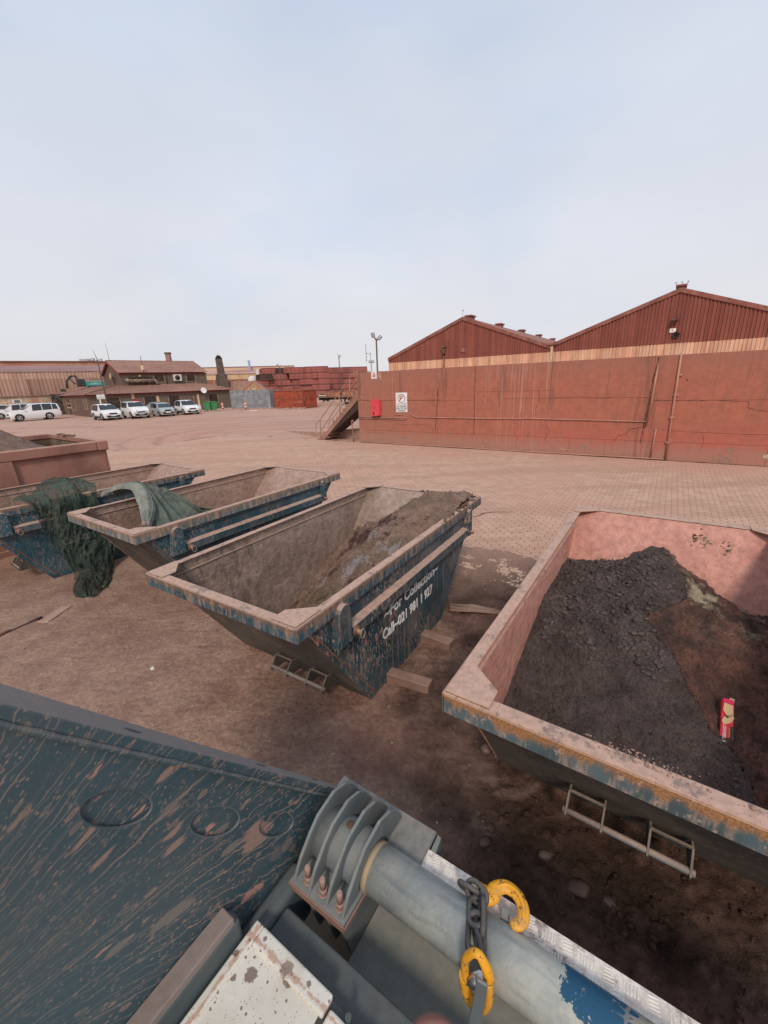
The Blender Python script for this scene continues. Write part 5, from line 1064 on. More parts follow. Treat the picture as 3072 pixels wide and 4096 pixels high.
m.tube([(1.0,-1.5,3.9),(2.6,-1.5,3.9)], .03, 5); m.tube([(2.6,-1.5,3.9),(3.2,-1.5,0.)], .04, 5)
o = m.build('steel_gantry', M_EXD); o.location = (-66.0,71.6,0); o.rotation_euler = (0,0,.75); tag(o, 'dark steel gantry with railings under the excavator at the left picture edge', 'gantry')
M_FC = m_clad('far_shed_cream', (.62,.45,.27), (.56,.38,.23), (.42,.27,.16), .6, .25, 1.); M_FR = m_clad('far_shed_rust', (.24,.10,.075), (.30,.14,.10), (.40,.25,.18), .6, .25, 1.)
fs_ = empty('far_shed', (-52,119.6,0), atan2(5.25,15.8)+.0, 'distant cream and rust shed seen between the office and the container stacks', 'shed')
m = MB(); corr(m, -12, 30, 5.3, 6.75, 0, .7, .06); m.build('cream_band', M_FC, fs_); m = MB(); corr(m, -12, 30, 0, 5.29, .05, .7, .06); m.build('rust_wall', M_FR, fs_)
m = MB(); m.hexa([(-12,-.3,6.76),(30,-.3,6.76),(30,12,8.1),(-12,12,8.1)], [(-12,-.3,6.86),(30,-.3,6.86),(30,12,8.2),(-12,12,8.2)]); m.build('roof', m_clad('far_roof',(.42,.22,.17),(.52,.36,.28),(.32,.13,.10),.7,.2,.6), fs_)
m = MB(); m.box(-12,30,11.5,13,8.1,9.1); m.build('ridge_ventilator', m_plain('vent_cream',(.62,.42,.31)), fs_); m = MB(); m.box(-12,30,11.3,13.2,9.101,9.2); m.build('ridge_cap', M_TRIM, fs_)
# far landmarks
t = empty('water_tower', (-88.9,133,0), 0, 'pale mushroom shaped water tower far behind the long shed', 'tower'); m = MB(); m.lathe([(1.1,0),(1.1,11.2),(1.3,11.4),(1.6,12.0),(1.6,12.9),(0,13.0)], 16); m.build('shaft', M_PLG, t); m = MB(); m.lathe([(1.2,11.55),(2.6,11.6),(2.6,11.9),(1.4,11.95)], 16); m.build('gallery', M_PLG, t)
t = empty('lattice_stack', (-64.8,135.3,0), 0, 'rust red lattice chimney showing above the office roof', 'chimney'); m = MB(); m.hexa([(-.9,-.9,0),(.9,-.9,0),(.9,.9,0),(-.9,.9,0)],[(-.6,-.6,14),(.6,-.6,14),(.6,.6,14),(-.6,.6,14)]); m.build('shaft', m_paint('stack_red',(.30,.14,.13),up=0,grime=.5,splat=.5,spscale=(2,2,1)), t); m = MB(); m.box(-.75,.75,-.75,.75,13.6,14.1); m.build('rim', M_PL, t)
t = empty('crane_mast', (-39.7,134.2,0), 0, 'pale blue crane mast rising between chimney and container stacks', 'mast'); m = MB(); m.tube([(0,0,0),(-.2,0,10.9)], [.45,.35], 6); m.build('mast', m_plain('mast_blue',(.30,.32,.44)), t)
for k in range(6): m = MB(); m.box(-.5,.5,-.5,.5,2+k*1.1,2.15+k*1.1); m.build('ring_frame', m_plain('mast_blue2',(.25,.27,.40)), t)
t = empty('storage_tank', (-31.2,106,0), 0, 'white domed storage tank at the left foot of the container stacks', 'tank'); m = MB(); m.lathe([(1.0,0),(1.0,5.0),(.7,5.4),(0,5.6)], 16); m.build('drum', m_plain('tank_white',(.66,.62,.6)), t); m = MB(); m.box(1.2,1.9,-.3,.3,0,7.0); m.build('pillar', m_plain('tank_pillar',(.7,.66,.62)), t)
# brick gabled house behind the grey container
t = empty('gabled_house', (-22.7,71.5,0), .22, 'small house with tan brick gable showing above the grey container', 'house'); M_BRK = m_clad('tan_brick', (.50,.28,.16), (.56,.34,.20), (.36,.18,.10), .4)
m = MB(); m.prism([(0,0),(3.3,0),(3.3,2.5),(1.65,3.75),(0,2.5)], 0, .2, 'y'); m.build('gable_wall', M_BRK, t); m = MB()
for k in range(8):
    z = 2.35+k*.17; h_ = max(.0,1.5*(1-(z-2.4)/1.35)); m.box(1.65-h_,1.65+h_,-.02,-.001,z,z+.02)
m.build('brick_courses', M_TRIM, t)
for a, b in (((-.25,2.32),(1.65,3.82)),((1.65,3.82),(3.55,2.32))):
    m = MB(); m.prism([(a[0],a[1]),(b[0],b[1]),(b[0],b[1]+.14),(a[0],a[1]+.14)], -.12, .02, 'y'); m.build('barge_board', m_plain('barge_pink',(.52,.29,.20)), t)
    m = MB(); m.prism([(a[0],a[1]+.1),(b[0],b[1]+.1),(b[0],b[1]+.16),(a[0],a[1]+.16)], .021, 9, 'y'); m.build('roof', M_ORF, t)
m = MB(); m.box(1.4,1.95,-.06,-.021,2.5,3.05); fr_ = m.build('window', M_CRM, t); m = MB(); m.box(1.5,1.85,-.08,-.061,2.8,2.98); m.build('pane', M_SHT, fr_)
m = MB(); m.hexa([(-5.5,2,2.6),(.0,-.05,2.45),(1.65,-.05,3.9),(-3.5,2,3.95)],[(-5.5,3,2.6),(.0,.9,2.45),(1.65,.9,3.9),(-3.5,3,3.95)]); m.build('roof', M_ORF, t)
# ---- grey and red containers
def cont(name, P0, P1, hgt, wd, ribs, mt, lb, cat, top=None):
    d = Vector((P1[0]-P0[0],P1[1]-P0[1],0)); L = d.length; t = empty(name, (P0[0],P0[1],0), atan2(d.y,d.x), lb, cat)
    return t, L
t, L = cont('shipping_container', (-21.5,61.2), (-15.2,58.9), 2.5, 2.4, 0, None, 'weathered grey blue corrugated shipping container between office and red container', 'container')
M_GC = m_paint('container_grey', (.25,.25,.26), up=.5, grime=.45, rough=.6, stripd=.3, gcol=(.20,.24,.32)); 
m = MB(); corr(m, .1, L-.1, .16, 2.36, .03, .28, .045); m.build('corrugated_side', M_GC, t); m = MB(); m.box(0,L,0,.1,0,.16); m.box(0,L,0,.1,2.36,2.50); m.box(0,.1,-.01,.1,.161,2.359); m.box(L-.1,L,-.01,.1,.161,2.359); m.build('frame', M_GC, t); m = MB(); m.box(.02,L-.02,.101,2.4,.05,2.45); m.build('body', M_GC, t)
for k in range(4): m = MB(); m.box(.4+k*.95,.5+k*.95,-.025,-.012,2.15,2.3); m.build('lug', M_SHT, t)
t, L = cont('open_container', (-14.45,57.9), (-9.85,54.4), 2.45, 2.4, 0, None, 'red open topped steel container with square panelled sides beside the grey one', 'container')
M_RC = m_paint('container_red', (.36,.065,.032), up=.5, grime=.4, rust=.5, rough=.65, gcol=(.26,.10,.065)); M_RCF = m_paint('container_frame', (.26,.075,.045), up=.5, grime=.5, rust=.5)
HR = 2.32
for k in range(7):
    for j in range(2):
        m = MB(); x0 = .1+k*(L-.2)/7; x1 = .1+(k+1)*(L-.2)/7; m.box(x0+.03,x1-.03,.04,.06,.2+j*1.03,1.17+j*1.03); m.build('side_panel', M_RC, t)
m = MB()
for k in range(8): x = .1+k*(L-.2)/7; m.box(x-.03,x+.03,0,.06,.2,HR-.12)
m.box(0,L,-.03,.08,.0,.2); m.box(0,L,-.015,.08,1.17,1.23); m.box(0,L,-.04,.1,HR-.12,HR); m.build('side_frame', M_RCF, t)
e0 = Vector((L,0,0)); m = MB()
for k in range(3): yk = .05+k*1.15; m.box(L-.02,L+.04,yk-.03,yk+.05,.2,HR-.12)
m.box(L-.02,L+.05,-.03,2.4,0,.2); m.box(L-.02,L+.04,0,2.4,1.17,1.23); m.box(L-.05,L+.06,-.04,2.4,HR-.12,HR); m.build('end_frame', M_RCF, t)
for k in range(2):
    for j in range(2): m = MB(); m.box(L-.04,L-.021,.08+k*1.15,1.14+k*1.15,.2+j*1.03,1.17+j*1.03); m.build('end_panel', M_RC, t)
m = MB(); m.box(.0,L-.05,2.34,2.4,.1,HR); m.build('far_side', M_RCF, t); m = MB(); m.box(0,.05,.07,2.33,.1,HR); m.build('end_wall', M_RCF, t); m = MB(); m.box(.06,L-.05,.07,2.33,.05,.1); m.build('floor', M_RCF, t)
m = MB(); m.tube([(L+.1,-.25,.0),(L+.06,.55,1.95)], .04, 6); o = m.build('leaning_bar', M_RCF, t)
M_CW = m_plain('marking_pink', (.62,.28,.22)); 
for i, s_ in enumerate(('MAX GROSS','TARE','PAYLOAD')): text('lettering', s_, .16, M_CW, t, fmat((4.0,-.032,2.05-.2*i),(1,0,0),(0,0,1),(0,-1,0)), .002, sx=.6)
text('lettering', 'ISCOR 1', .16, M_CW, t, fmat((4.0,-.032,.75),(1,0,0),(0,0,1),(0,-1,0)), .002) if False else None
m = MB(); m.box(4.0,4.75,-.034,-.031,.78,.84); m.box(5.0,5.5,-.034,-.031,.78,.84); m.box(.6,1.3,-.034,-.031,1.05,1.12); m.build('marking', M_CW, t)
# ---- stacks of red half height bins
M_BIN = [m_clad('bin_red_a', (.38,.125,.105), (.33,.11,.092), (.26,.085,.072), .4, .6, .6), m_clad('bin_red_b', (.31,.10,.088), (.35,.13,.11), (.22,.08,.07), .5, .6, .6), m_clad('bin_brown', (.085,.05,.04), (.10,.055,.045), (.06,.04,.03), .4, .6, .6)]
def bin_mesh(L_, W_, H_, mt):
    m = MB(); m.box(-L_/2,L_/2,-W_/2,W_/2,.10,H_-.06)
    def ribs(n, Lh, Wh, ax):
        for s_ in (-1,1):
            for k in range(n+1):
                x = -Lh+k*2*Lh/n
                if ax: m.box(x-.06,x+.06,s_*Wh-.12 if s_<0 else s_*Wh-.02,s_*Wh+.02 if s_<0 else s_*Wh+.12,.10,H_-.07)
                else: m.box(s_*Wh-.12 if s_<0 else s_*Wh-.02,s_*Wh+.02 if s_<0 else s_*Wh+.12,x-.06,x+.06,.10,H_-.07)
            if ax: m.box(-Lh,Lh,s_*Wh-.045,s_*Wh+.045,H_*.5-.03,H_*.5+.03)
            else: m.box(s_*Wh-.045,s_*Wh+.045,-Lh,Lh,H_*.5-.03,H_*.5+.03)
    ribs(6, L_/2, W_/2, True); ribs(3, W_/2, L_/2, False)
    m.mi = 1; m.box(-L_/2-.10,L_/2+.10,-W_/2-.10,W_/2+.10,H_-.06,H_); m.box(-L_/2-.10,L_/2+.10,-W_/2-.10,W_/2+.10,.0,.10)
    o = m.build('stacked_bin', [mt, M_PL]); return o
BL, BW, BH = 6.0, 2.45, 1.33
bins_proto = [bin_mesh(BL, BW, BH, M_BIN[i]) for i in range(3)]
ORD = ['first','second','third','fourth','fifth','sixth','seventh','eighth','ninth','tenth','eleventh','twelfth','thirteenth','fourteenth','fifteenth']
LEV = ['ground','second','third','fourth','fifth','top']
binfirst = [True]*3; GRP = 'red half height bins stacked in the far yard'
def put_bin(x, y_, lev, rz, k, lb):
    o = bins_proto[k]
    if binfirst[k]: binfirst[k] = False
    else: o = o.copy(); COL.objects.link(o)
    o.location = (x, y_, lev*BH-.95); o.rotation_euler = (0,0,rz); tag(o, lb, 'bin', GRP)
def dirat(px_, d): r = FW+RT*((px_-1536)/F_PX)-UP*((1480-2048)/F_PX); k = d/hypot(r.x, r.y); return r.x*k, r.y*k
rb = random.Random(3)
rows = [  # level from the ground, list of (px centre, distance, kind L=long side S=end, material)
 (5, [(1068,104,'S',0),(1103,106,'L',2),(1150,108,'S',0),(1191,104,'L',0),(1238,103,'S',0),(1262,103,'S',0),(1283,103,'S',1),(1300,112,'S',0),(1318,114,'S',0),(1372,113,'L',1),(1418,113,'L',1)]),
 (4, [(1052,103,'S',2),(1085,104,'S',1),(1114,104,'S',0),(1158,105,'L',0),(1205,104,'L',0),(1236,103,'S',0),(1260,103,'S',0),(1283,103,'S',0),(1320,112,'L',0),(1348,113,'S',1),(1376,113,'L',0),(1412,112,'L',1)]),
 (3, [(1035,103,'S',1),(1068,104,'L',0),(1112,104,'S',0),(1150,104,'L',0),(1180,104,'S',0),(1212,103,'S',0),(1243,103,'L',0),(1283,103,'S',0),(1318,112,'L',1),(1355,112,'L',0),(1395,112,'L',1),(1426,112,'S',0)]),
 (2, [(1058,103,'L',0),(1105,104,'S',1),(1143,104,'L',1),(1185,104,'S',0),(1218,103,'L',1),(1254,103,'S',0),(1283,103,'S',0),(1318,112,'L',0),(1355,112,'L',1),(1395,112,'L',0),(1426,112,'S',1)]),
 (1, [(1062,103,'L',0),(1115,104,'L',1),(1170,104,'L',0),(1225,103,'L',0),(1272,103,'L',1),(1318,112,'L',0),(1365,112,'L',1),(1410,112,'L',0)]),
 (0, [(1062,103,'L',1),(1115,104,'L',0),(1170,104,'L',1),(1225,103,'L',0),(1272,103,'L',1),(1318,112,'L',1),(1365,112,'L',0),(1410,112,'L',1)])]
for lev, items in rows:
    for i, (px_, d_, kd, mt) in enumerate(items):
        x, y_ = dirat(px_, d_); az = atan2(y_, x)-pi/2
        rz = az+(.22 if kd == 'L' else pi/2+.18)+rb.uniform(-.04,.04)
        what = 'end on' if kd == 'S' else 'side on'
        put_bin(x+ (sin(-az)*BL*.3 if kd == 'S' else 0), y_+(cos(az)*BL*.3 if kd == 'S' else 0), lev, rz, mt,
                f"{'dark brown' if mt == 2 else 'rusty red'} bin, {what}, {ORD[i]} from left in the {LEV[lev]} layer of the stacks")
# ---- flat trailer with crates and machine parts
t = empty('flatbed_trailer', (-8.7,61.6,0), .055, 'low dark flatbed trailer parked in front of the container stacks', 'trailer'); M_TR = m_paint('trailer_dark', (.055,.035,.03), up=.5, grime=.5)
m = MB(); m.box(-.3,7.2,-.1,2.4,1.02,1.2); m.build('deck', m_paint('deck_rusty',(.20,.10,.07),up=.6,grime=.5), t); m = MB(); m.box(-.2,7,.5,.7,.7,1.019); m.box(-.2,7,1.6,1.8,.7,1.019); m.build('chassis', M_TR, t)
for x in (.8,3.9,4.9,5.9):
    for v in (0.,2.1): m = MB(); Mw = fmat((x,v,.45),(1,0,0),(0,0,1),(0,-1,0)); m.lathe([(.2,-.12),(.42,-.12),(.45,0),(.42,.12),(.2,.12),(.0,.10)], 14, M=Mw); wh = m.build('wheel', M_DK, t); m = MB(); m.lathe([(0,.13),(.2,.125),(.22,.10)], 10, M=Mw); m.build('rim', M_PLG, wh)
M_OC = m_paint('crate_orange', (.42,.15,.08), up=.4, grime=.5); M_MCH = m_paint('machine_rust', (.24,.14,.10), up=.5, grime=.5, rust=.5)
def cr8(x0, x1, z1, lb):
    q = empty('steel_crate', (-8.7,61.6,0), .055, lb, 'crate', 'orange steel crates on the flatbed trailer'); m = MB(); m.box(x0,x1,.1,1.9,1.205,z1); m.build('panel', M_OC, q)
    m = MB(); n = 3
    for k in range(n+1): x = x0+k*(x1-x0)/n; m.box(x-.04,x+.04,.03,.099,1.205,z1)
    m.box(x0-.05,x1+.05,.02,.1,z1-.0,z1+.06); m.build('frame', M_MCH, q)
cr8(1.05, 2.7, 1.85, 'left orange framed steel crate on the flatbed trailer'); cr8(3.3, 4.9, 1.8, 'right orange framed steel crate on the flatbed trailer, behind the stair rail')
for x, lb in ((.0,'tangled machine part with a white lamp bar at the left end of the trailer'),(5.7,'white and yellow machine cab part at the right end of the trailer')):
    q = empty('machine_part', (-8.7,61.6,0), .055, lb, 'machine part'); m = MB()
    for k in range(5): m.tube([(x+.1*k,.3+.1*k,1.25),(x+.15*k+.2,.5,1.75-.05*k)], .06, 5)
    m.box(x-.2,x+1.0,.1,1.2,1.6,1.68); m.build('frame', M_MCH, q); m = MB(); m.box(x-.15,x+.9,.05,.2,1.28,1.44); m.build('lamp_bar', m_plain('lamp_cream',(.62,.5,.38)), q)
hp = grid('sand_heap', np.linspace(-2.2,2.2,40), np.linspace(-1.2,1.2,24), lambda X,Y: .62*np.clip(1-(X/2.1)**2-(Y/1.15)**2, 0, 1)**.8-.02+.05*fbm(X*3,Y*3,3,2), MDUSTP); hp.location = (-7.4,60.4,0); tag(hp, 'low smooth heap of pinkish sand in front of the flatbed trailer', 'sand', None, 'stuff')
# ---- wheelie bins, bollards, rubble
def gbin(x, y_, rz, lb):
    t = empty('green_bin', (x,y_,0), rz, lb, 'bin', 'green bins beside the office'); M_G = bpy.data.materials.get('bin_green') or m_plain('bin_green', (.06,.28,.10), .5)
    m = MB(); m.hexa([(-.26,-.3,.05),(.26,-.3,.05),(.26,.3,.05),(-.26,.3,.05)],[(-.34,-.38,1.15),(.34,-.38,1.15),(.34,.38,1.15),(-.34,.38,1.15)]); m.build('body', M_G, t, .02); m = MB(); m.box(-.37,.37,-.42,.40,1.151,1.22); m.build('lid', m_plain('bin_lid',(.05,.22,.09),.5), t, .02)
    for s_ in (-.3,.3): m = MB(); m.cyl((s_-.03,.3,.12),(s_+.03,.3,.12),.12,10); m.build('wheel', M_DK, t)
x_, y_ = -23.35, 57.0
gbin(x_, y_, .6, 'left of the two green bins beside the barred office window'); gbin(x_+.78, y_+.35, .75, 'right of the two green bins beside the barred office window')
for x, y_, lb in ((-21.8,58.6,'orange and white striped bollard nearer the green bins'),(-18.2,57.3,'orange and white striped bollard in front of the grey container')):
    t = empty('bollard', (x,y_,0), 0, lb, 'bollard'); m = MB(); m.tube([(0,0,-.1),(-.06,0,1.0)], .14, 8); m.build('post', m_plain('bollard_orange',(.60,.19,.09)), t); m = MB(); m.tube([(-.018,0,.3),(-.024,0,.42)], .146, 8); m.tube([(-.045,0,.68),(-.052,0,.80)], .146, 8); m.build('white_band', M_SIGN, t)
P = [(-25.5+11.5*f+random.uniform(-.3,.3), 56.0+2.2*f+random.uniform(-.5,.5), .03, random.uniform(.05,.22)) for f in [random.random() for _ in range(90)]]+[(-12.5+3.0*f, 54.6-.7*f, .05, random.uniform(.08,.25)) for f in [random.random() for _ in range(26)]]
tag(lumps('rubble', P, m_paint('rubble_pink', (.42,.26,.19), up=.4, grime=.5), seed=6), 'row of small pink rubble stones in front of the containers', 'rubble', None, 'stuff')
m = MB(); m.box(-.5,.5,-.2,.2,0,.06); o = m.build('litter', M_SIGN, None, .02); o.location = (-15.9,53.0,0); tag(o, 'small pale scrap lying on the yard before the open red container', 'litter')
# ================================================================ CARS
MC = {k: (lambda N, c, r: N.done(N.mix(N.r(N.xyz(N.c)[2], .25, .75, .45, .05), c, (.42,.30,.24)), r, 0, None, .5))(NT(k), c, r) for k, c, r in (('car_white',(.80,.80,.80),.25),('car_silver',(.36,.41,.41),.3),('car_grey',(.30,.32,.33),.3))}
M_CG = m_plain('car_glass', (.018,.022,.026), .08, 0, .2, spec=.8); M_CB = m_plain('car_black', (.018,.018,.019), .5); M_TY = m_plain('tyre', (.022,.020,.019), .9); M_RM = m_plain('rim_alloy', (.42,.42,.43), .35, .5); M_HL = m_plain('headlight_glass', (.62,.66,.70), .1, 0, .3, spec=.8); M_NP = m_plain('number_plate', (.72,.74,.76), .5); M_TL = m_plain('tail_light', (.35,.02,.02), .3)
def car(P0, head, L, W_, Hh, wb, mat, lb, kind='suv', off=None, wr=.36, lift=0.):
    """P0: near side front wheel contact; near=+1 if the visible side is the car's right. Local x forward."""
    near = -1 if off is None else off          # local y sign of the visible side
    fx = L/2-.82; hx, hy = cos(head), sin(head)
    cx = P0[0]-fx*hx-near*(W_/2-.12)*(-hy); cy = P0[1]-fx*hy-near*(W_/2-.12)*hx
    t = empty('parked_car', (cx,cy,0), head, lb, 'car', 'cars parked around the office')
    wx = (fx, fx-wb); g0 = .22+lift; sill = .38+lift
    # longitudinal profile: x fraction, hood/belt height, roof height, half widths
    if kind == 'suv': P_ = [(-.5,.55,.62,.62,.86),(-.485,.60,.98,1.0,.93),(-.45,.60,1.02,Hh-.12,.96),(-.36,.60,1.01,Hh-.03,.985),(-.1,.60,.98,Hh,1.),(.05,.60,.96,Hh-.05,1.),(.235,.60,.99,1.03,.99),(.42,.55,.94,.97,.955),(.485,.45,.78,.80,.87),(.5,.45,.66,.68,.80)]
    elif kind == 'hatch': P_ = [(-.5,.5,.6,.62,.84),(-.485,.55,.93,.95,.92),(-.44,.55,.96,Hh-.15,.95),(-.33,.55,.96,Hh-.03,.98),(-.08,.55,.93,Hh,1.),(.08,.55,.91,Hh-.08,1.),(.29,.55,.90,.95,.985),(.43,.5,.80,.83,.93),(.49,.42,.66,.68,.85),(.5,.42,.58,.60,.80)]
    else: P_ = [(-.5,.55,.70,.72,.92),(-.49,.60,1.06,1.08,.95),(-.48,.60,1.08,Hh-.06,.96),(-.40,.60,1.08,Hh-.01,.985),(-.1,.60,1.06,Hh,1.),(.07,.60,1.05,Hh-.03,1.),(.22,.60,1.06,1.12,.99),(.42,.55,1.00,1.04,.96),(.485,.45,.84,.86,.9),(.5,.45,.72,.74,.86)]
    hw = W_/2; secs = []
    for fxx, z0, zb, zr, wf in P_:
        x = fxx*L; w_ = hw*wf; zb = zb*(Hh/1.68 if kind != 'hatch' else Hh/1.48)
        zr = max(zr*(1 if zr > Hh*.8 else (Hh/1.68 if kind != 'hatch' else Hh/1.48)), zb+.01); gh = max(0, (zr-zb)/(Hh-1.0))
        wr_ = w_*(1-.20*min(gh,1.))
        secs.append([(x,-w_*.93,g0),(x,-w_,sill+.1),(x,-w_*1.0,(sill+zb)/2+.08),(x,-w_*.965,zb),(x,-wr_*.97,zb+(zr-zb)*.93),(x,-wr_*.80,zr),(x,0,zr+.015),(x,wr_*.80,zr),(x,wr_*.97,zb+(zr-zb)*.93),(x,w_*.965,zb),(x,w_*1.0,(sill+zb)/2+.08),(x,w_,sill+.1),(x,w_*.93,g0)])
    m = MB(); m.smooth = True; n = 13; vs = [q for s_ in secs for q in s_]
    m.add(vs, [(i*n+k,(i+1)*n+k,(i+1)*n+k+1,i*n+k+1) for i in range(len(secs)-1) for k in range(n-1)]+[tuple(range(n))[::-1], tuple(range((len(secs)-1)*n,len(secs)*n))]+[(i*n,i*n+n-1,(i+1)*n+n-1,(i+1)*n) for i in range(len(secs)-1)])
    b = m.build('body', mat, t); es = b.modifiers.new('e','EDGE_SPLIT'); es.split_angle = radians(32)
    def S_(i, k): return Vector(secs[i][k])
    def quadp(nm, a, b_, c_, d, mt, o_=.008, ins=.1, par=None):
        a, b_, c_, d = map(Vector, (a,b_,c_,d)); ce = (a+b_+c_+d)/4; nn = (b_-a).cross(d-a).normalized()
        if nn.dot(ce-Vector((0,0,.7))) < 0: nn = -nn
        q = MB(); q.quad(*[tuple(p.lerp(ce, ins)+nn*o_) for p in (a,b_,c_,d)]); return q.build(nm, mt, par or t)
    quadp('windshield', S_(6,4)+Vector((-.05,0,.02)), S_(6,8)+Vector((-.05,0,.02)), S_(5,8), S_(5,4), M_CG, .045, .06)
    for sd in (0, 1):
        kb, kt = (3,4) if sd == 0 else (9,8)
        quadp('side_window', S_(5,kb)+Vector((.12,0,0)), S_(4,kb)+Vector((-.02*L,0,0)), S_(4,kt)+Vector((-.02*L,0,0)), S_(5,kt), M_CG, .012, .03)
        quadp('side_window', S_(4,kb)+Vector((-.03*L,0,0)), S_(3,kb)+Vector((.04*L,0,0)), S_(3,kt)+Vector((.04*L,0,0)), S_(4,kt)+Vector((-.03*L,0,0)), M_CG, .012, .03)
        quadp('side_window', S_(3,kb)+Vector((.03*L,0,0)), S_(2,kb)+Vector((.03,0,0)), S_(2,kt)+Vector((.03*L,0,0)), S_(3,kt)+Vector((.03*L,0,0)), M_CG, .012, .05)
        y_ = (-1 if sd == 0 else 1)*hw
        m = MB(); m.box(.20*L,.20*L+.14,min(y_,y_*1.12),max(y_,y_*1.12),.98*Hh/1.68+.02,1.12*Hh/1.68+.02); m.build('mirror', mat, t, .03)
        m = MB(); m.box(wx[1]+wr+.05,wx[0]-wr-.05,y_*1.012-.012,y_*1.012+.012,g0-.02,sill+.05); m.build('side_skirt', M_CB if kind == 'suv' and L < 4.6 else mat, t)
        for x in wx:
            Mw = fmat((x, y_*(1.0)-(.10 if y_ > 0 else -.10), wr), (1,0,0), (0,0,1), (0,-1,0)) if y_ < 0 else fmat((x, y_-.10, wr), (-1,0,0), (0,0,1), (0,1,0))
            m = MB(); m.lathe([(wr*.60,-.1),(wr*.95,-.1),(wr,-.06),(wr,.08),(wr*.95,.115),(wr*.66,.115)], 20, M=Mw); wh = m.build('wheel', M_TY, t)
            m = MB(); m.lathe([(wr*.66,.105),(wr*.62,.118),(wr*.55,.07),(0,.07)], 20, M=Mw); m.build('rim_well', M_CB, wh)
            m = MB()
            for k in range(7):
                a = 2*pi*k/7; R_ = Mw @ Matrix.Rotation(a, 4, 'Z'); m.box(-.028,.028,.03,wr*.62,.08,.115,R_)
            m.lathe([(0,.125),(.06,.12),(.07,.08)], 10, M=Mw); m.lathe([(wr*.67,.10),(wr*.67,.121),(wr*.60,.121),(wr*.60,.10)], 20, M=Mw); m.build('rim', M_RM, wh)
            m = MB(); pts = [(x+(wr+.055)*cos(a), wr+(wr+.055)*sin(a)) for a in [pi*k/12 for k in range(13)]]+[(x+(wr-.02)*cos(a), wr+(wr-.02)*sin(a)) for a in [pi*(12-k)/12 for k in range(13)]]
            m.prism(pts, y_*.985-.02, y_*.985+.045 if y_ > 0 else y_*.985-.045, 'y'); m.build('wheel_arch', M_CB, t)
    xf = L/2; kz = Hh/1.68 if kind != 'hatch' else Hh/1.48
    m = MB(); m.box(xf-.10,xf+.018,-hw*.42,hw*.42,.60*kz,.76*kz); m.build('grille', M_CB, t, .02)
    m = MB(); m.box(xf-.10,xf+.030,-hw*.70,hw*.70,.30*kz,.50*kz); m.build('lower_grille', M_CB, t, .03)
    m = MB(); m.box(xf-.10,xf+.045,-hw*.62,hw*.62,.24*kz,.29*kz); m.build('bumper_lip', mat if kind != 'suv' else M_RM, t, .01)
    m = MB(); m.box(xf+.0305,xf+.045,-.26,.26,.42*kz,.53*kz); m.build('number_plate', M_NP, t)
    for s_ in (-1,1):
        m = MB(); Y0, Y1 = sorted((s_*hw*.44, s_*hw*.80)); m.hexa([(xf-.25,Y0,.62*kz),(xf-.0 if s_*1>0 else xf-.14,Y0,.62*kz),(xf-.14 if s_>0 else xf-.0,Y1,.62*kz),(xf-.25,Y1,.62*kz)],[(xf-.25,Y0,.76*kz),(xf-.02 if s_>0 else xf-.16,Y0,.76*kz),(xf-.16 if s_>0 else xf-.02,Y1,.76*kz),(xf-.25,Y1,.76*kz)]); m.build('headlight', M_HL, t, .01)
        m = MB(); Y0, Y1 = sorted((s_*hw*.80, s_*hw*.93)); m.box(-xf+.01,-xf+.15,Y0,Y1,.80*kz,1.0*kz); m.build('tail_light', M_TL, t, .01)
    m = MB(); m.box(wx[1]-.5,wx[0]+.5,-hw*.8,hw*.8,g0-.06,g0+.02); m.build('underbody', M_CB, t)
    return t
car((-41.94,49.0), radians(-128), 5.0, 1.98, 1.93, 2.85, MC['car_white'], 'large white off road car seen side on, second row left of the office door', 'suv', off=1, wr=.40, lift=.06)
car((-49.5,55.06), radians(-128), 4.9, 1.9, 1.85, 2.8, MC['car_white'], 'white car half hidden behind the large off road car, cut by the picture edge', 'suv', off=1, wr=.38)
car((-54.6,57.6), radians(-128), 4.7, 1.9, 1.75, 2.8, MC['car_white'], 'farthest left white car of which mostly roof and windscreen show', 'suv', off=1, wr=.38)
car((-29.9,45.36), radians(-41), 4.4, 1.84, 1.66, 2.66, MC['car_white'], 'white crossover nearest the office corner sign, leftmost of the row facing the camera', 'suv', wr=.36)
pu = car((-27.33,46.33), radians(-46), 4.95, 1.8, 1.78, 3.0, MC['car_white'], 'white pickup with canopy and chrome bull bar, second of the row facing the camera', 'pickup', wr=.37, lift=.08)
m = MB(); xf = 2.5
for y_ in (-.5,.5): m.tube([(xf+.05,y_,.35),(xf+.16,y_,.55),(xf+.10,y_*.9,.92)], .035, 6)
m.tube([(xf+.1,-.75,.55),(xf+.18,-.5,.56),(xf+.18,.5,.56),(xf+.1,.75,.55)], .04, 6); m.tube([(xf+.13,-.5,.75),(xf+.13,.5,.75)], .03, 6); m.build('bull_bar', M_RM, pu)
car((-25.3,48.36), radians(-48), 3.95, 1.65, 1.48, 2.46, MC['car_silver'], 'pale silver green hatchback, third of the row facing the camera', 'hatch', wr=.30)
car((-23.4,50.32), radians(-47.6), 4.1, 1.77, 1.66, 2.52, MC['car_white'], 'white compact crossover at the right end of the row facing the camera', 'suv', wr=.34)
car((-29.2,52.2), radians(-140), 4.0, 1.65, 1.50, 2.5, MC['car_grey'], 'grey hatchback parked by the dark gateway behind the silver one', 'hatch', off=1, wr=.30)
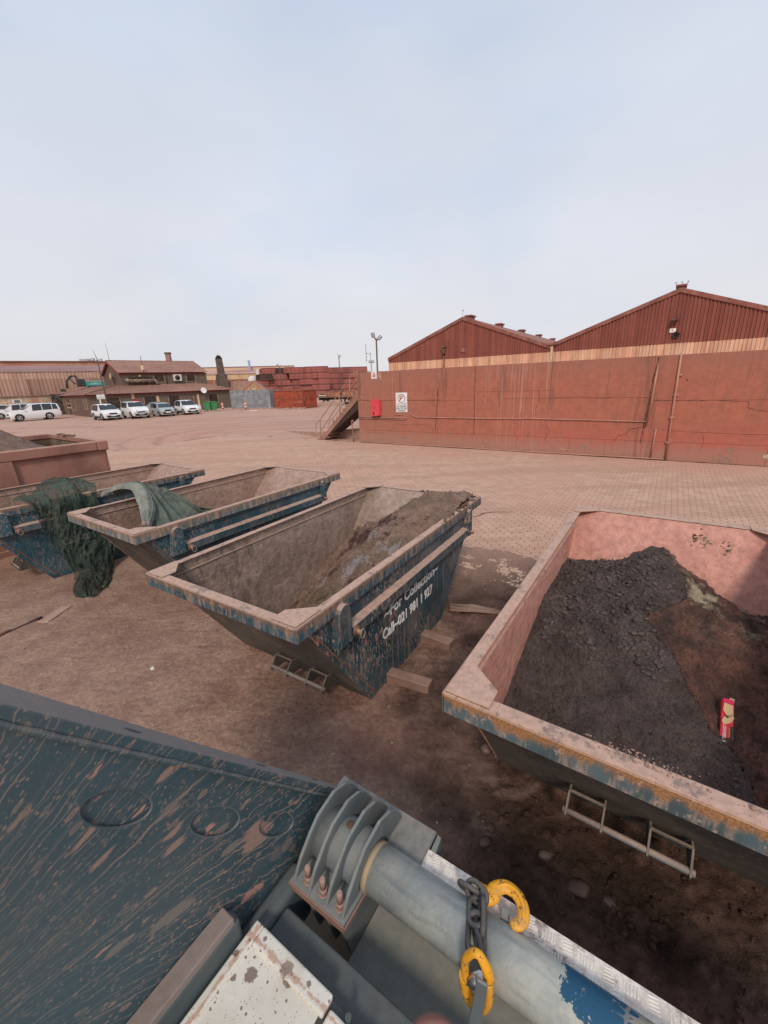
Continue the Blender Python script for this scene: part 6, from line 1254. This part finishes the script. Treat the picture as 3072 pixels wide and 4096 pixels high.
# ================================================================ FOREGROUND: rear of the skip loader truck (local x = s, y = t)
tr = empty('skip_loader_truck', (0,0,0), pi/2-YA, 'dusty teal rear frame of a skip loader truck with ribbed pivot clamp', 'truck')
def tl(px_, py_):   # camera ray in truck axes
    r = FW+RT*((px_-1536)/F_PX)-UP*((py_-2048)/F_PX); return Vector((r.x*AX[0]+r.y*AX[1], r.x*BX[0]+r.y*BX[1], r.z))
def on_s(px_, py_, s): r = tl(px_, py_); k = s/r.x; return Vector((s, r.y*k, CAM_H+r.z*k))
def on_z(px_, py_, z): r = tl(px_, py_); k = (z-CAM_H)/r.z; return Vector((r.x*k, r.y*k, z))
TS, TZ, TR = .869, .983, .086
def on_tube(px_, py_, rad):
    r = tl(px_, py_); a = r.x**2+r.z**2; b = 2*(-TS*r.x+(CAM_H-TZ)*r.z); c = TS**2+(CAM_H-TZ)**2-rad**2; D = b*b-4*a*c
    k = (-b-sqrt(max(D,0)))/(2*a); return Vector((r.x*k, r.y*k, CAM_H+r.z*k))
def m_arm():
    N = NT('arm_teal_splashed'); c = N.c; X = N.xyz(c)
    dx = N.ma('ADD', X[0], .38); dz = N.ma('SUBTRACT', X[2], 1.60)
    r = N.ma('SQRT', N.ma('ADD', N.mul(dx, dx), N.mul(dz, dz))); th = N.ma('ARCTAN2', dz, dx)
    cv = N.n('ShaderNodeCombineXYZ'); N.lk(r, cv.inputs[0]); N.lk(N.mul(th, .62), cv.inputs[1]); v = cv.outputs[0]
    col = N.mix(N.r(N.noise(c, 2.2, 4), .35, .65), (.036,.082,.102), (.029,.066,.083))
    col = N.mix(N.mul(N.r(N.noise(N.map(v, (3,22,1)), 1, 5, .65), .5, .75), .45), col, (.15,.13,.115)); col = N.mix(N.r(N.noise(c, 1.7, 4), .3, .7, .06, .30), col, (.125,.125,.12))
    col = N.mix(N.r(N.noise(c, 85, 3, .7), .60, .72, 0, .35), col, (.22,.18,.155))
    wob = N.noise(N.map(c, (9,9,9)), 1, 3); 
    def off(vv, k): 
        a = N.n('ShaderNodeVectorMath'); a.operation = 'ADD'; N.lk(vv, a.inputs[0]); q = N.n('ShaderNodeCombineXYZ'); N.lk(N.mul(N.ma('SUBTRACT', wob, .5), k), q.inputs[1]); N.lk(q.outputs[0], a.inputs[1]); return a.outputs[0]
    # thin runs
    for k_, (sy, wd, sx, keep_) in enumerate(((24,.035,.55,.50),(52,.045,.9,.52),(15,.022,.5,.52))):
        vv = N.map(off(v, .05), (sx, sy, 1), loc=(k_*3.3, k_*1.7, 0)); d, cc = N.vor(vv, 1, col=True); e = N.vor(vv, 1, 'DISTANCE_TO_EDGE')
        X2 = N.xyz(vv)
        ln = N.r(N.ma('ABSOLUTE', N.ma('SUBTRACT', N.ma('FRACT', N.ma('ADD', X2[1], N.mul(N.noise(N.map(v,(6,2,1)), 1, 3), .6))), .5)), wd*.5, wd*1.5, 1., 0.)
        seg_ = N.r(N.noise(N.map(vv, (1.6,1.,1)), 1, 2), keep_-.03, keep_+.03)
        col = N.mix(N.mul(ln, N.mul(seg_, .75)), col, N.mix(N.r(N.noise(c, 2.6, 3), .45, .58), (.21,.175,.15), (.34,.21,.16)))
    # elongated blobs with fringed edges
    for k_, (sx, sy, th_, dens) in enumerate(((6.5,20,.36,.60),(13,34,.36,.5),(38,70,.34,.40),(70,110,.34,.55),(3.4,12,.32,.80))):
        vv = N.map(v, (sx, sy, 1), loc=(k_*5.1+1, k_*2.3, 0)); d, cc = N.vor(vv, 1, col=True)
        fr_ = N.noise(N.map(vv, (2.4,9,1)), 1, 4, .7)
        mk = N.r(N.ma('ADD', d, N.mul(N.ma('SUBTRACT', fr_, .5), .55)), N_rad := .20, .26, 1., 0.)
        mk = N.mul(mk, N.r(cc[0], dens, dens+.05))
        ringm = N.r(N.ma('ABSOLUTE', N.ma('SUBTRACT', d, .2)), .0, .10, 1., .45) if k_ in (1,2) else 1.
        col = N.mix(N.mul(N.mul(mk, ringm), .85), col, N.mix(N.r(N.ma('ADD', cc[1], N.noise(c, 2.6, 3)), .9, 1.15), (.185,.16,.14), (.31,.20,.155)))
    pink = N.mul(N.r(N.noise(N.map(v, (5,14,1), loc=(3,8,0)), 1, 4, .6), .66, .70), .9)
    col = N.mix(pink, col, (.46,.24,.18))
    col = N.mix(N.mul(N.up(.15,.5), .75), col, N.mix(N.noise(N.map(c,(8,40,8)), 2, 5, .7), (.16,.175,.18), (.32,.27,.235)))
    return N.done(col, .5, 0, N.bump(N.noise(c, 120, 3), .25, .003), .35)
M_ARM = m_arm()
M_TK = m_paint('truck_grey_teal', (.125,.145,.15), up=.45, grime=.45, rough=.55, stripd=.12, dust=(.30,.28,.25), gcol=(.25,.22,.18), rust=.1)
M_TKD = m_paint('truck_dark_teal', (.055,.075,.080), up=.40, grime=.35, rough=.6, dust=(.16,.15,.135), gcol=(.13,.11,.09), rust=.15)
M_BRN = m_paint('plate_brown', (.20,.17,.15), up=.6, grime=.4, rough=.7, dust=(.26,.19,.155), gcol=(.17,.13,.11))
M_OXB = m_paint('oxide_flange', (.24,.13,.10), up=.2, grime=.4, rough=.8, rust=.3)
M_BLT = m_paint('bolt_rusty', (.27,.15,.11), up=.3, grime=.6, rust=.5, gcol=(.36,.27,.22))
def boolcut(o, cutters):
    for q in [o]+cutters:
        b_ = bmesh.new(); b_.from_mesh(q.data); bmesh.ops.recalc_face_normals(b_, faces=b_.faces); b_.to_mesh(q.data); b_.free()
    for c in cutters:
        b = o.modifiers.new('b', 'BOOLEAN'); b.operation = 'DIFFERENCE'; b.object = c; b.solver = 'EXACT'
    bpy.context.view_layer.update(); me = bpy.data.meshes.new_from_object(o.evaluated_get(bpy.context.evaluated_depsgraph_get()))
    o.modifiers.clear(); o.data = me
    for c in cutters: bpy.data.objects.remove(c)
# arm
slots = [((.246,1.787),.214),((.470,1.472),.235),((.685,1.199),.231)]
du_ = Vector((.600,-.800)); dp_ = Vector((.800,.600))
pts = [(-.75,3.328),(1.007,.990),(.985,.93),(.80,.85),(.60,.80),(-.75,1.0)]
m = MB(); n = len(pts); tk = lambda s: 1.0+max(.04, .13-.10*(s-.1))
m.add([(a,1.0,b) for a,b in pts]+[(a,tk(a)-.01,b) for a,b in pts], [tuple(range(n)), tuple(range(n,2*n))[::-1]]+[(i,n+i,n+(i+1)%n,(i+1)%n) for i in range(n)])
arm = m.build('lift_arm', M_ARM, None)
cs = []
for (cx, cz), L_ in slots:
    q = MB(); hw, hl = .040, L_/2-.040; P_ = [Vector((cx,cz))+du_*(L_/2-.002)*cos(a)+dp_*(hw+.006)*sin(a) for a in [2*pi*k/36 for k in range(36)]]
    q.prism([(p.x,p.y) for p in P_], .98, 1.010, 'y'); cs.append(q.build('cut', M_ARM))
boolcut(arm, cs); arm.parent = tr
M_SLOT = m_paint('slot_brown', (.060,.085,.092), up=.2, grime=.8, rough=.8, dust=(.26,.20,.165), gcol=(.19,.15,.125)); M_WORN = m_paint('worn_edge', (.085,.11,.12), up=.25, grime=.5, gcol=(.20,.155,.13))
for (cx, cz), L_ in slots:
    hw, hl = .0385, L_/2-.040; P_ = [Vector((cx,cz))+du_*(L_/2-.002)*cos(a)+dp_*(hw+.006)*sin(a) for a in [2*pi*k/36 for k in range(36)]]
    q = MB(); q.prism([(p.x,p.y) for p in P_], 1.0085, 1.0095, 'y'); sp_ = q.build('dimple_plate', M_ARM, tr); q = MB(); q.tube([(p.x,1.0035,p.y) for p in P_], .0042, 6, closed=True); q.build('slot_weld', M_WORN, sp_)
m = MB(); a, b = (-.75,3.328), (1.012,.983); up_ = Vector((.800,.600))
def seg_(t0, t1, o0, o1, ends):
    out = []
    return out
fl = MB(); ta, tb = tk(-.75)+.012, tk(1.0)+.004
P0_ = [(a[0],.991,a[1]),(b[0],.991,b[1]),(b[0],tb,b[1]),(a[0],ta,a[1])]
fl.hexa(P0_, [(x+up_.x*.030, y_, z+up_.y*.030) for x,y_,z in P0_]); fl.build('arm_flange', M_ARM, tr, .005, seg=2)
w_ = MB(); w_.tube([(a[0]+(b[0]-a[0])*k/60-.004, .993+random.uniform(-.001,.001), a[1]+(b[1]-a[1])*k/60-.004) for k in range(61)], [.007+.002*(k%2) for k in range(61)], 6); w_.build('weld_seam', M_ARM, tr)
for f_ in (.60,.80,.94):   # worn dark scuff plates on the flange
    c_ = Vector((a[0]+(b[0]-a[0])*f_, 0, a[1]+(b[1]-a[1])*f_))
    q = MB(); o_ = Vector((up_.x*.0305,0,up_.y*.0305)); d_ = Vector((.6,0,-.8)); q.lathe([(.0,.0008),(.013,.0008),(.014,0)], 8, M=fmat(c_+o_+Vector((0,1.04,0)), d_*2.2, (0,.6,0), (up_.x,0,up_.y))); q.build('scuff_mark', M_TKD, tr)
# pivot clamp: four ribs with bore, saddle, flange, bolts
FR = .9718; sc_ = lambda s, z: (s*FR, CAM_H-(CAM_H-z)*FR)
rib_out = [sc_(*p) for p in ((.689,.917),(.733,.985),(.797,1.047),(.850,1.086),(.935,1.090),(1.027,1.069),(1.073,1.025),(1.12,.937),(1.160,.858),(1.15,.80))]
rib_low = [sc_(*p) for p in ((.90,.674),(.723,.674),(.681,.90))]
poly = rib_out+rib_low
poly[4:6] = [sc_(.955,1.103), sc_(1.03,1.072)]
def ray_poly(c, a, P):
    d = Vector((cos(a), sin(a))); best = None
    for p, q in zip(P, P[1:]+P[:1]):
        p = Vector(p)-Vector(c); q = Vector(q)-Vector(c); e = q-p; den = d.x*e.y-d.y*e.x
        if abs(den) < 1e-9: continue
        t = (p.x*e.y-p.y*e.x)/den; u = (p.x*d.y-p.y*d.x)/den
        if t > 0 and -1e-6 <= u <= 1+1e-6 and (best is None or t < best): best = t
    return best or .1
def rib(t0, t1, hole, name, mat):
    angs = sorted([2*pi*k/56 for k in range(56)]+[atan2(p[1]-TZ, p[0]-TS) % (2*pi) for p in poly]); n = len(angs); vs = []
    for t in (t0, t1):
        vs += [(TS+ray_poly((TS,TZ),a,poly)*cos(a), t, TZ+ray_poly((TS,TZ),a,poly)*sin(a)) for a in angs]
        vs += [(TS+min(hole,ray_poly((TS,TZ),a,poly)*.93)*cos(a), t, TZ+min(hole,ray_poly((TS,TZ),a,poly)*.93)*sin(a)) for a in angs]
    fs = []
    for k in range(n):
        j = (k+1) % n
        fs += [(k,j,n+j,n+k),(2*n+k,3*n+k,3*n+j,2*n+j),(k,2*n+k,2*n+j,j),(n+k,n+j,3*n+j,3*n+k)]
    m = MB(); m.add(vs, fs); return m.build(name, mat, tr, .0015)
ZF = CAM_H-(CAM_H-.921)*FR
for i, t in enumerate((.690,.765,.848,.923)): rib(t, t+.013, .101 if i == 0 else .09, 'clamp_rib', M_TK)
m = MB(); m.smooth = True; m.tube([(TS,.700,TZ),(TS,.930,TZ)], .104, 40); m.build('clamp_saddle', M_TK, tr)
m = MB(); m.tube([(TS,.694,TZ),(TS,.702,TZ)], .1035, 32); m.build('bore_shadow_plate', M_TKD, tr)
m = MB(); m.tube([(TS,.672,TZ),(TS,.70,TZ)], .0885, 32); m.build('bush', m_paint('bush_tan', (.34,.26,.15), up=.1, grime=.5), tr)
s0, s1 = .662, .80
m = MB(); m.box(s0, s1, .680, .945, ZF-.018, ZF); m.build('clamp_flange', M_TK, tr, .002)
m = MB(); m.box(s0-.004, s1, .676, .945, ZF-.037, ZF-.0185); m.build('clamp_flange', M_OXB, tr, .002)
m = MB(); m.box(s0-.0055, s0-.001, .676, .945, ZF-.034, ZF-.003); m.build('flange_edge', M_OXB, tr)
for t in (.878,.803,.722):
    m = MB(); s_ = .700; m.tube([(s_,t,ZF),(s_,t,ZF+.006)], .021, 14); m.tube([(s_,t,ZF+.0062),(s_,t,ZF+.030)], .0175, 6)
    nt_ = m.build('nut', M_BLT, tr, .002); m = MB(); m.smooth = True; m.tube([(s_,t,ZF+.0302),(s_,t,ZF+.074),(s_,t,ZF+.078)], [.0115,.0115,.0085], 14); m.build('bolt', M_BLT, nt_)
m = MB(); m.lathe([(0,.004),(.012,.005),(.016,.002),(.018,0)], 12, M=fmat((TS+.02,.815,TZ+.1035),(1,0,0),(0,1,0),(0,0,1))); m.build('grease_hole', m_plain('grease_brown',(.12,.07,.04)), tr)
# torsion tube
def m_tubem():
    N = NT('tube_worn'); c = N.c; X = N.xyz(c)
    col = N.mix(N.r(N.noise(c, 4, 6, .65), .35, .65), (.50,.49,.415), (.32,.335,.32))
    col = N.mix(N.mul(N.r(N.noise(c, 9, 6, .7), .50, .68), .6), col, (.52,.46,.38))
    col = N.mix(N.mul(N.r(N.noise(N.map(c, (30,4,30)), 1, 4), .5, .7), .45), col, (.17,.20,.205))
    pn = N.noise(N.map(c, (9,9,9)), 1, 6, .72, .3)
    zone = N.mul(N.r(X[1], -.02, .07, 1., 0.), N.r(X[1], -.62, -.30))
    zone = N.mul(zone, N.r(N.ma('SUBTRACT', X[0], N.mul(X[1], .06)), .78, .86))
    bl = N.r(N.ma('ADD', N.ma('ADD', pn, N.mul(N.noise(N.map(c,(60,160,60)), 1, 4, .7), .30)), N.mul(N.ma('SUBTRACT', zone, 1.), .40)), .53, .57)
    col = N.mix(bl, col, (.018,.085,.155))
    gz = N.r(X[1], -.18, -.12, 1., 0.); br = N.vor(N.map(c, (34,26,34), rot=(0,0,.5)), 1, 'DISTANCE_TO_EDGE')
    col = N.mix(N.mul(N.mul(N.r(br, .10, .13, 1., 0.), gz), N.mul(bl, .8)), col, (.40,.33,.25))
    rs = N.mul(N.r(N.ma('ABSOLUTE', N.ma('SUBTRACT', X[1], .152)), .0, .035, 1., 0.), N.r(N.noise(N.map(c,(50,10,50)), 1, 4), .40, .55)); rs = N.mul(rs, N.r(X[2], .93, .97, 1., 0.))
    col = N.mix(N.mul(rs, .8), col, (.14,.065,.03))
    pk = N.r(N.noise(c, 26, 3, .6), .66, .70); col = N.mix(N.mul(pk, .7), col, (.42,.30,.25))
    return N.done(col, .55, 0, N.bump(N.noise(c, 60, 5, .7), .35, .006), .35)
m = MB(); m.smooth = True; m.tube([(TS,-1.4,TZ),(TS,.699,TZ)], TR, 56); m.build('torsion_tube', m_tubem(), tr)
# beams, plates
m = MB(); m.box(.925, 1.110, .535, 1.03, .62, .993); m.build('bearing_block', m_paint('block_worn', (.05,.085,.105), up=.8, grime=.4, rough=.6, dust=(.24,.22,.19), gcol=(.40,.30,.20)), tr, .006)
m = MB(); m.hexa([(.93,.47,.72),(1.095,.50,.72),(1.10,.53,.72),(.93,.53,.72)],[(1.00,.505,.975),(1.10,.512,.985),(1.105,.53,.985),(1.0,.53,.975)]); m.build('end_gusset', M_TK, tr, .002)
m = MB(); m.box(.615, .905, -1.4, .688, .715, .734); m.build('lower_plate', m_paint('plate_olive', (.26,.265,.24), up=.4, grime=.6, rough=.7, dust=(.36,.34,.29), gcol=(.27,.23,.17)), tr)
m = MB(); m.box(.35, 1.1, -1.4, 1.35, .40, .44); m.build('floor_plate', m_paint('floor_dark', (.07,.05,.03), up=.6, grime=.6, dust=(.10,.07,.045)), tr)
m = MB(); m.box(.905, 1.02, -1.4, .534, .66, .90); m.build('chassis_rail', M_TKD, tr)
m = MB(); m.box(.500, .615, -1.4, .915, .70, .930); m.build('cross_beam', M_TKD, tr, .012, seg=3)
m = MB(); m.box(.40, .74, .916, .999, .70, .955); m.build('corner_block', M_TKD, tr, .03, seg=4)
m = MB(); m.box(-.8, .43, .938, .9985, 1.10, 1.132); m.build('deck_strip', M_BRN, tr, .004)
m = MB(); m.box(-.8, .45, .9385, .9985, .70, 1.099); m.build('deck_side', M_TKD, tr, .014, seg=3)
m = MB(); m.box(-.8, .499, .931, .9375, .70, .985); m.build('deck_channel', M_TK, tr)
def m_white():
    N = NT('white_panel'); c = N.c
    col = N.mix(N.r(N.noise(c, 5, 5), .35, .65), (.62,.575,.49), (.70,.66,.585))
    X = N.xyz(c)
    ed = N.ma('MINIMUM', N.ma('ABSOLUTE', N.ma('SUBTRACT', X[0], .462)), N.ma('ABSOLUTE', N.ma('SUBTRACT', X[1], .908)))
    rs = N.r(N.ma('SUBTRACT', ed, N.mul(N.ma('SUBTRACT', N.noise(c, 26, 5, .7), .45), .045)), .0, .007, 1., 0.)
    col = N.mix(N.mul(rs, .75), col, N.mix(N.noise(c, 60, 3), (.36,.12,.05), (.58,.36,.25)))
    for sc_v, th_, k_ in ((15,.33,.70),(27,.30,.76),(60,.28,.80),(170,.3,.86)):
        d, cc = N.vor(c, sc_v, col=True); fr_ = N.noise(c, sc_v*3.5, 3, .7)
        mk = N.mul(N.r(N.ma('ADD', d, N.mul(N.ma('SUBTRACT', fr_, .5), .4)), th_-.05, th_, 1., 0.), N.r(cc[0], k_, k_+.02))
        col = N.mix(N.mul(mk, .85), col, (.17,.105,.085))
    col = N.mix(N.mul(N.r(N.noise(c, 3.5, 5, .7), .56, .68), .35), col, (.44,.36,.27))
    col = N.mix(N.r(N.noise(c, 300, 2), .66, .72, 0, .6), col, (.25,.17,.13))
    return N.done(col, .55, 0, N.bump(N.noise(c, 40, 4), .2, .004), .35)
MWH = m_white()
m = MB(); m.box(-.8, .445, .600, .895, 1.000, 1.007); m.build('panel', MWH, tr)
m = MB(); m.box(-.8, .500, .895, .930, 1.000, 1.019); m.build('panel_edge', MWH, tr, .005, seg=2); m = MB(); m.box(.445, .500, .585, .8945, 1.000, 1.021); m.build('panel_edge', MWH, tr, .006, seg=2)
m = MB(); m.box(-.8, .43, .10, .575, .981, .990); m.build('panel', m_paint('panel_stone', (.38,.36,.30), up=.4, grime=.5, rust=.1, dust=(.36,.32,.26)), tr, .003)
m = MB(); m.box(.431, .478, .10, .580, .981, 1.007); m.build('panel_edge', MWH, tr, .008, seg=2); m = MB(); m.cyl((.489,.52,.98),(.489,.52,1.015),.010,8); m.build('stud', M_TKD, tr)
m = MB(); m.box(-.8, .4985, .10, .928, .90, .9795); m.build('panel_bed', M_TKD, tr)
# checker plate
def m_chk():
    N = NT('checker_plate'); c = N.c
    col = N.mix(N.r(N.noise(c, 30, 5, .7), .40, .60), (.78,.69,.60), (.56,.47,.41))
    col = N.mix(N.mul(N.r(N.noise(c, 14, 5, .7), .54, .66), .75), col, (.15,.10,.085))
    return N.done(col, .6, .1, N.bump(N.noise(c, 90, 3), .3, .003), .4)
M_CHK = m_chk()
m = MB(); m.box(.850, 1.030, -1.4, .542, .975, .985); m.build('checker_plate', M_CHK, tr)
m = MB(); m.box(1.0301, 1.034, -1.4, .542, .93, .985); m.build('plate_lip', M_CHK, tr)
m = MB(); p_ = .062
for i in range(0, 32):
    for j in range(0, 4):
        cx, cy = .868+j*.046, .52-i*.060-(j%2)*.030; an = radians(90) if (i+j) % 2 else 0.
        for k in range(5):
            o_ = (k-2)*.0095; lx = .015
            R_ = Matrix.Translation((cx,cy,.985)) @ Matrix.Rotation(an+radians(8),4,'Z') @ Matrix.Translation((0,o_,0)); m.hexa([tuple(R_ @ Vector(q)) for q in ((-lx,-.0028,0),(lx,-.0028,0),(lx,.0028,0),(-lx,.0028,0))],[tuple(R_ @ Vector(q)) for q in ((-lx*.6,-.001,.0022),(lx*.6,-.001,.0022),(lx*.6,.001,.0022),(-lx*.6,.001,.0022))])
tag(m.build('tread_bars', m_plain('tread_bright', (.72,.66,.58), .45, .2), tr), kind='stuff')
# ---- chain over the tube, yellow hook and coupling link
M_CHN = m_paint('chain_grey', (.065,.062,.062), up=.3, grime=.35, rough=.55, dust=(.22,.19,.17), rust=.2)
def m_yel():
    N = NT('yellow_paint'); c = N.c
    col = N.mix(N.r(N.noise(c, 12, 4), .35, .65), (.80,.36,.012), (.74,.34,.04))
    ch = N.r(N.noise(c, 42, 5, .75), .585, .605); col = N.mix(ch, col, (.10,.045,.025)); col = N.mix(N.r(N.noise(c, 15, 6, .75), .50, .66, 0., .6), col, (.42,.24,.10))
    return N.done(col, .42, 0, N.bump(N.mul(ch, -1.), .4, .002), .4)
M_YEL = m_yel()
ch = empty('chain', (0,0,0), pi/2-YA, 'grey steel chain draped over the round tube of the truck', 'chain')
pix = [(1876,3552),(1908,3562),(1927,3598),(1903,3630),(1932,3655),(1898,3715),(1921,3790)]
pos = [on_tube(1878,3556,TR+.030), on_tube(1906,3572,TR+.035), on_tube(1926,3606,TR+.024), on_tube(1907,3645,TR+.020), on_tube(1927,3672,TR+.024), on_tube(1904,3735,TR+.018), on_tube(1922,3808,TR+.028)]
dirs_ = [(.3,-1),(.2,-1),(-.45,-1),(.1,-1),(-.5,-1),(-.15,-1),(.15,-1)]
def link(c, d, roll, ln, wd, r, mat, par, name='link'):
    d = d.normalized(); view = (c-Vector((0,0,CAM_H))).normalized(); x = d.cross(view).normalized(); x = (Matrix.Rotation(roll, 3, d) @ x)
    hl, hw = ln/2-wd/2, wd/2; pts = [c+d*(hl+hw*sin(a))+x*hw*cos(a) for a in [pi*k/7 for k in range(8)]]+[c-d*(hl+hw*sin(a))-x*hw*cos(a) for a in [pi*k/7 for k in range(8)]]
    m = MB(); m.tube(pts, r, 10, closed=True); return m.build(name, mat, par)
for k, p in enumerate(pos):
    q0, q1 = pos[max(k-1,0)], pos[min(k+1,len(pos)-1)]; d = (q1-q0)
    link(p, d, radians(12 if k % 2 else 78), .104 if k >= 3 else .078, .050, .0095, M_CHN, ch)
hk = empty('lifting_hook', (0,0,0), pi/2-YA, 'large yellow C shaped lifting hook resting on the checker plate', 'hook')
HZ = 1.035
hp_ = [on_z(x, y_, HZ+.012) for x, y_ in ((1905,3560),(1958,3585),(1985,3555),(2025,3548),(2068,3580),(2092,3630),(2092,3680),(2068,3700),(2042,3685))]
c_ = catmull([tuple(p) for p in hp_], 40); rr_ = np.interp(np.linspace(0,1,40), [0,.12,.3,.55,.8,.93,1.], [.030,.030,.023,.0205,.020,.018,.007])
m = MB(); m.tube([Vector(q) for q in c_], [float(q) for q in rr_], 14); m.v = [(a_, b_, HZ+.012+(c_1-HZ-.012)*.62) for a_, b_, c_1 in m.v]; m.build('hook_body', M_YEL, hk)
c2_ = catmull([tuple(p+Vector((0,0,.0115))) for p in hp_[2:7]], 24); m = MB(); m.tube([Vector(q) for q in c2_], [.004+.005*sin(pi*k/23) for k in range(24)], 6); m.build('raised_rib', M_YEL, hk)
m = MB(); g0_ = on_z(2022,3640,1.03); g1_ = on_z(2018,3705,1.0); d = (g1_-g0_).normalized(); sd = d.cross(Vector((0,0,1))).normalized()*.016; m.hexa([tuple(g0_-sd),tuple(g0_+sd),tuple(g1_+sd*.8),tuple(g1_-sd*.8)],[tuple(g0_-sd+Vector((0,0,.012))),tuple(g0_+sd+Vector((0,0,.012))),tuple(g1_+sd*.8+Vector((0,0,.012))),tuple(g1_-sd*.8+Vector((0,0,.012)))]); m.build('latch', M_TK, hk, .002)
cl = empty('coupling_link', (0,0,0), pi/2-YA, 'yellow two part coupling link hanging from the chain in front of the tube', 'coupling link')
SV = .742
up_l = [on_s(x, y_, SV) for x, y_ in ((1868,3915),(1860,3880),(1864,3835),(1890,3812),(1915,3818),(1932,3845),(1948,3880),(1955,3915))]
c_ = catmull([tuple(p) for p in up_l], 26); m = MB(); m.tube([Vector(q) for q in c_], [float(v) for v in np.interp(np.linspace(0,1,26),[0,.3,.6,1],[.013,.012,.012,.017])], 12); m.build('upper_half', M_YEL, cl)
lo_l = [on_s(x, y_, SV+.004) for x, y_ in ((1858,3900),(1862,3950),(1880,3995),(1902,4022),(1930,4038),(1950,4015),(1956,3975),(1952,3925))]
c_ = catmull([tuple(p) for p in lo_l], 26); m = MB(); m.tube([Vector(q) for q in c_], [float(v) for v in np.interp(np.linspace(0,1,26),[0,.3,.6,1],[.017,.016,.013,.013])], 12); m.build('lower_half', M_YEL, cl)
m = MB(); m.cyl(on_s(1866,3925,SV), on_s(1950,3925,SV), .010, 12); m.cyl(on_s(1888,3925,SV-.003), on_s(1922,3918,SV-.003), .019, 16); m.build('load_pin', m_plain('pin_bright', (.55,.55,.54), .25, .8), cl)
st_ = empty('lever_strap', (0,0,0), pi/2-YA, 'flat grey steel strap running down from the yellow coupling link', 'strap')
A_, B_ = on_s(1930,3925,SV-.030), on_s(1893,4130,SV-.060); d = (B_-A_).normalized(); view = ((A_+B_)/2-Vector((0,0,CAM_H))).normalized(); sd = d.cross(view).normalized(); nn = sd.cross(d)
m = MB(); q = lambda p, w0, h0: [tuple(p-sd*w0-nn*h0), tuple(p+sd*w0-nn*h0), tuple(p+sd*w0+nn*h0), tuple(p-sd*w0+nn*h0)]
m.hexa(q(A_,.016,.005), q(B_,.019,.005)); m.build('strap_bar', M_TK, st_, .003)
# ---- fingertip of the photographer at the lower edge
def cpt(px_, py_, d): r = FW+RT*((px_-1536)/F_PX)-UP*((py_-2048)/F_PX); return Vector((0,0,CAM_H))+r*d
fg = empty('person', (0,0,0), 0, 'blurred pink fingertip of the photographer poking in at the lower picture edge', 'person')
N = NT('skin'); N.b.inputs['Subsurface Weight'].default_value = .15; M_SKN = N.done(N.mix(N.noise(N.c, 300, 3), (.50,.24,.18), (.58,.29,.22)), .55, 0, None, .3)
d0 = .075; c0 = cpt(1752, 4400, d0); dn = (cpt(1790, 4900, d0)-c0).normalized(); m = MB(); m.smooth = True; R_ = .0092
pth, rad = [], []
for k in range(7): a = pi/2*k/6; pth.append(c0-dn*R_*cos(a)); rad.append(max(R_*sin(a), .0004))
for k, (l_, r_) in enumerate(((.012,.0096),(.022,.0092),(.030,.0097),(.045,.0100))): pth.append(c0+dn*l_+FW*.003*k); rad.append(r_)
m.tube(pth, rad, 24); m.build('finger', M_SKN, fg)
sd = dn.cross(FW).normalized(); nf = sd.cross(dn).normalized(); m = MB(); m.smooth = True
m.lathe([(0,.0004),(.004,.0003),(.0052,0)], 16, M=fmat(c0+dn*.002+FW*.0091, sd, dn*1.3, FW)); m.build('fingernail', m_plain('nail', (.62,.40,.34), .3), fg)
